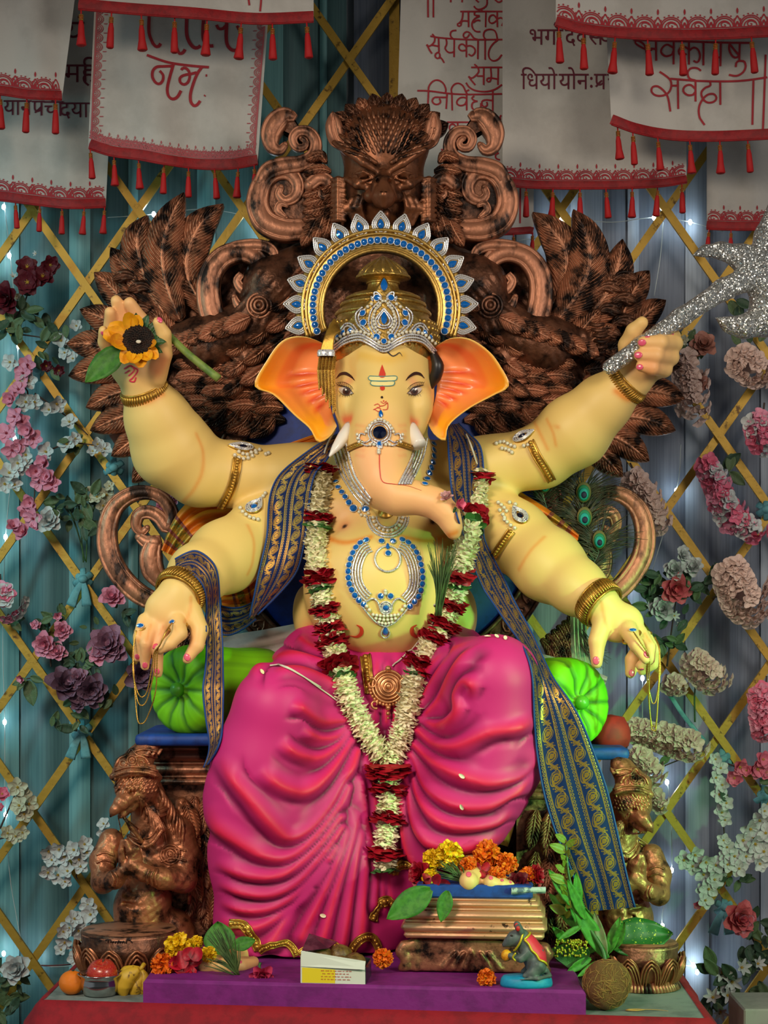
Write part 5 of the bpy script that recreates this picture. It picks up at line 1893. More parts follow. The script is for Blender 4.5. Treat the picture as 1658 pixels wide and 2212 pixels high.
def figure(T, lab, mirror=False):
    """T maps (x, y, dY) in drawing units of the first figure to world"""
    t = thing('guardian_statue', lab, 'statue', T(310, 2000, .02))
    lo = Vector((min(T(180, 2100, 0).x, T(440, 2100, 0).x) - .02, T(300, 1800, -.14).y, ZT))
    hi = Vector((max(T(180, 2100, 0).x, T(440, 2100, 0).x) + .02, T(300, 1800, .14).y, T(300, 1590, 0).z))
    v = Vol(lo, hi, .0034)
    s = (T(310, 1700, 0) - T(310, 1800, 0)).length / 100

    def ch(pts, k=10, op='u'): v.chain([T(*p[:3]) for p in pts], [p[3] * s for p in pts], k * s, op)

    def e(x, y, Y, rx, ry, rz, k=10, op='u'): v.el(T(x, y, Y), (rx * s, rz * s, ry * s), k * s, op)
    e(318, 1862, .03, 62, 75, 50, 20)
    e(318, 1935, .03, 55, 60, 48, 20)
    ch([(300, 1960, .03, 56), (310, 2030, .04, 64)], 20)
    ch([(375, 2000, .06, 40), (400, 2060, .06, 40)], 20)
    for k in range(3): ch([(268, 1915 + k * 18, -.012, 4), (300, 1922 + k * 18, -.032, 5), (350, 1915 + k * 18, -.02, 4)], 5, 's')
    ch([(308, 1850, -.02, 5), (306, 1965, -.03, 4)], 6, 's')
    e(292, 1862, -.012, 30, 26, 16, 8)
    e(345, 1858, -.008, 30, 26, 16, 8)
    # head
    e(294, 1700, -.02, 47, 46, 44, 12)
    ch([(315, 1745, .01, 34), (325, 1800, .02, 42)], 16)
    ch([(278, 1718, -.055, 20), (262, 1734, -.074, 16), (247, 1750, -.080, 10), (238, 1764, -.072, 3)], 6)
    ch([(282, 1742, -.05, 13), (264, 1758, -.064, 8), (256, 1764, -.064, 4)], 4)
    ch([(244, 1762, -.092, 1.5), (262, 1752, -.09, 2), (284, 1736, -.08, 2)], 2, 's')
    e(284, 1712, -.066, 8, 5, 8, 3, 's')
    e(284, 1713, -.058, 5, 4, 5, 2)
    ch([(256, 1716, -.062, 6), (276, 1702, -.07, 6), (300, 1700, -.062, 4)], 3)
    # crown
    ch([(244, 1678, -.04, 9), (285, 1668, -.066, 9), (330, 1668, -.05, 9), (342, 1680, -.01, 9)], 4)
    ch([(248, 1664, -.035, 6), (288, 1655, -.06, 6), (332, 1657, -.045, 6)], 4)
    e(288, 1652, -.02, 42, 26, 38, 8)
    ch([(300, 1640, -.01, 32), (318, 1618, .0, 26), (330, 1606, .0, 17)], 6)
    for k in range(6): ch([(282 + k * 12, 1634 - k, -.035, 4), (288 + k * 12, 1624 - k, -.03, 4)], 3)
    # hair locks
    for k in range(6): ch([(334 + k * 3, 1690 + k * 6, -.005 + k * .004, 11), (350 + k * 5, 1730 + k * 8, .0, 9), (352 + k * 8, 1770 + k * 6, .005, 7)], 4)
    for k in range(3): ch([(330 - k * 4, 1745, -.04, 7), (345 - k * 6, 1790, -.045, 8), (330 - k * 10, 1825, -.05, 5)], 4)
    # arms, palms together
    ch([(385, 1795, .02, 34), (396, 1850, .015, 35), (396, 1900, -.01, 28), (350, 1898, -.055, 22), (308, 1885, -.085, 17), (285, 1868, -.095, 15)], 10)
    ch([(240, 1815, .02, 26), (222, 1860, .0, 28), (222, 1905, -.03, 24), (248, 1900, -.07, 19), (268, 1880, -.09, 15)], 10)
    for k in range(4):
        ch([(286 + k * 5, 1862 - k * 2, -.095 + .004 * k, 8), (278 + k * 6, 1836 - k, -.105 + .004 * k, 7), (272 + k * 5, 1815 + k * 4, -.108 + .004 * k, 4.5)], 3)
        ch([(266 - k, 1868, -.092 + .004 * k, 8), (262 + k, 1838, -.1 + .004 * k, 7), (264 + k, 1816 + k * 4, -.104 + .004 * k, 4.5)], 3)
    # folded wing behind
    for k in range(5): ch([(392 - k * 2, 1735 + k * 14, .05, 14), (412, 1770 + k * 30, .05, 11), (420 - k * 3, 1815 + k * 34, .06, 5)], 4)
    V, Q = v.nets()
    V[:, 1] -= .0012 * np.sin(V[:, 0] * 300 + 4 * np.sin(V[:, 2] * 40)) * np.sin(V[:, 2] * 260)
    V = relax(V, Q, 1, .4)
    put('figure', mesh('figure', V, Q, FIGB), t)
    fb = tree(V, Q)

    def px(x, y):
        w = T(x, y, -.1)
        f = F / (D + w.y)
        return (CX + w.x * f, HZ - (w.z - ZC) * f)

    def on(m, pts, r, off=.001, rope=False, per=6):
        p, n = onsurf(fb, [px(*q) for q in pts], off, 2.5, per=per)
        k = len(p)
        rr = [r] * k if np.isscalar(r) else np.interp(np.linspace(0, 1, k), np.linspace(0, 1, len(r)), r)
        m.tube(p, [s * x * ((1 if i % 2 else .72) if rope else 1) for i, x in enumerate(rr)], 6)
    m = MB()
    for y, r in ((1670, 4.5), (1660, 3)): on(m, [(248, y + 6), (268, y - 1), (290, y - 3), (316, y - 1), (340, y + 6)], r, rope=True)
    for y in (1634, 1622): on(m, [(290, y + 2), (312, y - 3), (338, y + 2)], 3.5, rope=True)
    on(m, [(250, 1655), (258, 1640), (272, 1632), (284, 1620), (296, 1632), (312, 1638), (322, 1652)], 3)
    for cx_, cy_, rr_ in ((285, 1643, 10), (285, 1643, 5), (266, 1650, 7), (304, 1650, 7)): on(m, circ(cx_, cy_, rr_, n=12) + [(cx_ + rr_, cy_)], 2.2)
    m.put('crown_band', FIGB, t)
    m = MB()
    for row in range(4):
        for k in range(11):
            x, y = 250 + k * 8.5 + 4 * (row % 2), 1679 + row * 8 + 3 * math.sin(k)
            on(m, [(x, y), (x - 2, y + 5), (x - 5, y + 10)], [1.2, 3.4, .8], 0)
    for k in range(9): on(m, [(300 + k * 5, 1720 + k * 5), (306 + k * 6, 1740 + k * 7), (305 + k * 7, 1762 + k * 8)], [1.5, 4.5, 1.5], 0)
    m.put('neck_feathers', FIGB, t)
    m = MB()
    for k in range(8): on(m, [(336 + k * 5, 1688 + k * 7), (352 + k * 6, 1722 + k * 8), (346 + k * 7, 1752 + k * 8), (360 + k * 5, 1786 + k * 6)], [2, 5, 4.5, 1], 0)
    for k in range(4): on(m, [(262 + k * 6, 1764), (258 + k * 7, 1785), (264 + k * 6, 1806)], [2, 2.6, .8], 0)
    m.put('hair_locks', FIGB, t)
    m = MB()
    on(m, [(270, 1790), (284, 1815), (304, 1828), (328, 1822), (350, 1792)], 5, rope=True)
    on(m, [(274, 1782), (290, 1803), (306, 1812), (326, 1806), (342, 1784)], 3, rope=True)
    m.put('necklace', FIGB, t)
    m = MB()
    for rr_ in (21, 15, 9, 3): on(m, circ(368, 1846, rr_, n=14) + [(368 + rr_, 1846)], 2.6)
    for y in (1836, 1858): on(m, [(346, y + 4), (372, y - 4), (402, y + 2)], 3, rope=True)
    for y in (1842, 1858): on(m, [(208, y + 6), (226, y), (246, y + 6)], 3, rope=True)
    m.put('armlet', FIGB, t)
    m = MB()
    for d in (0, 9, 18): on(m, [(322 + d, 1878), (316 + d, 1894), (320 + d, 1912)], 3.4, rope=True)
    for d in (0, 8): on(m, [(248 - d, 1884), (254 - d, 1900), (250 - d, 1914)], 3, rope=True)
    m.put('bracelet', FIGB, t)
    for k in range(5):
        pts = [px(398 - k * 4, 1730 + k * 30), px(410, 1765 + k * 32), px(424 + k * 3, 1815 + k * 34)]
        feather(pts, 34, T(400, 1800, .045).y, t, .016, 8, m=FIGB, name='wing_feather')


figure(lambda x, y, dY: P(x, y, .05 + dY), 'bronze bird-headed figure with joined palms, behind the lotus pedestal with the bowl of fruit')
figure(lambda x, y, dY: P(1358 - (x - 300) * .82, 1880 + (y - 1850) * .95, -.02 + dY * .85), 'bronze bird-headed figure with joined palms, half hidden by the hanging brocade and big spotted leaf')


def lotus(c, r, h, n, lab, rope=False):
    t = thing('lotus_pedestal', lab, 'pedestal', c)
    sc_ = h / .11
    pr = [(0, h), (r * .93, h), (r * .97, h - .004 * sc_), (r * .95, h - .03 * sc_), (r * .99, h - .036 * sc_), (r * .9, h - .05 * sc_), (r * .86, .035 * sc_), (r * .80, .012 * sc_), (r * .88, .010 * sc_), (r * .90, 0), (0, 0)]
    MB().lathe(pr, c, 48).put('pedestal_core', BRONZE_DARK, t)
    if not rope:         # maker's scrawl on the front of the rim
        cb_ = MB().lathe(pr, c, 48)
        bt = tree(np.array(cb_.v), cb_.f)
        m = MB()
        for pts in ([(280, 195), (330, 180), (372, 198), (358, 228)], [(330, 180), (322, 230)], [(370, 200), (390, 230), (410, 205), (430, 235), (450, 208), (470, 240), (490, 190), (500, 235), (520, 205), (540, 235), (560, 203), (578, 235)],
                    [(600, 240), (625, 165), (640, 200), (655, 165)], [(650, 190), (690, 162), (664, 190), (704, 236)]):
            p, n_ = onsurf(bt, [(190 + x * .1366, 2004 + y * .1366) for x, y in pts], .0022, 2)
            m.tube(p, S(1.1), 4)
        tag(m.put('scrawled_lettering', INK, t), kind='stuff')
    b = MB().lathe([(r * .94, h - .028 * sc_), (r * .97, h - .006 * sc_), (r * .92, h + .001), (0, h + .0015)], c, 48)
    b.put('pedestal_top', BRONZE_BRUSH, t)
    pm = MB()
    G = []
    for j in range(9):
        v_ = j / 8
        w = .5 * (1 - max(0, (v_ - .45) / .55) ** 2.0) ** .6 if v_ < 1 else .02
        w = max(w, .03)
        G.append([(x * 2 * w, .09 * math.sin(PI * (x + .5)) * (1 - v_ * .3) + .12 * v_ - .25 * (1 - v_) ** 2, v_) for x in np.linspace(-.5, .5, 7)])
    pm.grid(np.array(G))
    for f in (.98, .72, .46):
        pm.tube([(s_ * f * (.5 * (1 - max(0, (v_ - .45) / .55) ** 2) ** .6 if v_ < 1 else 0), .10 * (1 - v_ * .3) + .12 * v_ - .25 * (1 - v_) ** 2 + .03, v_ * (.55 + .45 * f)) for s_, v_ in [(-1, q) for q in np.linspace(0, 1, 8)] + [(1, q) for q in np.linspace(.98, 0, 8)]], .045, 5)
    D_ = pm.data('lotus_petal', mat('lotus_bronze', rgb(166, 106, 72), .4, .65, rgb(70, 42, 28), 3, (.5, .7)))
    for k in range(n):
        a = 2 * PI * (k + .3) / n
        M = Matrix.Translation(Vector(c) + Vector((math.cos(a) * r * .93, math.sin(a) * r * .93, .008 * sc_))) @ Matrix.Rotation(a - PI / 2, 4, 'Z') @ Matrix.Diagonal((2 * PI * r / n * .98, .09 * sc_, h * .68, 1))
        put('lotus_petal', D_, t, M)
    if rope:
        b = MB()
        for k in range(56):
            a = 2 * PI * k / 56
            b.tube([Vector(c) + Vector((math.cos(a) * r * .88, math.sin(a) * r * .88, .020)), Vector(c) + Vector((math.cos(a + .03) * r * 1.0, math.sin(a + .03) * r * 1.0, .001))], .0042, 5)
        b.put('fluted_base', BRONZE_BRUSH, t)


lotus((P(280, 2000, -.045).x, -.045, ZT), .107, .108, 13, 'bronze lotus-petal pedestal behind the steel bowl and orange')
lotus((P(1392, 2050, -.13).x, -.13, ZT), .072, .095, 11, 'bronze lotus-petal pedestal with fluted base, behind the coconut', True)

# ---- footstool
fs = thing('footstool', 'bronze footstool with ribbed sides, scroll feet and a blue top, under the offered flowers', 'footstool', (.19, -.2, ZP))
MF = Matrix.Translation((.19, -.155, ZP)) @ Matrix.Rotation(math.radians(-5), 4, 'Z')
m = MB()
s = S(1, -.25)
for (z0, z1, o) in ((78, 92, 152), (92, 112, 158), (112, 118, 150), (118, 138, 154), (138, 144, 146), (144, 158, 142), (158, 163, 134)):
    m.box((-o * s, -.085 - (o - 140) * s, z0 * s), (o * s, .09, z1 * s), MF, bev=(z1 - z0) * s * .42)
m.put('ribbed_side', mat('worn_copper', rgb(204, 146, 112), .42, .5, rgb(60, 36, 26), 30, (.6, .66), bump=.4, bscale=80), fs)
v = Vol(MF @ Vector((-.19, -.16, -.0)), MF @ Vector((.19, .16, .1)), .0042)
v = Vol((-.02, -.30, ZP - .004), (.40, .0, ZP + .085), .0042)
rotz = Matrix.Rotation(math.radians(-5), 4, 'Z')
v.bx(MF @ Vector((0, .0, 38 * s)), (140 * s, .075, 36 * s), .006, .006, rot=rotz)
for sg in (-1, 1):
    q = [(138, 60), (152, 56), (158, 44), (150, 30), (140, 34), (142, 42)]
    v.chain([MF @ Vector((sg * x * s, -.07, z * s)) for x, z in q], [11 * s, 13 * s, 14 * s, 11 * s, 8 * s, 5 * s], .004)
    q = [(146, 30), (150, 14), (160, 8)]
    v.chain([MF @ Vector((sg * x * s, -.07, z * s)) for x, z in q], [12 * s, 12 * s, 8 * s], .004)
    v.chain([MF @ Vector((sg * x * s, -.07, z * s)) for x, z in ((128, 70), (126, 10))], [8 * s, 9 * s], .004)
for k in range(5): v.chain([MF @ Vector(((20 + k * 12) * s * (1 if k % 2 else -1), -.075, 12 * s)), MF @ Vector(((6 + k * 8) * s * (1 if k % 2 else -1), -.08, 46 * s))], [6 * s, 4 * s], .004)
v.half((0, 0, ZP + .0005), (0, 0, -1), .002)
V, Q = v.nets()
put('scroll_base', mesh('scroll_base', relax(V, Q, 1), Q, BRONZE), fs)
MB().box((-.119, -.078, 163 * s), (.119, .085, 192 * s), MF, bev=.004).put('blue_top', MATS['pad_blue'], fs, smooth=False, label='blue painted footstool top')
FT = ZP + 192 * s
# ------------------------------------------------------------------ hanging prayer banners
RPRINT = mat('red_print', rgb(172, 34, 46), .7)
RPRINT2 = mat('faded_red_print', rgb(186, 92, 96), .75)
RHEM = mat('red_satin_hem', rgb(160, 12, 20), .6, 0, rgb(136, 8, 16), 60, bump=.3, bscale=200, sheen=.3)
MAROON = mat('maroon_print', rgb(112, 34, 52), .75)
CANVAS = mat('white_canvas', rgb(206, 200, 192), .85, 0, rgb(194, 188, 180), 8, bump=.25, bscale=900)
TASR = mat('red_tassel', rgb(190, 14, 16), .65, sheen=.4)


def tassel_mesh(flare):
    m = MB()
    m.tube([(0, 0, 0), (0, 0, -12)], 1.6, 5)
    m.lathe([(0, -10), (3.2, -12), (3.6, -16), (3.2, -20)], (0, 0, 0), 12)
    m.lathe([(3.4, -20), (5.5, -30), (6.6, -48), (8.2 + flare, -66), (6 + flare, -68), (0, -66)], (flare * .5, 0, 0), 18, rfun=lambda a, h: 1 + .10 * math.sin(a * 9) * (h < -24))
    m.mi = 1
    for h in (-11, -14, -17, -20): m.tube([(3.9 * math.cos(a), 3.9 * math.sin(a), h) for a in np.linspace(0, 2 * PI, 13)[:-1]], 1.0, 5, closed=True)
    return m.data('tassel', [TASR, GOLD])


TASS = [tassel_mesh(0), tassel_mesh(1.6), tassel_mesh(-1.0)]


class Banner:
    def __init__(s, hem, slant, Y, lab, hemw=20, top=-400, rip=.012, group=None):
        """hem: bottom edge in picture units from one side to the other; slant = shift per px going up at each side"""
        s.Y, s.hemw = Y, hemw
        s.h = crv(hem, 41)
        s.t = thing('prayer_banner', lab, 'banner', P(*hem[0], Y))
        vs_ = np.r_[0, np.cumsum(np.full(12, 14.)), np.linspace(200, s.h[0][1] - top, 10)]
        G = []
        for i, p in enumerate(s.h):
            u = i / 40
            row = []
            for v in vs_:
                x = p[0] + (slant[0] * (1 - u) + slant[1] * u) * v
                y = p[1] - v
                row.append(P(x, y, Y - rip * math.sin(u * 7 + Y * 30 + v * .003) * (.4 + .6 * math.exp(-v / 300)) - rip * .5 * math.sin(u * 17 + v * .01)))
            G.append([tuple(q) for q in row])
        G = np.array(G)
        b = MB().grid(G)
        s.bv = tree(np.array(b.v), b.f)
        full = np.concatenate([G, G[:, ::-1] + np.array((0, .003, 0))], 1)
        MB().grid(full, closed_v=True).put('cloth', CANVAS, s.t)
        hb = MB()
        p, n = onsurf(s.bv, [(a[0], a[1] - hemw / 2 - 1) for a in s.h], .0015, 8, Y=Y)
        hb.ribbon(p, n, S(hemw, Y), thick=.0025)
        p2 = [q + Vector((0, -.001, -S(hemw / 2, Y))) for q in p]
        hb.tube(p2, S(2.4, Y), 6)
        s.hem = hb.put('hem', RHEM, s.t, label='red hem')
        s.print = {}

    def tassels(s, xs, sc_=1.0):
        for k, x in enumerate(xs):
            y = np.interp(x, s.h[:, 0], s.h[:, 1])
            M = Matrix.Translation(P(x, y - 2, s.Y - .008)) @ Matrix.Rotation(R.uniform(-.09, .09), 4, 'Y') @ Matrix.Rotation(R.uniform(0, 6), 4, 'Z') @ Matrix.Scale(S(sc_, s.Y), 4)
            put('tassel', TASS[(k * 7 + int(x)) % 3], s.t, M)

    def st(s, pts, w, key='lettering', m=None, per=6):
        d = s.print.setdefault(key, (MB(), m or RPRINT))
        p, n = onsurf(s.bv, pts, .0022, 4 if len(pts) > 2 else 12, per=per, Y=s.Y)
        d[0].ribbon(p, n, [S(x, s.Y) for x in w] if hasattr(w, '__len__') else S(w, s.Y))

    def motif(s, step=57, sc_=1.0, base=None, x0=None, w=2.6, m=None):
        k = s.hemw + 3
        x = s.h[0][0] + 6 if x0 is None else x0
        while x < s.h[-1][0] - 4:
            y0 = np.interp(x, s.h[:, 0], s.h[:, 1]) - k
            sl = (np.interp(x + 20, s.h[:, 0], s.h[:, 1]) - np.interp(x - 20, s.h[:, 0], s.h[:, 1])) / 40
            T = lambda pts: [(x + a * sc_, y0 + b * sc_ + sl * a * sc_) for a, b in pts]
            ok = lambda pts: [q for q in pts if s.h[0][0] + 2 < q[0] < s.h[-1][0] - 2]
            arcs = [[(r * math.cos(a), -r * math.sin(a)) for a in np.linspace(PI, 0, 9)] for r in (24, 20, 14)]
            arcs.append([(max(1, 10 - k_ * .62) * math.cos(.3 + k_ * .55), -5 - max(1, 10 - k_ * .62) * math.sin(.3 + k_ * .55) * .8) for k_ in range(15)])
            arcs += [[(28.5 - 8, 0), (28.5 - 7, -12), (28.5, -25)], [(28.5, -25), (28.5 + 7, -12), (28.5 + 8, 0)], [(28.5 - 3.5, 0), (28.5, -14), (28.5 + 3.5, 0)]]
            for a in arcs:
                q = ok(T(a))
                if len(q) > 2: s.st(q, w * sc_, 'printed_border', m, 3)
            q = ok(T([(28.5, -29), (28.5, -33), (28.5, -42)]))
            if len(q) == 3: s.st(q, [1 * sc_, 6 * sc_, .8 * sc_], 'printed_border', m, 3)
            for a in np.linspace(.3, PI - .3, 8):
                q = ok(T([(28 * math.cos(a) - 1.6, -28 * math.sin(a)), (28 * math.cos(a) + 1.6, -28 * math.sin(a))]))
                if len(q) == 2: s.st(q, 3 * sc_, 'printed_border', m, 3)
            x += step * sc_
        s.st([(a[0] + (3 if i == 0 else 0) - (3 if i == 40 else 0), a[1] - k) for i, a in enumerate(s.h)][::4], 2.4, 'printed_border', m)

    def text(s, body, x, y, h, m=None, sx=1.0, key='lettering'):
        """type-set line: body is in visual order; x = left edge, y = headline, h = letter height (px)"""
        c = bpy.data.curves.new('lettering', 'FONT')
        c.body = body
        c.resolution_u = 3
        o = bpy.data.objects.new('lettering', c)
        COL.objects.link(o)
        bpy.context.view_layer.update()
        me = o.to_mesh()
        V = np.array([v.co[:] for v in me.vertices])
        Fc = [tuple(p.vertices) for p in me.polygons]
        o.to_mesh_clear()
        bpy.data.objects.remove(o)
        bpy.data.curves.remove(c)
        V = V[:, :2] * h / .62
        d = s.print.setdefault(key, (MB(), m or RPRINT))
        pts = [hit(s.bv, x + a * sx, y + h - b_, .0022, s.Y)[0] for a, b_ in V]
        d[0].add(pts, Fc)
        return x + V[:, 0].max() * sx

    def done(s):
        for k, (m, mt) in s.print.items(): m.put(k, mt, s.t, smooth=False)


Z1 = lambda pts: [(x * .5006, y * .5006) for x, y in pts]
Z2 = lambda pts: [(828 + x * .5006, y * .5006) for x, y in pts]

# A: front banner in the upper corner
A = Banner([(-130, 205), (-60, 207), (0, 206), (60, 214), (133, 217)], (0, .13), .52, 'white banner with red arch border, in the upper corner over the maroon lettered banner')
A.motif(48, .9, x0=-122)
A.tassels([0, 58, 120, -60, -115], 1.1)
A.done()
# B: behind A and C
B = Banner([(-130, 428), (-60, 430), (0, 434), (80, 444), (150, 451), (228, 449)], (.05, .05), .74, 'white banner with maroon lines of prayer, partly behind two banners over the red roses')
B.motif(48, .86, x0=-120)
B.tassels([-60, -20, 33, 86, 134, 182, 226], .85)
B.text('यंं'[:2], 140, 48, 44, MAROON)
B.text('महि'[:2], 138, 140, 38, MAROON)
B.text('ि', 176, 140, 38, MAROON)
B.text('यान', 8, 217, 32, MAROON, .84)
x = B.text('प', 70, 218, 32, MAROON, .9)
B.st([(76, 244), (84, 237), (90, 231)], 4, 'lettering', MAROON)
B.text('चा', x - 2, 219, 32, MAROON, .9)
B.st([(112, 221), (120, 208), (116, 203)], 4, 'lettering', MAROON)
B.text('दयात', 128, 222, 32, MAROON, .9)
B.done()
# C: bordered banner with calligraphy
C = Banner([(190, 322), (240, 338), (300, 346), (360, 357), (430, 366), (500, 366), (556, 357)], (.045, .072), .60, 'white banner with pink lace-print border and brushed red letters, above the wing feathers', 22, rip=.016)
C.motif(30, .62, x0=200, w=3.2, m=RPRINT2)
for sd in (0, 1):
    for k in range(14):
        v = 40 + k * 20
        x0 = (190 + .045 * v + 8) if sd == 0 else (556 + .072 * v - 8)
        y0 = (322 if sd == 0 else 357) - v
        s_ = 1 if sd == 0 else -1
        for r in (13, 9, 5): C.st([(x0 + s_ * r * math.cos(a), y0 + r * .75 * math.sin(a)) for a in np.linspace(-PI / 2, PI / 2, 7)], 2, 'printed_border', RPRINT2, 3)
        C.st([(x0 + s_ * 14, y0 + 10), (x0 + s_ * 22, y0 + 10)], 2, 'printed_border', RPRINT2, 3)
    C.st([(x0 - s_ * 2, y0), ((190 + 7 + 1) if sd == 0 else (556 - 7), (322 if sd == 0 else 357) - 24)], 4, 'printed_border', RPRINT2)
C.tassels([195, 246, 299, 354, 407, 463, 514, 549], .95)
ZC_ = lambda pts: [(300 + x * .18094, y * .18094) for x, y in pts]
for pts, w in (([(95, 660), (300, 735), (460, 768), (650, 790), (835, 805)], 5.5), ([(400, 790), (300, 795), (210, 802), (165, 850), (160, 920), (195, 985), (240, 1005), (280, 965), (285, 900), (245, 848)], 6),
               ([(408, 775), (365, 920), (335, 1060), (350, 1150), (400, 1185), (455, 1160), (500, 1085)], 6.5), ([(505, 840), (525, 815), (565, 820), (600, 860), (605, 930), (580, 990), (535, 1012), (490, 985), (490, 930), (540, 900), (620, 885), (690, 868)], 6),
               ([(755, 800), (700, 880), (650, 1000), (615, 1130), (620, 1220), (660, 1265), (705, 1245), (732, 1205)], 6.5), ([(122, 150), (118, 380), (150, 490), (195, 555), (235, 555), (256, 522)], 7), ([(440, 560), (480, 640), (525, 630), (552, 592)], 7),
               ([(572, 180), (570, 400), (605, 510), (660, 570), (710, 570), (734, 545)], 7.5), ([(772, 180), (765, 430), (790, 510), (840, 550), (888, 550)], 7.5), ([(925, 300), (950, 345), (1000, 345), (1040, 305)], 6.5), ([(1050, 200), (1040, 450), (1060, 550), (1110, 600), (1165, 600), (1190, 560)], 7.5),
               ([(1170, 310), (1200, 365)], 6), ([(797, 903), (815, 903)], 5), ([(783, 1150), (793, 1138)], 5)):
    C.st(ZC_(pts), w, 'lettering', RPRINT)
C.done()
# D: nearest, top
Dn = Banner([(170, 22), (300, 33), (430, 42), (550, 53), (677, 49)], (0, 0), .36, 'white banner with plain red hem, lowest edge of it hanging across the bordered banner top', 24, top=-480)
Dn.tassels([175, 241, 305, 377, 447, 521, 588, 662], 1.15)
Dn.st(Z1([(1072, -80), (1071, -20), (1076, 24)]), 4)
Dn.st(Z1([(1126, -80), (1126, 0), (1122, 50)]), 4)
Dn.done()
# E: calligraphy banner behind the crest
Eb = Banner([(850, 506), (930, 508), (1010, 508), (1085, 508), (1152, 504)], (.03, 0), .78, 'tall white banner of red brushed prayer lines, behind the carved crest face', 14)
ZE = lambda pts: [(900 + x * .2755, y * .2755) for x, y in pts]
for pts in ([(85, -150), (87, 138)], [(128, -150), (128, 138)], [(445, 50), (470, 75), (510, 70), (545, 40), (545, -20)], [(460, 0), (482, 20)], [(610, 0), (640, 20), (670, 5)], [(265, -20), (265, 20)], [(355, -20), (355, 20)],
            [(340, 92), (500, 92), (685, 92)], [(362, 92), (355, 150), (335, 180), (318, 190), (325, 208), (345, 200), (350, 172), (370, 165), (405, 168)], [(403, 92), (405, 215)], [(455, 92), (448, 118), (490, 126)],
            [(490, 128), (450, 150), (430, 190), (440, 230), (465, 250), (495, 250)], [(440, 180), (470, 160), (495, 165)], [(500, 78), (515, 92)], [(538, 95), (535, 215)], [(625, 150), (600, 120), (570, 130), (562, 165), (580, 185), (610, 175), (628, 155)], [(628, 92), (630, 215)], [(630, 150), (660, 140), (680, 165), (665, 205)],
            [(105, 285), (200, 300), (400, 312), (670, 312)], [(120, 268), (140, 300), (130, 340), (95, 365), (75, 352)], [(80, 350), (100, 395), (118, 422)], [(115, 355), (170, 365)], [(168, 300), (172, 410)], [(172, 410), (150, 420), (142, 445), (165, 462), (180, 440), (172, 415)], [(178, 450), (195, 465), (212, 495)],
            [(225, 300), (232, 335), (228, 360), (218, 380), (240, 410), (270, 415), (292, 405)], [(292, 312), (290, 450)], [(292, 312), (265, 290), (262, 260), (280, 243), (310, 240)], [(385, 395), (350, 400), (328, 380), (335, 355), (360, 348), (385, 370), (388, 385)], [(388, 312), (388, 450)],
            [(388, 365), (420, 360), (450, 380), (455, 410), (430, 440), (405, 425)], [(478, 312), (476, 465)], [(478, 312), (445, 300), (420, 265), (390, 250), (365, 270), (370, 295), (395, 295), (412, 270)], [(532, 300), (532, 470)], [(532, 312), (520, 280), (530, 245), (570, 232), (610, 245), (625, 290), (628, 312)],
            [(632, 315), (590, 350), (562, 400), (562, 450), (590, 478), (630, 470), (665, 430)], [(425, 530), (550, 530), (668, 530)], [(450, 505), (475, 530), (485, 560), (465, 590), (430, 615), (405, 600)], [(405, 600), (430, 635), (458, 668)], [(470, 598), (520, 598)], [(522, 530), (522, 668)],
            [(575, 530), (580, 600), (570, 640), (548, 640), (552, 615), (590, 615), (630, 622)], [(635, 530), (632, 668)], [(385, 650), (410, 685), (460, 712), (540, 720), (610, 702), (665, 665)], [(5, 712), (100, 715), (250, 735), (400, 742), (665, 738)], [(92, 715), (88, 830)],
            [(92, 715), (95, 680), (125, 640), (165, 630), (205, 655), (225, 700), (222, 730)], [(230, 765), (180, 765), (140, 765), (120, 790), (135, 815), (165, 820), (185, 800), (175, 775)], [(235, 735), (228, 855)], [(272, 735), (275, 868)], [(272, 735), (268, 700), (290, 665), (325, 655), (360, 675), (380, 715), (395, 740)], [(395, 740), (385, 720), (410, 706)],
            [(390, 770), (350, 765), (318, 785), (312, 815), (340, 830), (375, 820), (390, 790)], [(390, 740), (390, 868)], [(450, 755), (430, 770), (450, 790), (475, 795)], [(475, 795), (440, 805), (430, 840), (450, 865), (480, 865), (500, 840), (500, 810)], [(590, 790), (540, 785), (510, 795), (510, 825), (530, 840), (550, 825), (545, 800)], [(592, 715), (592, 872)],
            [(235, 960), (350, 960), (470, 960)], [(315, 1010), (285, 975), (258, 985), (255, 1015), (280, 1035), (305, 1020)], [(318, 960), (318, 1050)], [(318, 1000), (350, 990), (372, 1010), (368, 1040), (345, 1045)], [(318, 1050), (295, 1055), (300, 1075)], [(425, 960), (445, 990), (430, 1020), (395, 1060)], [(425, 1030), (465, 1035)],
            [(218, 1090), (240, 1120), (270, 1135)], [(190, 1175), (245, 1175)], [(660, 905), (648, 920), (655, 940)], [(640, 1200), (615, 1215), (620, 1245), (650, 1255)]):
    Eb.st(ZE(pts), 3.6)
for x0 in (556, 590): Eb.st(Z2([(x0, 700), (x0 - 2, 964)]), 3.6)
Eb.tassels([1108, 1150, 1060, 1010], .8)
Eb.done()
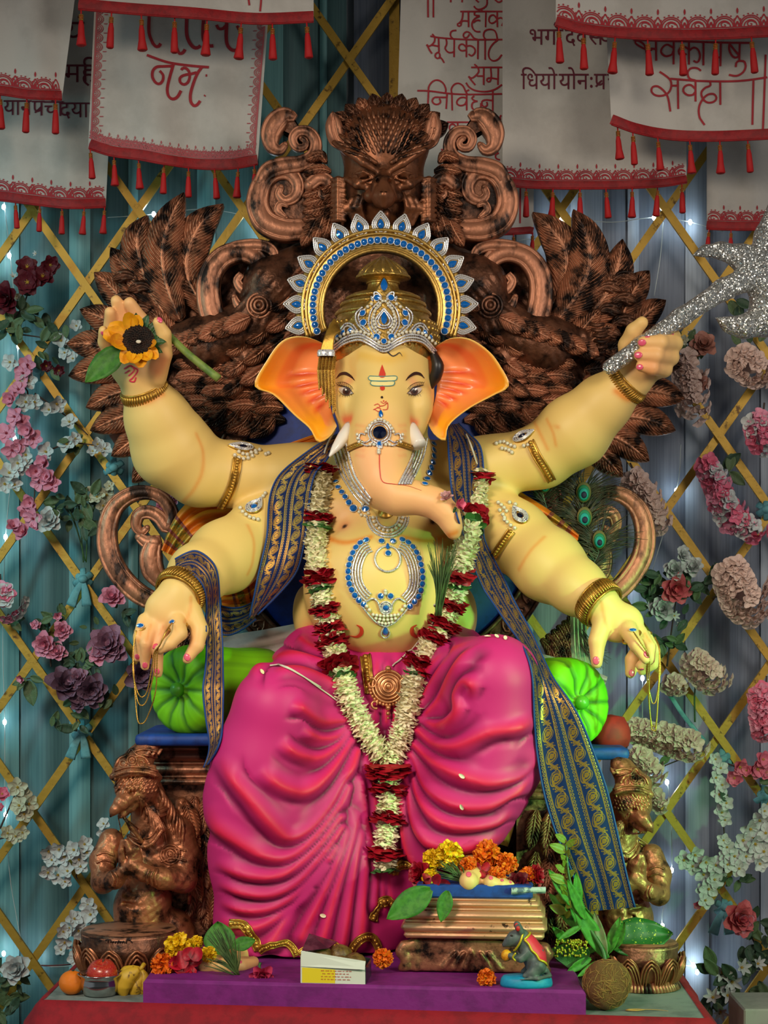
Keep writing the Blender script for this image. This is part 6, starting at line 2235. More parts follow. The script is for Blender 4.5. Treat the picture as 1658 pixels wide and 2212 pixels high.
# F: type-set banner
Fb = Banner([(1085, 402), (1160, 408), (1250, 409), (1350, 408), (1430, 404), (1482, 396)], (0, 0), .68, 'white banner with two dark red lines of prayer, above the feathers beside the crest', 17)
Fb.motif(50, .82, x0=1100)
Fb.tassels([1136, 1194, 1252, 1308, 1365, 1420, 1472], .95)
x = Fb.text('भग', 1141, 64, 33, MAROON, .9)
Fb.text('ा', x - 2, 64, 34, MAROON)
Fb.st([(x + 2, 64), (x - 6, 52), (x + 8, 48)], 4, 'lettering', MAROON)
Fb.text('देव', 1219, 64, 33, MAROON, .86)
x = Fb.text('स', 1270, 64, 33, MAROON, .9)
Fb.text('य', x - 9, 64, 34, MAROON)
x = Fb.text('िधयाे', 1124, 160, 33, MAROON, .86)
x = Fb.text('याेनः', 1206, 160, 33, MAROON, .86)
x = Fb.text('प', 1282, 160, 33, MAROON, .9)
Fb.st([(1286, 188), (1293, 180), (1300, 174)], 4, 'lettering', MAROON)
Fb.text('चाे', x + 1, 160, 33, MAROON, .9)
Fb.done()
# G: calligraphy banner
Gb = Banner([(1320, 270), (1370, 288), (1440, 302), (1520, 306), (1600, 304), (1680, 300), (1760, 296)], (-.05, -.03), .50, 'white banner with red calligraphy ending in two bars, over the lettered banner', 22, rip=.018)
Gb.tassels([1333, 1366, 1420, 1489, 1554, 1614, 1690, 1750], 1.05)
ZG = lambda pts: [(1340 + x * .334, 70 + y * .334) for x, y in pts]
for pts in ([(80, 50), (400, 60), (560, 65), (700, 68), (862, 70)], [(205, 115), (160, 110), (110, 85), (90, 65), (110, 55), (150, 80), (165, 130), (170, 190)], [(228, 60), (230, 185)], [(195, 105), (228, 110)], [(338, 100), (300, 80), (270, 100), (262, 130), (290, 155), (330, 145), (340, 120)], [(342, 60), (342, 208)],
            [(437, 110), (410, 95), (385, 100), (375, 130), (395, 155), (425, 140)], [(440, 60), (440, 210)], [(442, 120), (470, 100), (500, 115), (512, 160), (495, 195), (470, 185)], [(535, 60), (533, 215)], [(600, 60), (610, 100), (600, 140), (620, 165), (645, 160)], [(648, 60), (645, 220)],
            [(705, 70), (702, 110), (720, 150), (745, 165), (770, 150)], [(705, 75), (740, 120), (768, 150)], [(770, 65), (768, 185)], [(768, 185), (750, 195), (745, 225)], [(768, 185), (800, 190), (808, 225), (790, 260), (750, 282), (700, 275)],
            [(320, 300), (380, 305), (500, 315), (650, 318), (800, 312), (945, 292)], [(252, 255), (290, 280), (322, 310), (328, 350), (310, 390), (270, 410), (225, 408), (198, 385), (205, 355), (240, 350), (280, 380), (305, 420), (322, 512)], [(328, 345), (370, 345)], [(370, 305), (373, 495)],
            [(480, 365), (450, 340), (415, 350), (405, 380), (430, 405), (465, 405), (482, 385)], [(482, 312), (483, 448)], [(482, 312), (445, 300), (432, 265), (450, 235), (490, 232), (518, 250)],
            [(575, 318), (578, 345), (545, 360), (520, 390), (530, 430), (560, 455), (600, 450), (618, 425), (600, 400), (560, 405), (525, 440), (505, 490), (510, 550), (542, 600)], [(642, 318), (643, 470)], [(858, 305), (852, 598)], [(935, 145), (920, 625)]):
    Gb.st(ZG(pts), 4.4)
Gb.done()
# H: nearest on the other side
Hb = Banner([(1200, 58), (1260, 74), (1340, 83), (1430, 87), (1560, 85), (1660, 80), (1780, 76)], (0, 0), .34, 'brightest white banner with red arch border, nearest of the banners, before the two-bar calligraphy', 22, top=-480)
Hb.motif(57, 1.0, x0=1221)
Hb.tassels([1206, 1259, 1328, 1398, 1472, 1545, 1622, 1700], 1.15)
Hb.done()
Ib = Banner([(1526, 496), (1590, 498), (1660, 497), (1780, 494)], (0, 0), .80, 'grey-white banner with red arch border, behind the silver axe head', 18)
Ib.motif(46, .78, x0=1540)
Ib.tassels([1531, 1578, 1630, 1690, 1750], .85)
Ib.done()
# ------------------------------------------------------------------ garland
ALLV = np.vstack([BV, DV])
ALL = tree(ALLV, np.vstack([BQ, DQ + len(BV)]))
PETW = mat('white_petal', rgb(240, 232, 200), .6, 0, rgb(228, 212, 160), 60, sheen=.2)
PETR = mat('red_petal', rgb(176, 10, 34), .5, 0, rgb(130, 4, 24), 60, sheen=.3)
PETG = mat('green_petal', rgb(60, 110, 46), .5, 0, rgb(40, 84, 34), 40)


def petal(m, M, L, W, cup=.3, curl=.2, n=4, tip=.0):
    G = []
    for i in range(n + 1):
        u = i / n
        w = W * .5 * math.sin(PI * (.07 + .86 * u ** .85)) ** .65 * (1 if u < 1 else .8) + .0001
        row = []
        for j in (-1, -.5, 0, .5, 1):
            row.append(M @ Vector((j * w, L * u, cup * W * (abs(j) ** 2 - .3) * math.sin(PI * u) + curl * L * u * u)))
        G.append([tuple(x) for x in row])
    return m.grid(np.array(G))


def floret_ring(seed, mt, n, r, L, W, name, wild=.3):
    q = random.Random(seed)
    m = MB()
    for k in range(n):
        a = 2 * PI * k / n + q.uniform(-.15, .15)
        M = Matrix.Rotation(a, 4, 'Z') @ Matrix.Translation((0, r * q.uniform(.55, .75), q.uniform(-.25, .25) * r)) @ Matrix.Rotation(q.uniform(-wild, wild * 1.6), 4, 'X') @ Matrix.Rotation(q.uniform(-.6, .6), 4, 'Y')
        petal(m, M, L * q.uniform(.8, 1.15), W * q.uniform(.8, 1.2), q.uniform(.1, .5), q.uniform(-.35, .4))
    m.lathe([(0, -.3 * r), (r * .72, -.22 * r), (r * .8, 0), (r * .72, .22 * r), (0, .3 * r)], (0, 0, 0), 10)
    return m.data(name, mt)


WR = [floret_ring(i, PETW, 26, 1.0, .58, .42, 'white_blossom', .8) for i in range(4)]
RR = [floret_ring(20 + i, PETR, 22, 1.0, .95, .95, 'red_petals', .5) for i in range(3)]
GR_ = [floret_ring(40 + i, PETG, 9, 1.0, .7, .8, 'green_sepal', .3) for i in range(2)]
garland = thing('garland', 'long garland of white blossoms banded with red petals, hung over both shoulders to the knees', 'garland', P(838, 1650, -.05))


def strand(path, marks, r0=24, end=True):
    q = resamp(crv(path, per=8), 7.6)
    Ys = np.array([hit(ALL, x, y)[0].y for x, y in q])
    for _ in range(60): Ys = np.minimum(Ys, (np.r_[Ys[:1], Ys[:-1]] + np.r_[Ys[1:], Ys[-1:]]) / 2)
    for _ in range(4): Ys = (np.r_[Ys[:1], Ys[:-1]] + Ys * 2 + np.r_[Ys[1:], Ys[-1:]]) / 4
    pts = [P(x, y, Y - S(r0 * .8, Y)) for (x, y), Y in zip(q, Ys)]
    MB().tube(pts, S(6), 6).put('string', WHITE_THREAD, garland)
    for i, p in enumerate(pts):
        t = pts[min(i + 1, len(pts) - 1)] - pts[max(i - 1, 0)]
        x, y = q[i]
        kind, sz = 'w', 1.0
        for (yy, h, k_, s_) in marks:
            if abs(y - yy) < h: kind, sz = k_, s_
        if kind == '-': continue
        ds, nm_, rr = {'w': (WR, 'white_blossom', r0), 'r': (RR, 'red_petals', r0 * .98), 'g': (GR_, 'green_sepal', r0 * 1.1)}[kind]
        rr *= sz * R.uniform(.92, 1.08)
        M = frame(p, t, up=(0, -1, 0), s=(S(rr), S(rr), S(15)), roll=R.uniform(0, 6.3)) @ Matrix.Rotation(R.uniform(-.15, .15), 4, 'X')
        put(nm_, ds[R.randrange(len(ds))], garland, M)
    return pts


GLp = [(692, 1008), (690, 1050), (687, 1100), (684, 1160), (686, 1220), (692, 1270), (700, 1310), (711, 1355), (722, 1405), (738, 1460), (763, 1528), (790, 1582), (814, 1618), (836, 1642)]
GRp = [(1034, 1016), (1030, 1060), (1022, 1110), (1010, 1160), (996, 1220), (985, 1270), (968, 1320), (944, 1372), (916, 1422), (896, 1470), (881, 1530), (866, 1590), (846, 1640)]
s1 = strand(GLp, [(1014, 9, 'r', 1.05), (1118, 9, 'r', 1.0), (1140, 4, 'g', 1), (1250, 10, 'r', 1.05), (1272, 4, 'g', 1), (1312, 9, 'r', 1), (1353, 9, 'r', 1), (1386, 8, 'r', 1.05), (1442, 12, 'r', 1.2), (1466, 4, 'g', .9)])
s2 = strand(GRp, [(1030, 8, 'r', 1.05), (1116, 8, 'r', 1.0), (1137, 4, 'g', 1), (1240, 8, 'r', 1.05), (1266, 4, 'g', 1), (1306, 8, 'r', 1), (1347, 9, 'r', 1.05), (1384, 8, 'r', 1.05), (1434, 10, 'r', 1.2), (1458, 4, 'g', .9)])
s3 = strand([(838, 1655), (840, 1700), (840, 1750), (834, 1800), (831, 1850), (832, 1880)], [(1662, 12, 'r', 1.35), (1706, 7, 'r', 1.1), (1762, 7, 'r', 1.1), (1840, 9, 'r', 1.2), (1868, 6, 'w', .9), (1880, 4, 'g', 1)])
for pts in ([s1[0], P(706, 962, .11), P(724, 928, .14)], [s2[0], P(1018, 966, .12), P(1006, 938, .15)]):
    MB().tube(crv(pts, per=8), S(2.2), 5).put('hanging_string', WHITE_THREAD, garland)
for pts in ([(952, 1318), (920, 1360), (880, 1410), (846, 1440)], [(582, 1440), (610, 1440), (650, 1460), (700, 1496), (738, 1522)], [(600, 1437), (640, 1455), (690, 1484)]):
    MB().tube(onsurf(ALL, pts, .003, 8)[0], S(1.8), 5).put('loose_thread', WHITE_THREAD, garland)
# fallen petals on the garment
fp = MB()
for (x, y, a) in ((1075, 1380, .3), (1060, 1377, 1.8), (1090, 1384, -.4), (568, 1458, .2), (1004, 1680, 1), (1000, 1748, .2), (705, 1980, 1.4)):
    p, n = hit(ALL, x, y, .003)
    petal(fp, frame(p, n, roll=a), S(14), S(8), .2, .1)
tag(fp.put('fallen_petals', PETW, smooth=True), 'small white petals fallen on the magenta garment', 'petals', kind='stuff')

# ---- grass bundle tucked in the garland, bud in the trunk
GRASS = mat('grass_green', rgb(74, 96, 44), .6, 0, rgb(48, 70, 30), 30)
gt = thing('grass_bundle', 'bundle of thin green sacred grass tucked behind the garland below the trunk tip', 'grass', P(946, 1330, -.03))
b = MB()
for k in range(60):
    x0 = 946 + R.uniform(-7, 7)
    tip = (R.uniform(922, 992), R.uniform(1158, 1230))
    yy = -.035 + R.uniform(-.02, .01)
    b.tube(crv([P(x0, 1330, yy), P(950 + (tip[0] - 950) * .35 + R.uniform(-3, 3), 1262, yy - .015), P(*tip, yy - .012)], per=5), [S(1.5), S(1.3), S(.4)], 4)
tag(b.put('grass_blade', GRASS, gt), kind='stuff')
MB().tube([P(946 + 9 * math.cos(a), 1308 + 3 * math.sin(a), -.04 + .014 * math.sin(a)) for a in np.linspace(0, 2 * PI, 17)[:-1]], S(2), 5, closed=True).put('binding_thread', WHITE_THREAD, gt)
ft = thing('trunk_flower', 'small pink rosebud with a pale flower held at the trunk tip', 'flower', P(985, 1100, -.15))
PINK = mat('pink_petal', rgb(232, 108, 138), .5, 0, rgb(206, 70, 108), 40, sheen=.2)
PALE = mat('pale_pink_petal', rgb(226, 186, 180), .55, 0, rgb(210, 150, 150), 40)
m = MB()
for k in range(9):
    petal(m, frame(P(986, 1092, -.148), (.75, -.6, .2), roll=k * 2.4) @ Matrix.Rotation(1.15 - k * .05, 4, 'X'), S(22 - k), S(18), .3, -.1)
m.put('rosebud', PINK, ft)
m = MB()
for k in range(14):
    petal(m, frame(P(964, 1078, -.148), (-.1, -.7, .7), roll=k * 2.4) @ Matrix.Rotation(.3 + .07 * k, 4, 'X'), S(18), S(11), .3, .1)
m.put('pale_blossom', PALE, ft)
MB().tube(crv([P(984, 1096, -.145), P(976, 1112, -.14), P(975, 1125, -.128)], per=5), S(3), 6).put('stem', LEAF, ft)


# ------------------------------------------------------------------ brocade
def brocade(name, base, gold):
    m = bpy.data.materials.new(name)
    m.use_nodes = True
    nt = m.node_tree
    bs = nt.nodes['Principled BSDF']
    bs.inputs['Specular IOR Level'].default_value = .25
    uvn = nt.nodes.new('ShaderNodeUVMap')
    uvn.uv_map = 'UVMap'
    sp = nt.nodes.new('ShaderNodeSeparateXYZ')
    nt.links.new(uvn.outputs[0], sp.inputs[0])
    u, v = E(nt, sp.outputs[0]), E(nt, sp.outputs[1])
    h = (u * 2).fract()                          # two bands side by side
    c = (h - .5).abs()                           # 0 centre .. .5 edge of a band
    dots = ((c - .385) / .05)
    dv = ((v / .075).fract() - .5) / .42
    d1 = (dots * dots + dv * dv).lt(1.0)
    ring = (dots * dots + dv * dv).gt(.25)
    lines = (c - .30).abs().lt(.012).max((c - .325).abs().lt(.008))
    cell = (v / .46).fract() - .5
    pu = (h - .5) / .21
    pv = cell / .34
    e = ((pu + pv * .45) * (pu + pv * .45) + pv * pv * (1.15 + pu * .5)).sqrt()
    pais = e.lt(1.0) * ((e * 2.6).fract().gt(.34))
    cell2 = ((v / .46 + .5).fract() - .5)
    a = (pu * 1.0).atan2(cell2 / .16)
    rr = (pu * pu + (cell2 / .16) * (cell2 / .16)).sqrt()
    flower = rr.lt((a * 6).sin() * .28 + .78) * ((rr * 3).fract().gt(.3))
    vine = ((pu - (v * 13.66).sin() * .75).abs().lt(.13)) * c.lt(.27)
    vine2 = ((pu - (v * 27.3 + 1.0).sin() * .55).abs().lt(.09)) * c.lt(.27)
    mask = d1 * ring
    mask = mask.max(lines).max(pais).max(flower).max(vine * .9).max(vine2 * .7)
    mask = mask * c.lt(.455)
    ns = nt.nodes.new('ShaderNodeTexNoise')
    ns.inputs['Scale'].default_value = 260
    mx = nt.nodes.new('ShaderNodeMix')
    mx.data_type = 'RGBA'
    nt.links.new(mask.s, mx.inputs[0])
    mx.inputs[6].default_value = (*base, 1)
    mx.inputs[7].default_value = (*gold, 1)
    nt.links.new(mx.outputs[2], bs.inputs['Base Color'])
    nt.links.new((mask * .75).s, bs.inputs['Metallic'])
    nt.links.new((mask * -.25 + .62).s, bs.inputs['Roughness'])
    bp = nt.nodes.new('ShaderNodeBump')
    bp.inputs['Strength'].default_value = .5
    bp.inputs['Distance'].default_value = .002
    nt.links.new((mask + E(nt, ns.outputs[0]) * .3).s, bp.inputs['Height'])
    nt.links.new(bp.outputs[0], bs.inputs['Normal'])
    return m


BROC = brocade('blue_brocade', rgb(2, 30, 82), rgb(182, 138, 60))


def strip(rows, name, m, parent, nu=17, wave=.004, per=6, surf_=None, off=.01, trim=None, vs_=None, bow=0.0, nw=2.5):
    """rows: (xl, yl, xr, yr, Yl, Yr)"""
    A = crv(rows, per=per)
    N = len(A)
    L = [0.0]
    G, U = [], []
    for i in range(N):
        xl, yl, xr, yr, Yl, Yr = A[i]
        row = []
        for j in range(nu):
            t = j / (nu - 1)
            Y = Yl + (Yr - Yl) * t - bow * math.sin(PI * t)
            x, y = xl + (xr - xl) * t, yl + (yr - yl) * t
            if surf_:
                h = surf_.ray_cast(Vector((0, -D, ZC)), (P(x, y, 0) - Vector((0, -D, ZC))).normalized())
                if h[0] is not None: Y = min(Y, h[0].y - off)
            row.append(P(x, y, Y + wave * math.sin(t * 2 * PI * nw + i * .12)))
        G.append([tuple(p) for p in row])
    G = np.array(G)
    if surf_:
        for _ in range(3):
            G[1:-1] = (G[:-2] + 2 * G[1:-1] + G[2:]) / 4
            G[:, 1:-1] = (G[:, :-2] + 2 * G[:, 1:-1] + G[:, 2:]) / 4
    w = np.linalg.norm(G[:, -1] - G[:, 0], axis=1).mean()
    L = np.r_[0, np.cumsum(np.linalg.norm(np.diff(G[:, nu // 2], axis=0), axis=1))] / w
    U = [[(j / (nu - 1), L[i]) for j in range(nu)] for i in range(N)]
    n_ = np.array((0, .0025, 0))
    full = np.concatenate([G, G[:, ::-1] + n_], 1)
    UU = np.concatenate([np.array(U), np.array(U)[:, ::-1]], 1)
    MB().grid(full, closed_v=True, uv=UU).put(name, m, parent, uv=True)
    if trim:
        for j in (0, nu - 1): MB().tube(G[:, j] + np.array((0, .001, 0)), S(2.2), 5).put('edge_trim', trim, parent)
    return G


EDGE = mat('blue_edge', rgb(14, 60, 128), .6)
shawl = thing('brocade_shawl', 'blue and gold brocade shawl over shoulder and arm, thin end beside the gold chains', 'shawl', P(640, 1150, .05))
strip([(728, 938, 722, 968, .13, .12), (690, 958, 712, 982, .12, .11), (655, 982, 700, 1000, .12, .10), (612, 1016, 682, 1020, .14, .09), (590, 1048, 672, 1052, .15, .08), (580, 1090, 667, 1090, .15, .08), (577, 1153, 660, 1153, .13, .08), (566, 1205, 650, 1205, .1, .09),
       (556, 1248, 636, 1242, .09, .10), (548, 1290, 600, 1285, .1, .11), (538, 1334, 556, 1328, .12, .13)], 'shoulder_cloth', BROC, shawl, surf_=ALL, off=.012, trim=EDGE)
strip([(548, 1300, 552, 1338, .16, .15), (520, 1312, 526, 1358, .2, .19), (490, 1312, 492, 1372, .22, .2), (455, 1302, 455, 1362, .2, .18)], 'swag', BROC, shawl, trim=EDGE)
strip([(380, 1246, 378, 1208, -.03, .02), (390, 1238, 400, 1196, -.05, .0), (415, 1240, 425, 1190, -.065, .0), (440, 1268, 455, 1210, -.06, .0), (446, 1310, 470, 1240, -.03, .01), (444, 1345, 474, 1300, -.0, .01), (446, 1400, 480, 1390, -.02, -.01), (443, 1450, 481, 1450, -.05, -.04), (438, 1490, 482, 1490, -.07, -.06), (444, 1550, 481, 1550, -.075, -.07), (452, 1600, 478, 1590, -.08, -.08), (450, 1630, 466, 1625, -.08, -.08), (440, 1658, 448, 1652, -.08, -.08)],
      'arm_wrap', BROC, shawl, surf_=ALL, off=.010, trim=EDGE, wave=.002)
sh2 = thing('brocade_shawl', 'wide blue and gold brocade shawl hanging past the knee to the spotted leaf', 'shawl', P(1250, 1700, -.1))
strip([(962, 918, 990, 915, .15, .2), (966, 940, 1016, 940, .13, .17), (968, 970, 1036, 962, .10, .16), (970, 1000, 1043, 1000, .08, .15), (974, 1050, 1044, 1050, .07, .14), (985, 1110, 1044, 1110, .06, .13), (1002, 1160, 1044, 1160, .06, .12), (1020, 1215, 1062, 1200, .06, .12), (1040, 1265, 1090, 1254, .05, .10), (1066, 1305, 1112, 1302, .02, .06), (1100, 1355, 1148, 1366, -.04, .0), (1130, 1398, 1172, 1420, -.09, -.06),
       (1148, 1450, 1196, 1468, -.12, -.11), (1152, 1510, 1226, 1508, -.13, -.14), (1154, 1560, 1254, 1556, -.13, -.15), (1160, 1630, 1280, 1620, -.13, -.15), (1176, 1720, 1310, 1704, -.13, -.15), (1203, 1806, 1333, 1800, -.13, -.15), (1238, 1890, 1353, 1890, -.13, -.15), (1258, 1970, 1371, 1960, -.125, -.145)],
      'shawl_cloth', BROC, sh2, surf_=ALL, off=.010, trim=EDGE, nu=21, wave=.0025)

# ---- orange stole behind the arms, white sheet on the seat
ORS = mat('orange_silk', rgb(226, 130, 20), .5, 0, rgb(204, 100, 12), 12, stretch=(1, 1, 4), sheen=.3, bump=.2, bscale=30)
MARO = mat('maroon_weave', rgb(108, 40, 44), .6, 0, rgb(150, 90, 40), 120)
GOLDW = mat('gold_weave', rgb(176, 134, 40), .45, .4, rgb(90, 100, 40), 90, (.5, .6))
st = thing('orange_stole', 'orange silk stole with woven maroon and gold border, behind the arms', 'stole', P(829, 1050, .32))


def stole(rows, frac, wave, nw=3.5):
    g = strip(rows, 'stole_cloth', ORS, st, nu=25, wave=wave, nw=nw)
    N = len(g)
    for f0, f1, m in frac:
        a, b_ = int(f0 * (N - 1)), max(int(f1 * (N - 1)), int(f0 * (N - 1)) + 1)
        G = g[a:b_ + 1] + np.array((0, -.002, 0))
        MB().grid(np.concatenate([G, G[:, ::-1] + np.array((0, .001, 0))], 1), closed_v=True).put('woven_border', m, st)


BR = [(.68, .73, MARO), (.73, .83, GOLDW), (.83, .86, MARO), (.86, .91, GOLDW), (.91, .94, MARO)]
stole([(520, 1060, 540, 1130, .34, .36), (470, 1065, 500, 1150, .33, .34), (425, 1072, 470, 1160, .32, .32), (390, 1100, 440, 1170, .31, .31), (366, 1140, 415, 1190, .31, .31), (348, 1188, 390, 1210, .31, .31)], BR, .010)
stole([(560, 1215, 560, 1270, .36, .34), (530, 1225, 545, 1300, .34, .32), (500, 1240, 520, 1312, .32, .3), (474, 1258, 480, 1312, .3, .3)], [(.35, .42, MARO), (.5, .7, GOLDW), (.75, .82, MARO)], .008)
stole([(575, 972, 585, 985, .36, .36), (630, 955, 640, 975, .33, .33), (700, 930, 705, 965, .3, .28)], [], .004)
stole([(1060, 1035, 1050, 1085, .33, .31), (1110, 1055, 1080, 1120, .30, .28), (1160, 1085, 1110, 1145, .27, .25), (1205, 1115, 1160, 1170, .25, .22), (1250, 1155, 1240, 1200, .23, .20)], BR, .016, 3.5)
WSH = mat('white_sheet', rgb(186, 178, 170), .8, 0, rgb(166, 158, 152), 10, bump=.2, bscale=300)
ws = thing('white_sheet', 'white cotton sheet bunched on the seat behind the green bolsters', 'sheet', P(829, 1450, .3))
strip([(440, 1395, 470, 1480, .24, .22), (500, 1372, 540, 1480, .25, .22), (570, 1360, 600, 1470, .26, .22), (650, 1345, 660, 1460, .27, .22)], 'sheet_fold', WSH, ws, wave=.012)
strip([(1120, 1400, 1110, 1500, .24, .18), (1180, 1415, 1170, 1510, .22, .17), (1240, 1432, 1240, 1520, .19, .15), (1312, 1462, 1300, 1500, .16, .13)], 'sheet_fold', WSH, ws, wave=.010)
tag(MB().lathe([(0, .04), (.03, .034), (.042, .012), (.045, -.01), (.04, -.03), (0, -.04)], P(1318, 1582, .1), 24).put('red_cushion', mat('red_velvet', rgb(150, 26, 18), .7, 0, rgb(120, 18, 14), 20, sheen=.3)), 'small round red cushion tucked behind the green bolster', 'cushion')
# ------------------------------------------------------------------ things held in the hands
GLIT = mat('silver_glitter', rgb(205, 205, 200), .3, .8)
nt = GLIT.node_tree
vo, ge, tco = nt.nodes.new('ShaderNodeTexVoronoi'), nt.nodes.new('ShaderNodeNewGeometry'), nt.nodes.new('ShaderNodeTexCoord')
vo.inputs['Scale'].default_value = 420
nt.links.new(tco.outputs['Object'], vo.inputs['Vector'])
vm = [nt.nodes.new('ShaderNodeVectorMath') for _ in range(4)]
vm[0].operation, vm[1].operation, vm[2].operation, vm[3].operation = 'SUBTRACT', 'SCALE', 'ADD', 'NORMALIZE'
vm[0].inputs[1].default_value = (.5, .5, .5)
vm[1].inputs['Scale'].default_value = 1.5
nt.links.new(vo.outputs['Color'], vm[0].inputs[0])
nt.links.new(vm[0].outputs[0], vm[1].inputs[0])
nt.links.new(vm[1].outputs[0], vm[2].inputs[0])
nt.links.new(ge.outputs['Normal'], vm[2].inputs[1])
nt.links.new(vm[2].outputs[0], vm[3].inputs[0])
nt.links.new(vm[3].outputs[0], nt.nodes['Principled BSDF'].inputs['Normal'])
v = Vol(P(1290, 830, .07) - Vector((.02, .06, .02)), P(1790, 380, .12) + Vector((.02, .09, .02)), .0045)
cp = lambda pts, k=14: v.chain([P(x, y, Y) for x, y, Y, r in pts], [S(r, Y) for x, y, Y, r in pts], S(k))
cp([(1317, 793, .055, 17), (1384, 746, .055, 18), (1470, 686, .065, 20), (1560, 626, .085, 22), (1640, 590, .10, 30)])
cp([(1650, 610, .11, 34), (1602, 556, .105, 27), (1556, 541, .10, 17), (1522, 542, .10, 11), (1498, 551, .10, 4)])
cp([(1655, 630, .11, 36), (1652, 690, .105, 36), (1606, 706, .10, 24), (1575, 702, .10, 16), (1547, 688, .10, 4)])
cp([(1645, 590, .11, 34), (1656, 510, .11, 26), (1672, 430, .11, 9)])
cp([(1660, 620, .11, 40), (1740, 600, .11, 26), (1760, 520, .11, 10)])
cp([(1740, 600, .11, 26), (1765, 690, .11, 10)])
V, Q = v.nets()
tag(put('battle_axe', mesh('battle_axe', relax(V, Q, 1), Q, GLIT)), 'silver glitter axe with curved prongs gripped in the raised fist', 'axe')

LEAFM = {}


def leaf_mesh(key, W, bend, mt, fold=.12, veins=True, n=12, serr=0.0):
    if key in LEAFM: return LEAFM[key]
    G = []
    for i in range(n + 1):
        u = i / n
        w = W * .5 * (math.sin(PI * min(1, u * .98 + .02) ** .85)) ** .8 + .004
        w *= 1 + serr * (i % 2)
        G.append([(j * w, u, abs(j) * fold * W - bend * u * u + (.012 * math.cos(u * 50) * (abs(j) > .3) if veins else 0) - (.02 * W if j == 0 else 0)) for j in (-1, -.66, -.33, 0, .33, .66, 1)])
    G = np.array(G)
    B = G[:, ::-1] - np.array((0, 0, .012))
    LEAFM[key] = MB().grid(np.concatenate([G, B], 1), closed_v=True).data('leaf', mt)
    return LEAFM[key]


LG = mat('fresh_leaf', rgb(70, 122, 40), .55, 0, rgb(52, 100, 34), 6, spec=.3)


def leaf(parent, a, b, key='plain', W=.42, bend=.15, mt=None, face=(0, -1, .25), name='leaf', label=None, roll=0):
    a, b = Vector(a), Vector(b)
    y = (b - a)
    L = y.length
    y.normalize()
    z = Vector(face)
    z = (z - y * z.dot(y)).normalized()
    x = y.cross(z)
    M = Matrix.Translation(a) @ Matrix((x, y, z)).transposed().to_4x4() @ Matrix.Rotation(roll, 4, 'Y') @ Matrix.Scale(L, 4)
    return put(name, leaf_mesh(key, W, bend, mt or LG), parent, M, label)


# sunflower
SUNP = mat('sunflower_petal', rgb(244, 172, 16), .5, 0, rgb(220, 130, 8), 20, sheen=.2)
SEED = mat('sunflower_seed', rgb(48, 26, 14), .8, 0, rgb(20, 12, 8), 90, bump=1, bscale=300)
sf = thing('sunflower', 'yellow sunflower with dark centre, green leaf and stem held in the open raised palm', 'flower', P(298, 735, .0))
c = P(298, 735, .0)
Mf = frame(c, (.1, -1, .25), s=S(1))
b = MB()
b.lathe([(36, -2), (34, 5), (26, 8), (20, 5), (10, 3), (0, 3)], (0, 0, 0), 28)
for k in range(150):
    r_ = 33 * math.sqrt((k + .5) / 150)
    a = k * 2.39996
    b.ell((r_ * math.cos(a), r_ * math.sin(a), 5 + 3 * math.exp(-((r_ - 26) / 7) ** 2)), (2.0, 2.0, 3), 5, 3)
b.v = [tuple(Mf @ Vector(q)) for q in b.v]
b.put('disc', SEED, sf)
for k, (a, L, W, tlt) in enumerate(((176, 50, 46, .5), (198, 46, 42, .5), (240, 40, 34, .35), (260, 42, 36, .3), (276, 40, 36, .3), (294, 38, 32, .3), (312, 38, 30, .5), (334, 30, 24, .7),
                                (92, 30, 26, .9), (116, 42, 34, .6), (156, 44, 40, .5))):
    m = MB()
    petal(m, Mf @ Matrix.Rotation(math.radians(a - 90), 4, 'Z') @ Matrix.Translation((0, 26, 2)) @ Matrix.Rotation(tlt * (.8 + .3 * (k % 2)), 4, 'X'), L, W, .25, .2 if k % 2 else -.1, 6)
    m.put('petal', SUNP, sf)
for a in (20, 45, 70, 95, 330, 355):
    ca_, sa_ = math.cos(math.radians(a)), math.sin(math.radians(a))
    leaf(sf, Mf @ Vector((24 * ca_, 24 * sa_, -8)), Mf @ Vector((58 * ca_, 58 * sa_, 12)), 'sepal', .5, .2, LEAF, name='sepal')
leaf(sf, P(268, 752, .01), P(183, 824, -.01), 'sunleaf', .5, .1, LG)
leaf(sf, P(260, 748, .0), P(285, 772, -.01), 'sunleaf', .5, .1, LG)
MB().tube(crv([P(318, 722, .03), P(352, 716, .045), P(372, 732, .045), P(410, 768, .03), P(472, 818, .02)], per=6), [S(7), S(8), S(8), S(9)], 10).put('stem', mat('stem_green', rgb(128, 148, 66), .6, 0, rgb(90, 120, 50), 40), sf)
b = MB().ell(P(299, 738, -.012), (S(6), S(2), S(4)), 8, 5)
b.put('fallen_seed', WHITE_THREAD, sf)

# ------------------------------------------------------------------ marigolds and offerings
MY = mat('marigold_yellow', rgb(246, 208, 10), .6, 0, rgb(226, 170, 4), 60, sheen=.3)
MO = mat('marigold_orange', rgb(242, 124, 8), .6, 0, rgb(214, 84, 4), 60, sheen=.3)


def marigold_mesh(name, mt, seed):
    q = random.Random(seed)
    m = MB()
    for k in range(120):
        ph = math.acos(1 - 1.55 * (k + .5) / 120)
        a = k * 2.39996
        d = Vector((math.sin(ph) * math.cos(a), math.sin(ph) * math.sin(a), math.cos(ph)))
        M = frame(d * .55, d, up=(0, 0, 1) if abs(d.z) < .95 else (0, 1, 0), roll=q.uniform(0, 6.3)) @ Matrix.Rotation(q.uniform(.7, 1.3), 4, 'X')
        petal(m, M, q.uniform(.36, .5), q.uniform(.34, .46), q.uniform(-.6, .8), q.uniform(-.4, .2), 3)
    m.ell((0, 0, -.08), (.6, .6, .55), 10, 6)
    return m.data(name, mt)


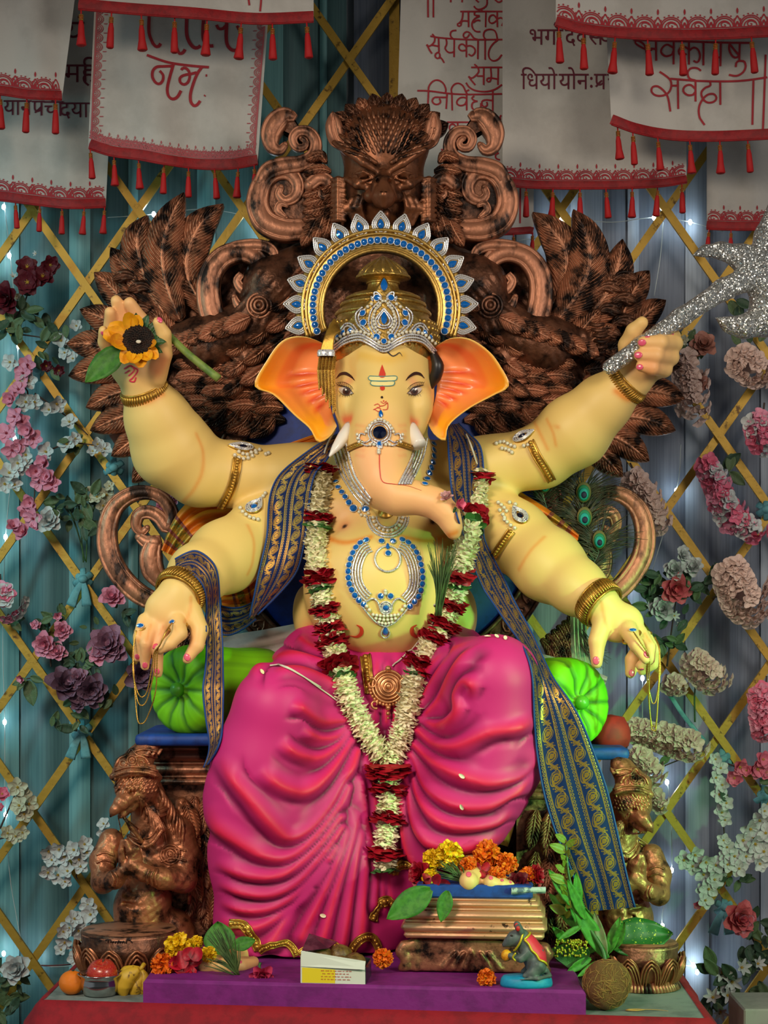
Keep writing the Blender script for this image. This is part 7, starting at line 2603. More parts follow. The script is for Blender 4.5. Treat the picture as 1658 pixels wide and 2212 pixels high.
MGD = [(marigold_mesh('marigold_petals', MY, 1), marigold_mesh('marigold_petals', MY, 2)), (marigold_mesh('marigold_petals', MO, 3), marigold_mesh('marigold_petals', MO, 4))]
CALYX = MB().lathe([(.05, -.95), (.22, -.85), (.34, -.6), (.38, -.35), (0, -.3)], (0, 0, 0), 12).data('calyx', LEAF)


def marigold(x, y, r, col, Y, n, lab, group=None):
    p = P(x, y, Y)
    t = thing('marigold', lab, 'flower', p, group)
    M = frame(p, n, s=S(r, Y), roll=R.uniform(0, 6))
    put('petals', MGD[col][R.randrange(2)], t, M)
    put('calyx', CALYX, t, M)


G_ = 'marigolds offered on the footstool'
marigold(970, 1846, 33, 0, -.17, (-.2, -.8, .6), 'largest yellow marigold on the footstool heap', G_)
marigold(934, 1858, 26, 0, -.15, (-.6, -.7, .4), 'yellow marigold at the outer side of the largest yellow one', G_)
marigold(929, 1896, 21, 0, -.19, (-.4, -.8, .3), 'small yellow marigold low by the big drooping leaf', G_)
marigold(1051, 1846, 34, 1, -.16, (.1, -.8, .6), 'largest orange marigold, topmost of the footstool heap', G_)
marigold(1094, 1866, 26, 1, -.17, (.5, -.8, .4), 'orange marigold leaning against the largest orange one, toward the mouse', G_)
marigold(1011, 1869, 21, 1, -.19, (-.1, -.9, .4), 'small orange marigold between the yellow flower and the big orange one', G_)
marigold(1073, 1890, 21, 1, -.20, (.1, -1, .3), 'small orange marigold above the toes', G_)
marigold(1138, 1894, 24, 1, -.17, (.4, -.8, .5), 'orange marigold behind the dark red rose and rolled banknote', G_)
G_ = 'marigolds laid on the purple plinth'
marigold(386, 2046, 34, 0, -.19, (-.1, -.9, .5), 'large yellow marigold on top of the heap by the bare foot', G_)
marigold(352, 2086, 30, 1, -.215, (-.2, -1, .2), 'large orange marigold at the corner of the purple plinth', G_)
marigold(450, 2062, 20, 0, -.20, (.2, -.9, .5), 'half hidden yellow marigold between red petals and grass', G_)
marigold(424, 2036, 17, 0, -.16, (.2, -.7, .7), 'small yellow marigold behind the big yellow one', G_)
marigold(826, 2070, 24, 1, -.235, (-.2, -.9, .5), 'orange marigold lying between the box of sweets and the footstool', G_)
marigold(1050, 2113, 23, 1, -.345, (.0, -.9, .5), 'orange marigold lying before the footstool beside the mouse base', G_)

RRED = mat('rose_red', rgb(182, 14, 40), .5, 0, rgb(120, 6, 26), 30, sheen=.3)
RDRK = mat('rose_dark_red', rgb(120, 16, 34), .5, 0, rgb(70, 6, 20), 30, sheen=.3)


def rose_mesh(name, mt, seed, n=20, open_=1.0):
    q = random.Random(seed)
    m = MB()
    for k in range(n):
        f = (k + .5) / n
        a = k * 2.39996
        M = Matrix.Rotation(a, 4, 'Z') @ Matrix.Translation((0, .06 + .20 * f, .10 - .16 * f)) @ Matrix.Rotation(1.45 - 1.15 * f * open_ + q.uniform(-.1, .1), 4, 'X')
        petal(m, M, .46 + .34 * f, .42 + .5 * f, .35, -.12 - .2 * f * open_, 5)
    m.ell((0, 0, .0), (.16, .16, .2), 8, 5)
    return m.data(name, mt)


RED_ROSE = rose_mesh('rose_petals', RRED, 3)
DARK_ROSE = rose_mesh('rose_petals', RDRK, 4)


def loose(name, lab, cat, cx, cy, Y, n, mt, size, spread):
    t = thing(name, lab, cat, P(cx, cy, Y))
    for k in range(n):
        m = MB()
        p = P(cx + R.uniform(-spread, spread), cy + R.uniform(-spread, spread) * .8, Y + R.uniform(-.015, .015))
        petal(m, frame(p, (R.uniform(-.6, .6), -1, R.uniform(-.2, .8)), roll=R.uniform(0, 6.3)), S(size * R.uniform(.8, 1.2)), S(size * R.uniform(.7, 1)), .35, R.uniform(-.2, .3), 5)
        m.put('petal', mt, t)


loose('red_petals', 'torn red flower petals between orange marigold and bare foot', 'petals', 408, 2082, -.225, 12, RRED, 32, 16)
loose('red_petals', 'red petals under the small yellow marigold on the footstool', 'petals', 935, 1916, -.215, 8, RRED, 24, 14)
loose('red_petals', 'red petals among the orange marigolds above the toes', 'petals', 1038, 1884, -.19, 7, RRED, 24, 12)
t = thing('red_rose', 'deep red rose at the outer end of the footstool heap beside yellow marigolds', 'flower', P(906, 1890, -.16))
put('petals', RED_ROSE, t, frame(P(906, 1888, -.16), (-.7, -.7, .2), s=S(30)))
t = thing('red_rose', 'dark red rose beside the rolled banknote', 'flower', P(1120, 1904, -.21))
put('petals', DARK_ROSE, t, frame(P(1118, 1906, -.205), (-.1, -1, .2), s=S(25)))
t = thing('red_rose', 'red rose standing on edge behind the rolled banknote at the far end', 'flower', P(1158, 1890, -.16))
put('petals', RED_ROSE, t, frame(P(1156, 1890, -.165), (.9, -.5, .2), s=S(28)))
t = thing('pink_rose', 'small pink rose lying on its side on the purple plinth', 'flower', P(566, 2106, -.27))
put('petals', rose_mesh('rose_petals', mat('rose_pink', rgb(214, 66, 104), .5, 0, rgb(170, 36, 80), 40, sheen=.3), 8), t, frame(P(566, 2106, -.27), (.05, -.75, -.25), s=S(25)))
MB().tube(crv([P(564, 2098, -.262), P(560, 2088, -.255), P(562, 2080, -.25)], per=4), S(3), 6).put('stem', LEAF, t)


def bundle(lab, base, tips, Y, n, w=1.3):
    t = thing('grass_bundle', lab, 'grass', P(*base, Y))
    m = MB()
    for k in range(n):
        tip = tips[k % len(tips)]
        tx, ty = tip[0] + R.uniform(-12, 12), tip[1] + R.uniform(-12, 12)
        bx_, by_ = base[0] + R.uniform(-5, 5), base[1] + R.uniform(-4, 4)
        m.tube(crv([P(bx_, by_, Y), P((bx_ + tx) / 2 + R.uniform(-5, 5), (by_ + ty) / 2 - R.uniform(0, 8), Y - .01), P(tx, ty, Y + R.uniform(-.015, .01))], per=4), [S(w), S(w), S(.4)], 4)
    tag(m.put('grass_blade', GRASS, t), kind='stuff')
    return t


bundle('sheaf of green sacred grass leaning over the bare foot on the plinth', (512, 2104), [(455, 2020), (470, 2010), (488, 2012), (505, 2030), (480, 2040), (450, 2075)], -.245, 46)
bundle('tuft of green sacred grass among yellow marigolds on the footstool', (1000, 1905), [(950, 1868), (965, 1862), (985, 1870), (945, 1890), (1035, 1940)], -.205, 50)
t = thing('betel_leaf', 'dark green round leaf standing behind the yellow marigolds by the foot', 'leaf', P(470, 2050, -.17))
leaf(t, P(478, 2062, -.18), P(470, 1990, -.16), 'round', .95, .1, LG, name='blade')
t = thing('betel_leaf', 'dark green leaf lying over the bare foot and gold hem', 'leaf', P(505, 2040, -.19))
leaf(t, P(500, 2046, -.20), P(552, 2030, -.18), 'oval', .55, .1, LG, name='blade')
t = thing('drooping_leaf', 'large green leaf drooping over the footstool end near the garland tail', 'leaf', P(930, 1926, -.25))
leaf(t, P(930, 1922, -.25), P(836, 1984, -.285), 'wide', .50, .12, LG, name='blade')
t = thing('drooping_leaf', 'green leaf hanging down the blue footstool top', 'leaf', P(968, 1928, -.262))
leaf(t, P(966, 1924, -.262), P(952, 1992, -.275), 'wide', .50, .12, LG, name='blade')
t = thing('yellow_leaf', 'folded yellow-green leaf behind the marigold heap', 'leaf', P(1010, 1830, -.13))
leaf(t, P(1040, 1834, -.13), P(984, 1806, -.12), 'yel', .30, .1, mat('yellow_leaf', rgb(196, 188, 30), .5, 0, rgb(140, 150, 20), 20), name='blade')
# rolled banknote
NOTE = mat('banknote', rgb(176, 182, 178), .6, 0, rgb(92, 104, 124), 50, (.5, .58))
a, b_ = P(1104, 1924, -.245), P(1178, 1922, -.235)
m = MB()
G = []
for i in range(9):
    p = a + (b_ - a) * i / 8
    G.append([tuple(p + Vector((0, -(4 + .35 * k * .5) * S(1) * math.cos(k * .6), (4 + .35 * k * .5) * S(1) * math.sin(k * .6)))) for k in range(20)])
G = np.array(G)
m.grid(np.concatenate([G, G[:, ::-1] * 1.0 + np.array((0, .0006, 0))], 1), closed_v=True)
tag(m.put('rolled_banknote', NOTE), 'grey-blue banknote rolled into a tube at the footstool edge', 'banknote')

# ------------------------------------------------------------------ box of sweets
bxp = P(725, 2122, -.315)
Mb = Matrix.Translation((bxp.x, -.285, ZP)) @ Matrix.Rotation(math.radians(-6), 4, 'Z')
CARD = mat('white_card', rgb(218, 220, 206), .6)
FOIL = mat('foil_lining', rgb(120, 126, 128), .25, .9, rgb(70, 74, 78), 30)
YEL = mat('yellow_print', rgb(232, 206, 30), .6)
bt = thing('sweet_box', 'open white and yellow card box of brown sweets on the purple plinth', 'box', Mb.translation)
w, d_, h = .064, .046, .034
bw = lambda q: Mb @ Vector(q)


def panel(pts, th, mt, name='panel', lab=None, n=None):
    A = [bw(p) for p in pts]
    nn = (A[1] - A[0]).cross(A[2] - A[1]).normalized() * th
    k = len(A)
    return MB().add([p for p in A] + [p + nn for p in A], [tuple(range(k))[::-1], tuple(range(k, 2 * k))] + [(i, (i + 1) % k, k + (i + 1) % k, k + i) for i in range(k)]).put(name, mt, bt, smooth=False, label=lab)


panel([(-w, -d_, 0), (w, -d_, 0), (w, -d_, h), (-w, -d_, h)], .0015, CARD)
panel([(-w, d_, 0), (-w, d_, h + .026), (w, d_, h), (w, d_, 0)], .0015, FOIL)
panel([(-w, -d_, 0), (-w, -d_, h + .02), (-w, d_, h + .026), (-w, d_, 0)], .0015, CARD)
panel([(w, -d_, 0), (w, d_, 0), (w, d_, h), (w, -d_, h)], .0015, FOIL)
panel([(-w, -d_, .0005), (-w, d_, .0005), (w, d_, .0005), (w, -d_, .0005)], .0015, CARD)
panel([(-w, -d_ - .002, h - .001), (w, -d_ - .008, h - .004), (w + .001, -d_ - .003, h + .012), (-w, -d_ + .0, h + .030)], .0012, CARD, 'flap')
panel([(-w, -d_ + .001, h + .028), (-w + .004, d_ - .01, h + .05), (-w + .06, d_, h + .032), (-w + .05, -d_ + .03, h + .03)], .0012, FOIL, 'flap', 'foil-lined flap')
panel([(-w + .002, -d_ - .0016, .001), (0.004, -d_ - .0016, .001), (.004, -d_ - .0016, h - .006), (-w + .002, -d_ - .0016, h - .003)], .0004, YEL, 'yellow_band')
tx = MB()
for ln in range(4):
    x = -.024 + .003 * (ln == 1)
    z = h - .010 - ln * .0056
    rr_ = random.Random(ln + 5)
    while x < .034:
        wd_ = rr_.uniform(.004, .009)
        for q in range(int(wd_ / .0016)):
            x0 = x + q * .0016
            tx.add([bw((x0, -d_ - .0024, z)), bw((x0 + .0009, -d_ - .0024, z)), bw((x0 + .0009, -d_ - .0024, z + rr_.uniform(.0014, .0028))), bw((x0, -d_ - .0024, z + .0022))], [(0, 1, 2, 3)])
        x += wd_ + .0016
tx.put('printed_lines', mat('print_red', rgb(190, 60, 50), .6), bt, smooth=False)
for i, (x, y, z, r) in enumerate(((-.030, .004, .042, .025), (.006, .014, .044, .025), (.038, -.004, .032, .024), (.012, -.020, .030, .022), (-.018, -.02, .018, .02))):
    q = random.Random(i)
    b = MB().ell((0, 0, 0), (1, 1, .92), 16, 10)
    b.v = [tuple(bw((x, y, z)) + Vector(p) * r * (1 + .04 * math.sin(p[0] * 9 + i) * math.cos(p[1] * 11))) for p in b.v]
    tag(b.put('sweet_ball', mat('sweet_brown', rgb(116, 88, 40), .45, 0, rgb(84, 58, 24), 90, bump=.6, bscale=160)), ('brown round sweet at the tall end of the box', 'brown round sweet at the back of the box', 'brown round sweet at the low end of the box', 'brown round sweet in the middle front of the box', 'brown round sweet low behind the front panel')[i], 'sweet', 'brown sweets in the box')

# ------------------------------------------------------------------ mouse on a blue base
mt_ = thing('mouse_figurine', 'grey mouse figurine in a red cloak holding a yellow ball on a blue base', 'figurine', P(1137, 2130, -.36))
mo = P(1137, 2130, -.36)
mo = Vector((mo.x, -.352, ZP))
ms = S(1, -.36)
mp = lambda x, y, d: Vector((mo.x + (x - 1137) * ms, mo.y + d, ZP + (2132 - y) * ms))
b = MB()
prf = [(0, 0), (56 * ms, 0), (57 * ms, 6 * ms), (55 * ms, 16 * ms), (50 * ms, 22 * ms), (0, 24 * ms)]
b.lathe(prf, mo, 40, sy=.62)
b.put('base', mat('cyan_paint', rgb(20, 150, 190), .5, 0, rgb(14, 130, 172), 30), mt_, label='cyan oval base')
v = Vol(mp(1060, 2140, -.06), mp(1215, 1985, .06), .0024)
mc = lambda pts, k=8, op='u': v.chain([mp(*p[:3]) for p in pts], [p[3] * ms for p in pts], k * ms, op)
mc([(1158, 2090, 0, 22), (1152, 2066, 0, 23), (1138, 2044, 0, 20), (1124, 2028, 0, 17)], 10)
mc([(1124, 2026, 0, 18), (1110, 2030, 0, 15), (1098, 2038, 0, 9), (1089, 2044, 0, 5)], 8)
for s_ in (-1, 1):
    mc([(1124, 2012, s_ * .014, 8), (1118, 2003, s_ * .018, 8)], 4)
    mc([(1140, 2056, s_ * .016, 10), (1124, 2070, s_ * .018, 8), (1104, 2066, s_ * .012, 6), (1098, 2064, s_ * .006, 6)], 5)
    mc([(1160, 2086, s_ * .018, 18), (1148, 2100, s_ * .022, 12), (1132, 2106, s_ * .022, 6)], 6)
mc([(1180, 2100, 0, 7), (1186, 2108, -.01, 5), (1160, 2110, -.032, 4), (1120, 2111, -.034, 2)], 4)
v.el(mp(1104, 2022, -.014), (4 * ms, 3 * ms, 3 * ms), .003, 's')
V, Q = v.nets()
put('mouse', mesh('mouse', relax(V, Q, 1), Q, mat('mouse_grey', rgb(92, 100, 98), .5, 0, rgb(76, 84, 84), 60)), mt_)
MT = tree(V, Q)
cl = MB()
G = []
for i in range(12):
    u = i / 11
    G.append([tuple(mp(1134 + 38 * u ** .8 + 8 * abs(j) * (u - .3), 2028 + 56 * u, j * (.016 + .012 * math.sin(PI * u)) ) + Vector((0, 0, .0))) for j in np.linspace(-1.25, 1.25, 11)])
G = np.array(G)
for i in range(12):
    for j in range(11):
        n = MT.find_nearest(Vector(G[i, j]))
        G[i, j] = n[0] + n[1] * .0022
cl.grid(np.concatenate([G, G[:, ::-1] - np.array((0, 0, .0008))], 1), closed_v=True).put('cloak', mat('cloak_red', rgb(226, 44, 66), .5), mt_, label='red painted cloak')
b = MB()
for j in (0, -1): b.tube([Vector(p) for p in G[:, j]], 2.6 * ms, 6)
b.tube([Vector(p) for p in G[0]], 2.6 * ms, 6)
b.tube(crv([mp(1128, 2016, -.016), mp(1122, 2034, -.020), mp(1112, 2052, -.012), mp(1110, 2056, 0)], per=4), 2.4 * ms, 6)
b.tube(crv([mp(1112, 2056, -.026), mp(1106, 2066, -.023), mp(1112, 2074, -.022)], per=4), 2 * ms, 6)
b.put('gold_trim', mat('gold_paint', rgb(212, 182, 40), .4, .3), mt_)
MB().ell(mp(1094, 2066, -.002), (12 * ms, 12 * ms, 13 * ms), 14, 8).put('yellow_ball', mat('ladoo_yellow', rgb(232, 166, 20), .6, 0, rgb(210, 130, 10), 120, bump=.6, bscale=300), mt_)
b = MB()
for s_ in (-1, 1): b.ell(mp(1117, 2004, s_ * .018 - .006), (5 * ms, 2.4 * ms, 6 * ms), 8, 5)
b.put('ear_lining', mat('ear_red', rgb(190, 30, 30), .5), mt_)
b = MB().ell(mp(1104, 2021, -.0125), (3 * ms, 2 * ms, 2 * ms), 8, 5)
b.ell(mp(1087, 2043, 0), 3 * ms, 8, 5)
b.put('eye_and_nose', INK, mt_)

# ------------------------------------------------------------------ fruit, bowl, coconut
b = MB()
b.ell((0, 0, 0), (1, 1, .94), 24, 16)
oc = Vector((P(152, 2130, -.22).x, -.205, ZT + S(26, -.2)))
t = thing('orange_fruit', 'whole orange on the grey sheet beside the steel bowl', 'fruit', oc)
put('peel', b.data('peel', mat('orange_peel', rgb(242, 132, 10), .4, 0, rgb(226, 110, 6), 60, bump=.4, bscale=200)), t, Matrix.Translation(oc) @ Matrix.Scale(S(27.5, -.2), 4))
MB().ell(oc + Vector((.003, -.002, S(26, -.2))), (S(3), S(3), S(2)), 8, 4).put('stem_end', LEAF_DARK, t)
bc = Vector((P(218, 2130, -.2).x, -.208, ZT))
s = S(1, -.2)
STEEL = mat('stainless_steel', rgb(196, 196, 192), .16, 1.0)
tag(MB().lathe([(0, 0), (30 * s, 0), (36 * s, 3 * s), (42 * s, 16 * s), (43.5 * s, 26 * s), (42 * s, 34 * s), (43 * s, 40 * s), (50 * s, 46 * s), (50 * s, 48 * s), (46 * s, 47 * s), (40 * s, 40 * s), (39 * s, 32 * s), (40 * s, 20 * s), (32 * s, 6 * s), (0, 4 * s)], bc, 40).put('steel_bowl', STEEL),
    'small stainless steel bowl holding a red apple', 'bowl')
ap = MB()
ap.lathe([(0, .72), (.12, .80), (.35, .92), (.7, .86), (.95, .5), (1.0, .1), (.92, -.35), (.66, -.75), (.3, -.92), (0, -.84)], (0, 0, 0), 28)
ac = bc + Vector((.004, -.0, 42 * s))
t = thing('apple', 'red apple sitting in the steel bowl', 'fruit', ac)
put('skin', ap.data('skin', mat('apple_skin', rgb(176, 34, 30), .3, 0, rgb(204, 120, 56), 14, (.5, .72), coat=.4)), t, Matrix.Translation(ac) @ Matrix.Scale(S(33, -.2), 4) @ Matrix.Rotation(.3, 4, 'X'))
MB().tube([ac + Vector((0, 0, S(23))), ac + Vector((.003, 0, S(34)))], S(2), 6).put('stalk', mat('stalk_brown', rgb(80, 50, 26), .7), t)
BAN = mat('banana_skin', rgb(206, 164, 40), .5, 0, rgb(110, 76, 22), 70, (.58, .66))
bn = thing('bananas', 'small bunch of short spotted bananas between the bowl and the plinth', 'fruit', P(285, 2140, -.19))
for pts in ([(300, 2094, 6), (290, 2100, 13), (274, 2112, 18), (266, 2132, 17), (268, 2148, 9), (270, 2154, 5)], [(302, 2096, 6), (302, 2112, 13), (296, 2130, 18), (288, 2146, 14), (284, 2154, 6)], [(303, 2092, 5), (292, 2096, 12), (276, 2102, 17), (266, 2110, 13), (262, 2116, 6)], [(306, 2096, 5), (312, 2112, 11), (308, 2134, 14), (302, 2150, 7)]):
    k = len(bn.children)
    MB().tube(crv([P(x, y, -.195 - .016 * (k == 0) + .02 * (k == 2)) for x, y, r in pts], per=5), [S(r) for x, y, r in pts], 7).put('banana', BAN, bn)
MB().tube([P(303, 2096, -.185), P(312, 2082, -.175)], S(5), 6).put('stalk', BAN, bn)
cc_ = Vector((P(1310, 2125, -.35).x, -.352, ZT + S(56, -.35)))
t = thing('coconut', 'brown husked coconut at the end of the purple plinth', 'coconut', cc_)
b = MB().ell((0, 0, 0), (1, 1, 1.05), 36, 24)
b.v = [tuple(Vector(p) * (1 + .03 * math.sin(p[0] * 6 + 2) * math.sin(p[2] * 5) + .012 * math.sin(p[0] * 40 + p[2] * 20))) for p in b.v]
put('shell', b.data('shell', mat('husk_brown', rgb(192, 134, 74), .85, 0, rgb(140, 90, 46), 14, stretch=(3, 3, 1), bump=1.0, bscale=60, bdist=.006)), t, Matrix.Translation(cc_) @ Matrix.Scale(S(51, -.35), 4))
m = MB()
rr_ = random.Random(3)
for k in range(420):
    d = Vector((rr_.gauss(0, 1), rr_.gauss(0, 1), rr_.gauss(0, 1))).normalized()
    tg = d.orthogonal()
    tg.rotate(Quaternion(d, rr_.uniform(0, 6.3)))
    r_ = S(51, -.35)
    L = rr_.uniform(.15, .5)
    q = [cc_ + (d + tg * L * u).normalized() * r_ * (1.0 + .05 * math.sin(PI * u) + .10 * max(0, u - .7) * rr_.uniform(0, 3)) for u in np.linspace(0, 1, 6)]
    q = [Vector((p.x, p.y, max(p.z, ZT + .001))) for p in q]
    m.tube(q, .00038, 3, cap=False)
tag(m.put('husk_fibre', mat('fibre', rgb(184, 136, 72), .9), t), kind='stuff')
m = MB()
for pts in ([(1352, 2170), (1372, 2172), (1400, 2166), (1425, 2172), (1440, 2184)], [(1350, 2172), (1370, 2180), (1390, 2172)], [(1355, 2166), (1375, 2160), (1390, 2164)]):
    m.tube(crv([Vector((P(x, y, -.36).x, -.36 - (y - 2165) * .0008, ZT + .003)) for x, y in pts], per=4), [.0014, .0008, .0004], 5)
m.put('husk_tail', MATS['fibre'], t)
cb_ = P(1628, 2165, .5)
tag(MB().box((cb_.x - .04, .42, 0), (cb_.x + .32, .62, cb_.z), bev=.004).put('white_carton', mat('carton_white', rgb(176, 180, 166), .7, 0, rgb(164, 168, 154), 20), smooth=False), 'plain white carton on the floor at the picture corner under white lilies', 'box')

# ------------------------------------------------------------------ peacock feathers behind the arm
PSH = mat('quill', rgb(120, 136, 96), .5, 0, rgb(60, 100, 70), 40)
PBARB = mat('peacock_barb', rgb(66, 58, 34), .45, .2, rgb(36, 48, 30), 60)
PE = [mat('eye_bronze', rgb(92, 86, 34), .6, .3), mat('eye_green', rgb(20, 112, 72), .6, .4), mat('eye_teal', rgb(10, 140, 130), .6, .4), mat('eye_blue', rgb(14, 22, 52), .6, .3)]
for i, (ex, ey, r, Yp, lab) in enumerate(((1260, 1063, 22, .30, 'peacock feather with the highest eye below the raised arm'), (1262, 1117, 22, .29, 'peacock feather with the middle eye beside the orange stole'), (1294, 1166, 20, .28, 'peacock feather with the lowest eye inside the bronze curl'), (1176, 1046, 18, .31, 'peacock feather half hidden between arm and orange stole'))):
    t = thing('peacock_feather', lab, 'feather', P(1252, 1440, Yp))
    path = crv([(1252 + i * 5, 1440), (1246 + i * 4, 1340), ((1246 + ex) / 2, (1330 + ey) / 2), (ex - 2, ey + 30), (ex, ey)], per=8)
    MB().tube([P(x, y, Yp) for x, y in path], [S(3.5), S(2.5), S(1)], 6).put('quill', PSH, t)
    m = MB()
    rr_ = random.Random(i)
    for k in range(170):
        u = .35 + .65 * rr_.random() ** .7
        j = int(u * (len(path) - 1))
        x, y = path[j]
        sd = -1 if k % 2 else 1
        L = rr_.uniform(45, 95) * (.6 + .5 * u)
        a = rr_.uniform(.25, 1.1) if u < .97 else rr_.uniform(-.9, .9) + PI / 2 * 0
        if u > .95: ang = PI / 2 + rr_.uniform(-1.7, 1.7)
        else: ang = PI / 2 - sd * rr_.uniform(.5, 1.2)
        m.tube(crv([P(x, y, Yp), P(x + .5 * L * math.cos(ang), y - .5 * L * math.sin(ang), Yp - .006), P(x + L * math.cos(ang) + sd * 6, y - L * math.sin(ang) + L * .12, Yp - .002 + rr_.uniform(-.01, .02))], per=4), [S(1.5), S(1.2), S(.4)], 4, cap=False)
    tag(m.put('barb', PBARB, t), kind='stuff')
    for q, (f, sc_y, dx, dy) in enumerate(((1.0, 1.1, 0, 0), (.8, 1.1, 0, 2), (.62, 1.05, 0, 4), (.36, 1.0, 1, 6))):
        p = P(ex + dx, ey + dy, Yp - .012 - .003 * q)
        MB().ell(p, (S(r * f * .82), .0022, S(r * f * sc_y)), 16, 8).put('eye_ring', PE[q], t)
m = MB()
t = thing('feather_stems', 'bundle of pale green peacock quills behind the bolster', 'feathers', P(1248, 1430, .26))
for k in range(12):
    x = 1232 + k * 2.8
    m = MB().tube(crv([P(x, 1300, .27), P(x + 2, 1370, .26 - .004 * (k % 3)), P(x + 5 + k * .6, 1445, .24)], per=4), S(2.6), 6)
    m.put('quill', PSH, t)
m = MB()
for k in range(22):
    x = 1258 + R.uniform(-6, 6)
    m.tube(crv([P(x, 1360 + k * 2, .25), P(x + R.uniform(10, 26), 1395 + k, .24), P(x + R.uniform(25, 62), 1405 + R.uniform(0, 45), .24)], per=4), [S(1.3), S(.5)], 4, cap=False)
tag(m.put('barb', PBARB, t), kind='stuff')

# ------------------------------------------------------------------ green plants beside the footstool
SPOT = mat('spotted_leaf', rgb(34, 84, 34), .4, 0, rgb(206, 200, 60), 26, (.62, .65), spec=.4)
t = thing('spotted_leaf', 'broad dark green leaf speckled yellow, below the hanging brocade shawl', 'leaf', P(1300, 2030, -.16))
leaf(t, P(1312, 2038, -.155), P(1452, 2010, -.165), 'broad', .62, .18, SPOT, name='blade', face=(0, -1, .6))
t = thing('leafy_spray', 'spray of long green leaves rising from the coconut behind the footstool', 'plant', P(1300, 2080, -.2))
for a, b_ in (((1310, 2070), (1232, 1940)), ((1305, 2060), (1262, 1965)), ((1300, 2075), (1246, 2110)), ((1312, 2060), (1335, 1985)), ((1250, 2010), (1196, 1930)), ((1255, 2000), (1205, 2030)), ((1262, 1985), (1225, 1900)), ((1290, 2050), (1240, 2060)),
               ((1275, 2070), (1222, 2100)), ((1260, 2060), (1200, 2075)), ((1240, 1960), (1193, 1880)), ((1245, 1965), (1250, 1890)), ((1330, 2060), (1372, 2075)), ((1325, 2050), (1350, 1990)), ((1230, 2040), (1192, 2000))):
    Yl = -.17 + R.uniform(-.03, .04)
    leaf(t, P(*a, Yl), P(*b_, Yl - .02), 'lance%d' % R.randrange(3), R.choice((.24, .3, .34)), R.uniform(-.1, .3), LG, face=(R.uniform(-.4, .4), -1, R.uniform(-.1, .6)))
leaf(t, P(1308, 2068, -.19), P(1283, 1968, -.17), 'brownleaf', .22, .05, mat('brown_leaf', rgb(96, 88, 48), .5, 0, rgb(70, 90, 44), 30), label='brownish narrow leaf with pale veins')
MB().tube(crv([P(1308, 2090, -.2), P(1300, 2050, -.19), P(1262, 1985, -.17), P(1230, 1900, -.16), P(1222, 1820, -.15)], per=5), [S(6), S(2)], 6).put('stem', LEAF, t)
for k in range(16):
    y = 1808 + k * 11
    sx = 1215 + 14 * math.sin(k * 2.1)
    leaf(t, P(1222, y + 10, -.15), P(sx - 16 + 30 * (k % 2), y - 6, -.165), 'small%d' % (k % 2), .5, .1, mat('young_leaf', rgb(120, 122, 34), .5, 0, rgb(84, 104, 30), 40), face=(R.uniform(-.5, .5), -1, .3))
bm = MB()
for k in range(170):
    x, y = 1197 + R.uniform(0, 72), 2030 + R.uniform(0, 36)
    bm.ell(P(x, y, -.20 + R.uniform(-.01, .02)), S(2.4), 5, 3)
tag(bm.put('flower_bud', mat('tiny_yellow_bud', rgb(170, 160, 30), .6), t), kind='stuff')
m = MB()
for k in range(26):
    x = 1196 + k * 3
    m.tube(crv([P(1240, 2100, -.19), P(x, 2066, -.19), P(x - 3, 2034 + 14 * abs(k - 12) / 12, -.195)], per=4), S(1.2), 4, cap=False)
tag(m.put('fine_stem', LEAF, t), kind='stuff')
# ------------------------------------------------------------------ artificial flowers tied to the trellis
def fm(name, c, c2=None, sh=.3): return mat(name, c, .6, 0, c2, 30, sheen=sh)


FPINK = fm('silk_pink', rgb(230, 154, 176), rgb(216, 124, 152))
FHOT = fm('silk_hot_pink', rgb(230, 118, 144), rgb(214, 90, 122))
FWHT = fm('silk_white', rgb(208, 210, 206), rgb(190, 194, 196))
FCRM = fm('silk_cream', rgb(226, 198, 184), rgb(206, 172, 160))
FMAU = fm('silk_mauve', rgb(176, 124, 146), rgb(140, 96, 122))
FPUR = fm('silk_purple', rgb(132, 96, 116), rgb(104, 74, 96))
FBUR = fm('silk_burgundy', rgb(104, 16, 32), rgb(70, 8, 22))
FDUSK = fm('silk_dusky_rose', rgb(186, 128, 112), rgb(150, 98, 84))
FCOR = fm('silk_coral', rgb(218, 104, 112), rgb(190, 76, 88))
EYE_Y = mat('stamen', rgb(186, 150, 50), .6)
EYE_R = mat('stamen_red', rgb(150, 40, 60), .6)
TWIG = mat('twig_brown', rgb(70, 56, 48), .8)
FLEAF = mat('silk_leaf', rgb(58, 84, 58), .6, 0, rgb(40, 62, 46), 30)
FLEAF2 = mat('silk_leaf_light', rgb(92, 112, 70), .6, 0, rgb(64, 90, 56), 30)


def blossom(name, mt, n=5, eye=EYE_Y, seed=0, W=.95, tilt=.3, two=False):
    q = random.Random(seed)
    m = MB()
    for lay in range(2 if two else 1):
        for k in range(n):
            M = Matrix.Rotation(2 * PI * (k + .5 * lay) / n + q.uniform(-.1, .1), 4, 'Z') @ Matrix.Translation((0, .06, .08 * lay)) @ Matrix.Rotation(tilt + .25 * lay + q.uniform(-.15, .2), 4, 'X')
            petal(m, M, .95 - .2 * lay, W, .3, -.15, 4)
    m.mi = 1
    m.ell((0, 0, .08), (.13, .13, .12), 7, 4)
    for k in range(5):
        a = k * 1.256 + .3
        m.tube([(0, 0, .1), (.16 * math.cos(a), .16 * math.sin(a), .3)], .025, 4)
    return m.data(name, [mt, eye])


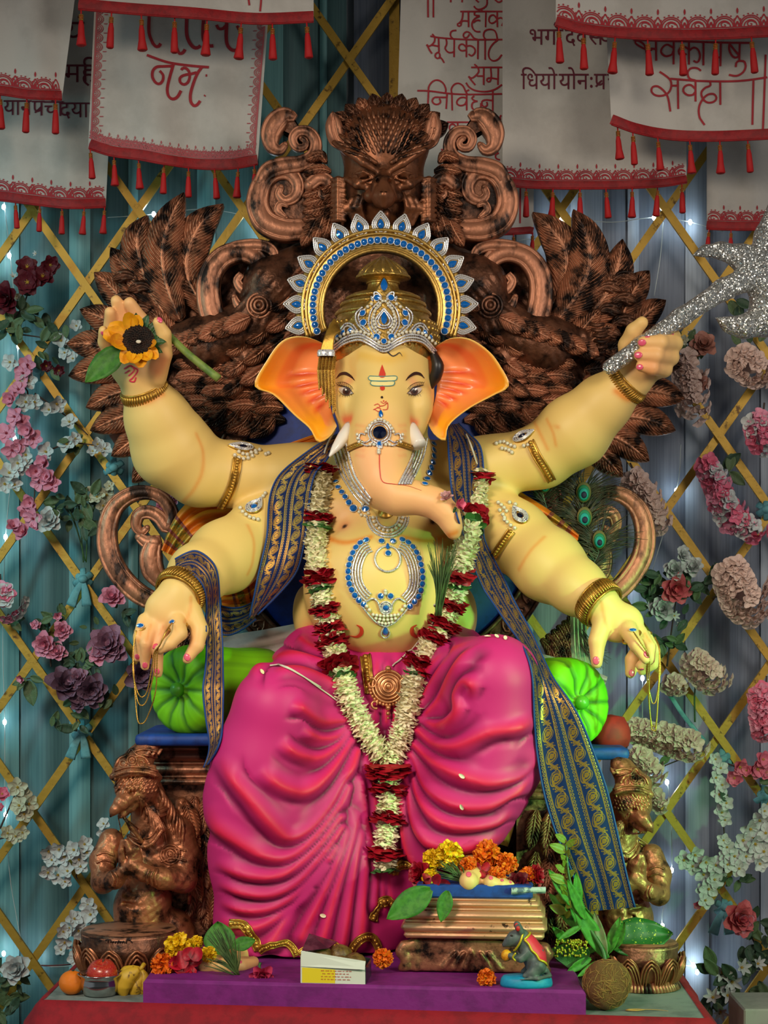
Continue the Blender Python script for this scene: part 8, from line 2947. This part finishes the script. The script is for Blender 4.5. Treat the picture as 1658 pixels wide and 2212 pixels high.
BL = {'p': [blossom('blossom', FPINK, 5, EYE_R, 1), blossom('blossom', FPINK, 5, EYE_R, 2, tilt=.7, two=True)], 'w': [blossom('blossom', FWHT, 5, EYE_Y, 3), blossom('blossom', FWHT, 5, EYE_Y, 4, tilt=.6)],
      'h': [blossom('blossom', FHOT, 5, EYE_Y, 5, two=True)], 'b': [blossom('blossom', FBUR, 6, EYE_Y, 6, W=.9, two=True)], 'l': [blossom('blossom', FWHT, 6, EYE_Y, 7, W=.42, tilt=.9)],
      'y': [blossom('blossom', mat('silk_ivory', rgb(196, 194, 166), .6), 5, EYE_Y, 8)]}
FL = {'c': [blossom('floret', FCRM, 4, FCRM, 11, .95, .15), blossom('floret', FCRM, 4, FCRM, 12, .95, .4)], 'p': [blossom('floret', FPINK, 4, FPINK, 13, .95, .2), blossom('floret', FWHT, 4, FPINK, 14, .95, .3), blossom('floret', FHOT, 4, FPINK, 17, .95, .3)],
      'h': [blossom('floret', FHOT, 4, FHOT, 15, .95, .2), blossom('floret', FPINK, 4, FHOT, 16, .95, .3)]}
RS = {k: rose_mesh('rose_petals', m_, 30 + i, 22, .9) for i, (k, m_) in enumerate((('m', FMAU), ('u', FPUR), ('b', FBUR), ('d', FDUSK), ('c', FCOR), ('w', FWHT), ('p', FPINK)))}
YF = .79


def spray(lab, base, blooms=(), roses=(), heads=(), leaves=(), stems=(), Y=None, group=None, name='flower_spray', dark=True, lsz=30):
    """blooms (x,y,r,kind); roses (x,y,r,kind); heads (x0,y0,x1,y1,r,kind,n); leaves (x,y,angle,len); stems lists of points"""
    Y = YF if Y is None else Y
    t = thing(name, lab, 'flowers', P(*base, Y), group)
    for pts in stems:
        MB().tube(crv([P(x, y, Y + .02) for x, y in pts], per=6), [S(2.6), S(1.6)], 6).put('stem', TWIG if dark else LEAF, t)
    for x, y, r, k in blooms:
        p = P(x, y, Y + R.uniform(-.012, .01))
        put('blossom', BL[k][R.randrange(len(BL[k]))], t, frame(p, (R.uniform(-.55, .55), -1, R.uniform(-.5, .6)), s=S(r, Y), roll=R.uniform(0, 6.3)))
    for x, y, r, k in roses:
        p = P(x, y, Y - .01)
        put('rose', RS[k], t, frame(p, (R.uniform(-.45, .45), -1, R.uniform(-.3, .5)), s=S(r * 1.15, Y), roll=R.uniform(0, 6.3)))
    for x0, y0, x1, y1, r, k, n in heads:
        for i in range(n):
            u = (i + .5) / n
            cx_, cy_ = x0 + (x1 - x0) * u, y0 + (y1 - y0) * u
            a = i * 2.39996
            q = math.sqrt(((i * 0.618) % 1))
            ox, oy = r * q * math.cos(a), r * q * math.sin(a)
            dz = S(r, Y) * math.sqrt(max(0, 1 - q * q)) * .7
            n_ = Vector((ox / r, -1.0 + .6 * q, -oy / r))
            put('floret', FL[k][R.randrange(len(FL[k]))], t, frame(P(cx_ + ox, cy_ + oy, Y - dz), n_, s=S(R.uniform(15, 20), Y), roll=R.uniform(0, 6.3)))
        MB().ell(P((x0 + x1) / 2, (y0 + y1) / 2, Y + .004), (S(r * .42 + abs(x1 - x0) * .4), S(r * .25), S(r * .42 + abs(y1 - y0) * .4)), 12, 8).put('flower_core', FL_CORE[k], t)
    for x, y, ang, L in leaves:
        a = math.radians(ang)
        y_ = Y + R.uniform(-.01, .03)
        leaf(t, P(x, y, y_), P(x + L * math.cos(a), y - L * math.sin(a), y_ - .008), 'silk%d' % R.randrange(2), .55, R.uniform(-.1, .2), FLEAF if R.random() < .65 else FLEAF2, face=(R.uniform(-.4, .4), -1, R.uniform(-.3, .5)))
    return t


FL_CORE = {'c': FCRM, 'p': FPINK, 'h': FHOT}


def scat(x, y, n, r=40, L=32): return [(x + R.uniform(-r, r) * .5, y + R.uniform(-r, r) * .5, R.uniform(0, 360), L * R.uniform(.7, 1.3)) for _ in range(n)]


# ---- teal side
spray('burgundy red silk flowers with dark leaves, highest of the flowers on the teal curtain', (70, 640), [(58, 578, 26, 'b'), (92, 598, 28, 'b'), (108, 572, 22, 'b'), (60, 610, 30, 'b'), (28, 598, 10, 'l'), (78, 548, 8, 'l'), (36, 640, 9, 'y')], [(14, 646, 32, 'b')], (), scat(75, 655, 8, 60, 34) + scat(30, 700, 6, 40, 30), [[(20, 700), (50, 660), (70, 600)]])
spray('dark leaf cluster with small white blossoms beside the wing tips', (120, 720), [(132, 736, 20, 'w'), (140, 762, 17, 'w'), (165, 704, 15, 'w'), (158, 775, 16, 'w'), (128, 800, 14, 'b'), (100, 790, 14, 'b')], (), (), scat(112, 728, 8, 60, 32) + scat(40, 712, 7, 70, 32) + scat(105, 775, 6, 50, 28), [[(20, 720), (70, 726), (130, 735)]])
spray('long pink blossom twig hanging down the teal curtain', (60, 780), [(60, 788, 22, 'p'), (22, 782, 20, 'w'), (50, 806, 22, 'p'), (62, 822, 20, 'w'), (40, 842, 22, 'p'), (22, 862, 20, 'p'), (55, 868, 22, 'w'), (75, 868, 18, 'w'), (32, 900, 22, 'p'), (48, 912, 20, 'p'), (14, 936, 24, 'p'), (60, 928, 22, 'p'), (72, 948, 22, 'p'), (26, 972, 24, 'p'), (56, 982, 20, 'w'), (44, 960, 18, 'p')], (), (), (), [[(62, 780), (40, 820), (60, 850), (30, 890), (45, 940), (60, 990)]], Y=.77)
spray('white blossom twig crossing the trellis below the wing', (120, 870), [(122, 872, 22, 'w'), (106, 886, 18, 'w'), (150, 912, 20, 'w'), (100, 976, 22, 'w'), (145, 960, 22, 'w'), (162, 948, 16, 'w'), (210, 960, 16, 'w'), (225, 970, 18, 'w'), (200, 975, 14, 'w')], (), (), scat(165, 955, 5, 36, 28), [[(75, 850), (110, 875), (160, 912), (190, 940)], [(100, 975), (150, 958), (215, 962)]])
spray('pink blossom cluster with one white rose hanging at the trellis crossing', (75, 1100), [(95, 1000, 22, 'p'), (78, 1018, 24, 'p'), (102, 1030, 22, 'p'), (112, 1048, 22, 'p'), (84, 1042, 20, 'p'), (66, 1086, 22, 'p'), (58, 1106, 22, 'p'), (72, 1120, 24, 'p'), (30, 1138, 20, 'p'), (52, 1150, 24, 'p'), (80, 1136, 18, 'p')], [(106, 1124, 26, 'w')], (), scat(125, 1115, 4, 20, 26), [[(70, 1000), (75, 1060), (66, 1140)]], Y=.77)
spray('white blossom cluster at the picture edge beside the pink twig', (20, 1030), [(38, 1000, 20, 'w'), (20, 1022, 24, 'w'), (10, 1045, 22, 'w'), (44, 1012, 16, 'w'), (60, 998, 16, 'w'), (32, 1048, 18, 'w')], (), (), (), [[(0, 1050), (30, 1020), (60, 990)]], Y=.78)
spray('green bouquet of ivory flowers tied stems-down on the trellis', (178, 1200), [(210, 1074, 20, 'y'), (230, 1068, 20, 'y'), (222, 1092, 18, 'y'), (236, 1050, 12, 'y'), (196, 1058, 10, 'y'), (244, 1085, 12, 'y')], (), (), scat(165, 1095, 16, 80, 34) + scat(200, 1120, 10, 70, 32) + scat(120, 1085, 6, 40, 26), [[(170, 1090), (175, 1150), (180, 1215)], [(205, 1090), (190, 1140), (186, 1215)], [(150, 1100), (168, 1150), (184, 1212)]], Y=.80, dark=False)
spray('dusty pink rose half hidden behind the bronze volute', (245, 1290), (), [(243, 1290, 26, 'p')], (), scat(258, 1318, 5, 30, 26), (), Y=.81)
spray('small pink rose seen between volute and orange stole', (365, 1075), (), [(364, 1076, 22, 'p'), (350, 1095, 14, 'p')], (), scat(380, 1085, 3, 16, 20), (), Y=.81)
spray('round pink hydrangea cut by the picture edge', (8, 1295), (), (), [(4, 1292, 8, 1298, 46, 'p', 38)], scat(20, 1340, 3, 24, 26), [[(0, 1240), (6, 1300)]])
spray('pair of pink roses with olive leaves above the purple roses', (105, 1390), [(76, 1352, 14, 'p'), (125, 1330, 12, 'p')], [(98, 1392, 26, 'p'), (122, 1408, 22, 'p'), (135, 1362, 20, 'p')], (), scat(110, 1350, 14, 60, 24) + scat(150, 1420, 6, 40, 26), [[(110, 1440), (105, 1380), (80, 1340)]])
spray('large mauve roses beside the trellis node by the hand', (225, 1395), (), [(232, 1390, 38, 'm'), (216, 1412, 26, 'p'), (248, 1400, 30, 'm')], (), scat(195, 1415, 12, 60, 28) + scat(205, 1360, 5, 40, 20), [[(190, 1450), (210, 1420)]])
spray('two dusty purple roses, lowest of the roses on the teal curtain', (170, 1500), (), [(142, 1480, 40, 'u'), (196, 1492, 34, 'u'), (170, 1520, 18, 'u'), (168, 1465, 22, 'm')], (), scat(150, 1545, 10, 80, 32) + scat(175, 1445, 6, 50, 30) + scat(225, 1510, 4, 30, 30), [[(165, 1580), (165, 1530), (160, 1490)]], Y=.78)
spray('purple rose behind the hanging gold chains', (305, 1455), (), [(308, 1456, 36, 'u')], (), scat(240, 1500, 4, 26, 28), (), Y=.8)
spray('single dark leaf sprig with tiny mauve flower', (60, 1500), [(46, 1465, 12, 'p'), (75, 1350, 11, 'p')], (), (), [(62, 1470, 280, 56), (58, 1468, 200, 34), (50, 1470, 240, 26), (66, 1462, 340, 30)], [[(40, 1470), (80, 1462)]])
spray('ivory blossom twig on the trellis, left of the bronze figure crown', (40, 1740), [(38, 1700, 22, 'y'), (50, 1716, 20, 'y'), (42, 1740, 22, 'y'), (62, 1736, 22, 'y'), (52, 1758, 20, 'y'), (34, 1806, 18, 'y'), (16, 1800, 18, 'y'), (48, 1798, 16, 'y'), (4, 1716, 18, 'h'), (2, 1744, 10, 'h')], (), (), (), [[(0, 1790), (22, 1740), (40, 1700)], [(0, 1812), (40, 1800)]])
spray('white blossom branch reaching behind the bronze figure', (140, 1850), [(105, 1838, 22, 'w'), (128, 1834, 20, 'w'), (140, 1850, 22, 'w'), (160, 1836, 22, 'w'), (182, 1824, 20, 'w'), (188, 1842, 20, 'w'), (170, 1856, 20, 'w'), (112, 1858, 18, 'w'), (104, 1884, 20, 'w'), (126, 1890, 22, 'w'), (146, 1882, 20, 'w'), (140, 1905, 16, 'w'), (174, 1872, 18, 'w'), (224, 1780, 16, 'w'), (222, 1800, 14, 'w')], (), (), (), [[(215, 1830), (160, 1840), (90, 1835)], [(180, 1870), (165, 1890), (168, 1900)]])
spray('white blossom branch hanging beside the lotus pedestal with the bowl', (170, 2000), [(190, 1955, 20, 'w'), (196, 1975, 22, 'w'), (184, 1990, 20, 'w'), (160, 1985, 20, 'w'), (150, 2005, 22, 'w'), (136, 2012, 18, 'w'), (170, 2010, 20, 'w'), (140, 2035, 20, 'w'), (176, 2030, 18, 'w'), (132, 2052, 16, 'w'), (162, 2070, 18, 'w')], (), (), (), [[(205, 1960), (170, 1990), (140, 2030), (130, 2065)]])
spray('white rose with dark leaves at the lowest trellis crossing', (36, 2096), (), [(36, 2094, 30, 'w')], (), scat(10, 2120, 18, 70, 34) + scat(15, 2180, 16, 60, 30), (), Y=.76)
# ---- grey side
spray('dusky open rose with olive leaves under the axe shaft', (1500, 745), [(1475, 735, 12, 'y'), (1462, 760, 12, 'p'), (1490, 720, 10, 'l')], [(1518, 746, 28, 'd'), (1505, 830, 22, 'd')], (), scat(1490, 730, 12, 50, 26), (), Y=.79)
spray('cream hydrangea hanging beside the wing tips under the fist', (1490, 840), (), (), [(1485, 775, 1496, 880, 36, 'c', 46)], scat(1490, 770, 3, 40, 26), [[(1488, 720), (1490, 780)]])
spray('cream hydrangea at the picture edge below the axe head', (1620, 790), (), (), [(1606, 775, 1636, 795, 46, 'c', 44)], [(1598, 745, 130, 30), (1640, 738, 60, 34), (1620, 740, 100, 30)], [[(1620, 700), (1618, 780)]])
spray('dark leaf clump with a white flower behind the axe prongs', (1585, 650), [(1583, 634, 14, 'w')], (), (), [(1575, 650, 300, 44), (1590, 648, 330, 40), (1600, 660, 250, 38)], (), Y=.80)
spray('pink hydrangea at the picture edge, uppermost of the pink ones', (1640, 930), (), (), [(1640, 910, 1650, 950, 36, 'p', 36)], [], [[(1650, 870), (1645, 920)]])
spray('long pink and white hydrangea spray slanting across the trellis', (1540, 1020), (), (), [(1530, 1000, 1555, 1060, 28, 'p', 34), (1560, 1075, 1585, 1120, 36, 'p', 36), (1600, 1125, 1630, 1145, 26, 'p', 22)], [(1560, 1010, 40, 50), (1575, 1020, 320, 44), (1580, 980, 260, 40)], [[(1575, 990), (1560, 1060), (1600, 1140)]], Y=.78)
spray('long cream hydrangea hanging inside the bronze volute', (1395, 1080), (), (), [(1372, 1030, 1400, 1080, 32, 'c', 30), (1402, 1085, 1418, 1130, 30, 'c', 28)], [], [[(1360, 1000), (1400, 1080)]], Y=.78)
spray('dark green bouquet with one coral rose and white rosebuds', (1455, 1290), [(1476, 1188, 12, 'w'), (1400, 1310, 12, 'l'), (1470, 1350, 12, 'l'), (1455, 1330, 14, 'l')], [(1456, 1232, 22, 'w'), (1496, 1226, 22, 'w'), (1474, 1200, 16, 'w'), (1458, 1272, 32, 'c'), (1430, 1316, 26, 'w')], (), scat(1440, 1290, 26, 110, 32) + scat(1490, 1270, 16, 70, 32) + scat(1410, 1300, 10, 50, 26) + scat(1440, 1380, 10, 40, 28), [[(1440, 1440), (1450, 1360), (1460, 1290)]], Y=.77)
spray('big cream hydrangea head, largest flower on the blue-grey curtain', (1600, 1270), (), (), [(1590, 1240, 1615, 1300, 60, 'c', 90)], scat(1560, 1250, 8, 50, 26), [[(1540, 1290), (1600, 1280)]], Y=.77)
spray('cream hydrangea on a thin stem, below the bouquet with coral rose', (1520, 1445), (), (), [(1505, 1430, 1540, 1460, 40, 'c', 44), (1450, 1475, 1466, 1480, 20, 'c', 12)], [], [[(1500, 1560), (1500, 1490), (1510, 1440)]], dark=False)
spray('long cream hydrangea branch under the hanging gold chains', (1440, 1610), (), (), [(1370, 1575, 1420, 1590, 30, 'c', 36), (1430, 1590, 1500, 1610, 36, 'c', 50), (1380, 1630, 1410, 1670, 28, 'c', 34), (1414, 1715, 1424, 1740, 16, 'c', 12)], [(1425, 1650, 40, 30)], [[(1400, 1690), (1425, 1660), (1470, 1640)]], Y=.76)
spray('rosy pink hydrangea branch cut by the picture edge', (1645, 1530), (), (), [(1645, 1490, 1650, 1580, 26, 'h', 44)], [], [[(1655, 1460), (1648, 1600)]])
spray('bright pink blossoms on the trellis beside the edge', (1600, 1670), [(1596, 1656, 22, 'h'), (1586, 1680, 20, 'h'), (1634, 1660, 24, 'h'), (1646, 1640, 20, 'h'), (1652, 1668, 20, 'h'), (1612, 1664, 14, 'h')], (), (), [(1640, 1690, 20, 40), (1650, 1700, 320, 30)], [[(1570, 1650), (1610, 1660), (1655, 1650)]], Y=.78)
spray('white blossom twig hanging straight down the blue-grey curtain', (1560, 1700), [(1545, 1640, 16, 'w'), (1556, 1660, 18, 'w'), (1545, 1680, 18, 'w'), (1560, 1696, 18, 'w'), (1552, 1716, 20, 'w'), (1568, 1735, 18, 'w'), (1558, 1756, 20, 'w'), (1566, 1772, 16, 'w'), (1562, 1815, 16, 'w'), (1570, 1830, 18, 'w'), (1566, 1850, 16, 'w')], (), (), scat(1562, 1720, 3, 20, 20), [[(1550, 1630), (1560, 1700), (1562, 1780), (1568, 1860)]], Y=.78)
spray('large white blossom cluster, brightest by the picture edge', (1620, 1810), [(1620, 1790, 24, 'w'), (1640, 1772, 22, 'w'), (1654, 1800, 24, 'w'), (1604, 1815, 24, 'w'), (1630, 1822, 24, 'w'), (1650, 1840, 24, 'w'), (1585, 1850, 22, 'w'), (1610, 1850, 22, 'w'), (1570, 1868, 20, 'w'), (1596, 1876, 20, 'w'), (1640, 1865, 20, 'w'), (1650, 1752, 18, 'w')], (), (), scat(1575, 1880, 6, 60, 26), [[(1560, 1880), (1610, 1830), (1658, 1780)]], Y=.77)
spray('white blossom cluster trailing down from the trellis crossing with a rag tie', (1520, 1880), [(1476, 1858, 22, 'w'), (1500, 1846, 22, 'w'), (1496, 1872, 20, 'w'), (1524, 1862, 22, 'w'), (1545, 1870, 22, 'w'), (1520, 1890, 22, 'w'), (1542, 1900, 22, 'w'), (1530, 1920, 22, 'w'), (1552, 1890, 18, 'w'), (1512, 1925, 18, 'w'), (1522, 1945, 20, 'w'), (1506, 1955, 10, 'h')], (), (), scat(1560, 1900, 4, 30, 24), [[(1480, 1860), (1530, 1880), (1520, 1950)]], Y=.77)
spray('big coral pink rose with dark leaves near the picture corner', (1595, 1985), (), [(1594, 1984, 38, 'c'), (1600, 1992, 26, 'p')], (), scat(1635, 2020, 16, 70, 36) + scat(1640, 2060, 10, 40, 32), [[(1650, 2080), (1620, 2020), (1600, 1990)]], Y=.75)
spray('white lilies with grey-green leaves in the bottom corner', (1570, 2120), [(1560, 2100, 26, 'l'), (1580, 2120, 26, 'l'), (1550, 2130, 24, 'l'), (1600, 2090, 24, 'l'), (1635, 2082, 20, 'l'), (1540, 2155, 24, 'l'), (1570, 2150, 24, 'l'), (1555, 2185, 22, 'l')], (), (), scat(1610, 2130, 12, 80, 38) + scat(1545, 2170, 8, 50, 34) + [(1548, 2105, 130, 44), (1540, 2090, 110, 50), (1535, 2100, 150, 40)], [[(1580, 2200), (1570, 2140), (1560, 2090)]], Y=.72)
# ------------------------------------------------------------------ runs of beads, stitches and print too small to pick apart
for o in COL.objects:
    if o.name.split('.')[0] in ('pearl_row', 'rhinestone_chain', 'lettering', 'printed_border', 'printed_lines', 'brow_feathers', 'neck_feathers', 'rim_scrolls', 'scale_row'):
        o['kind'] = 'stuff'
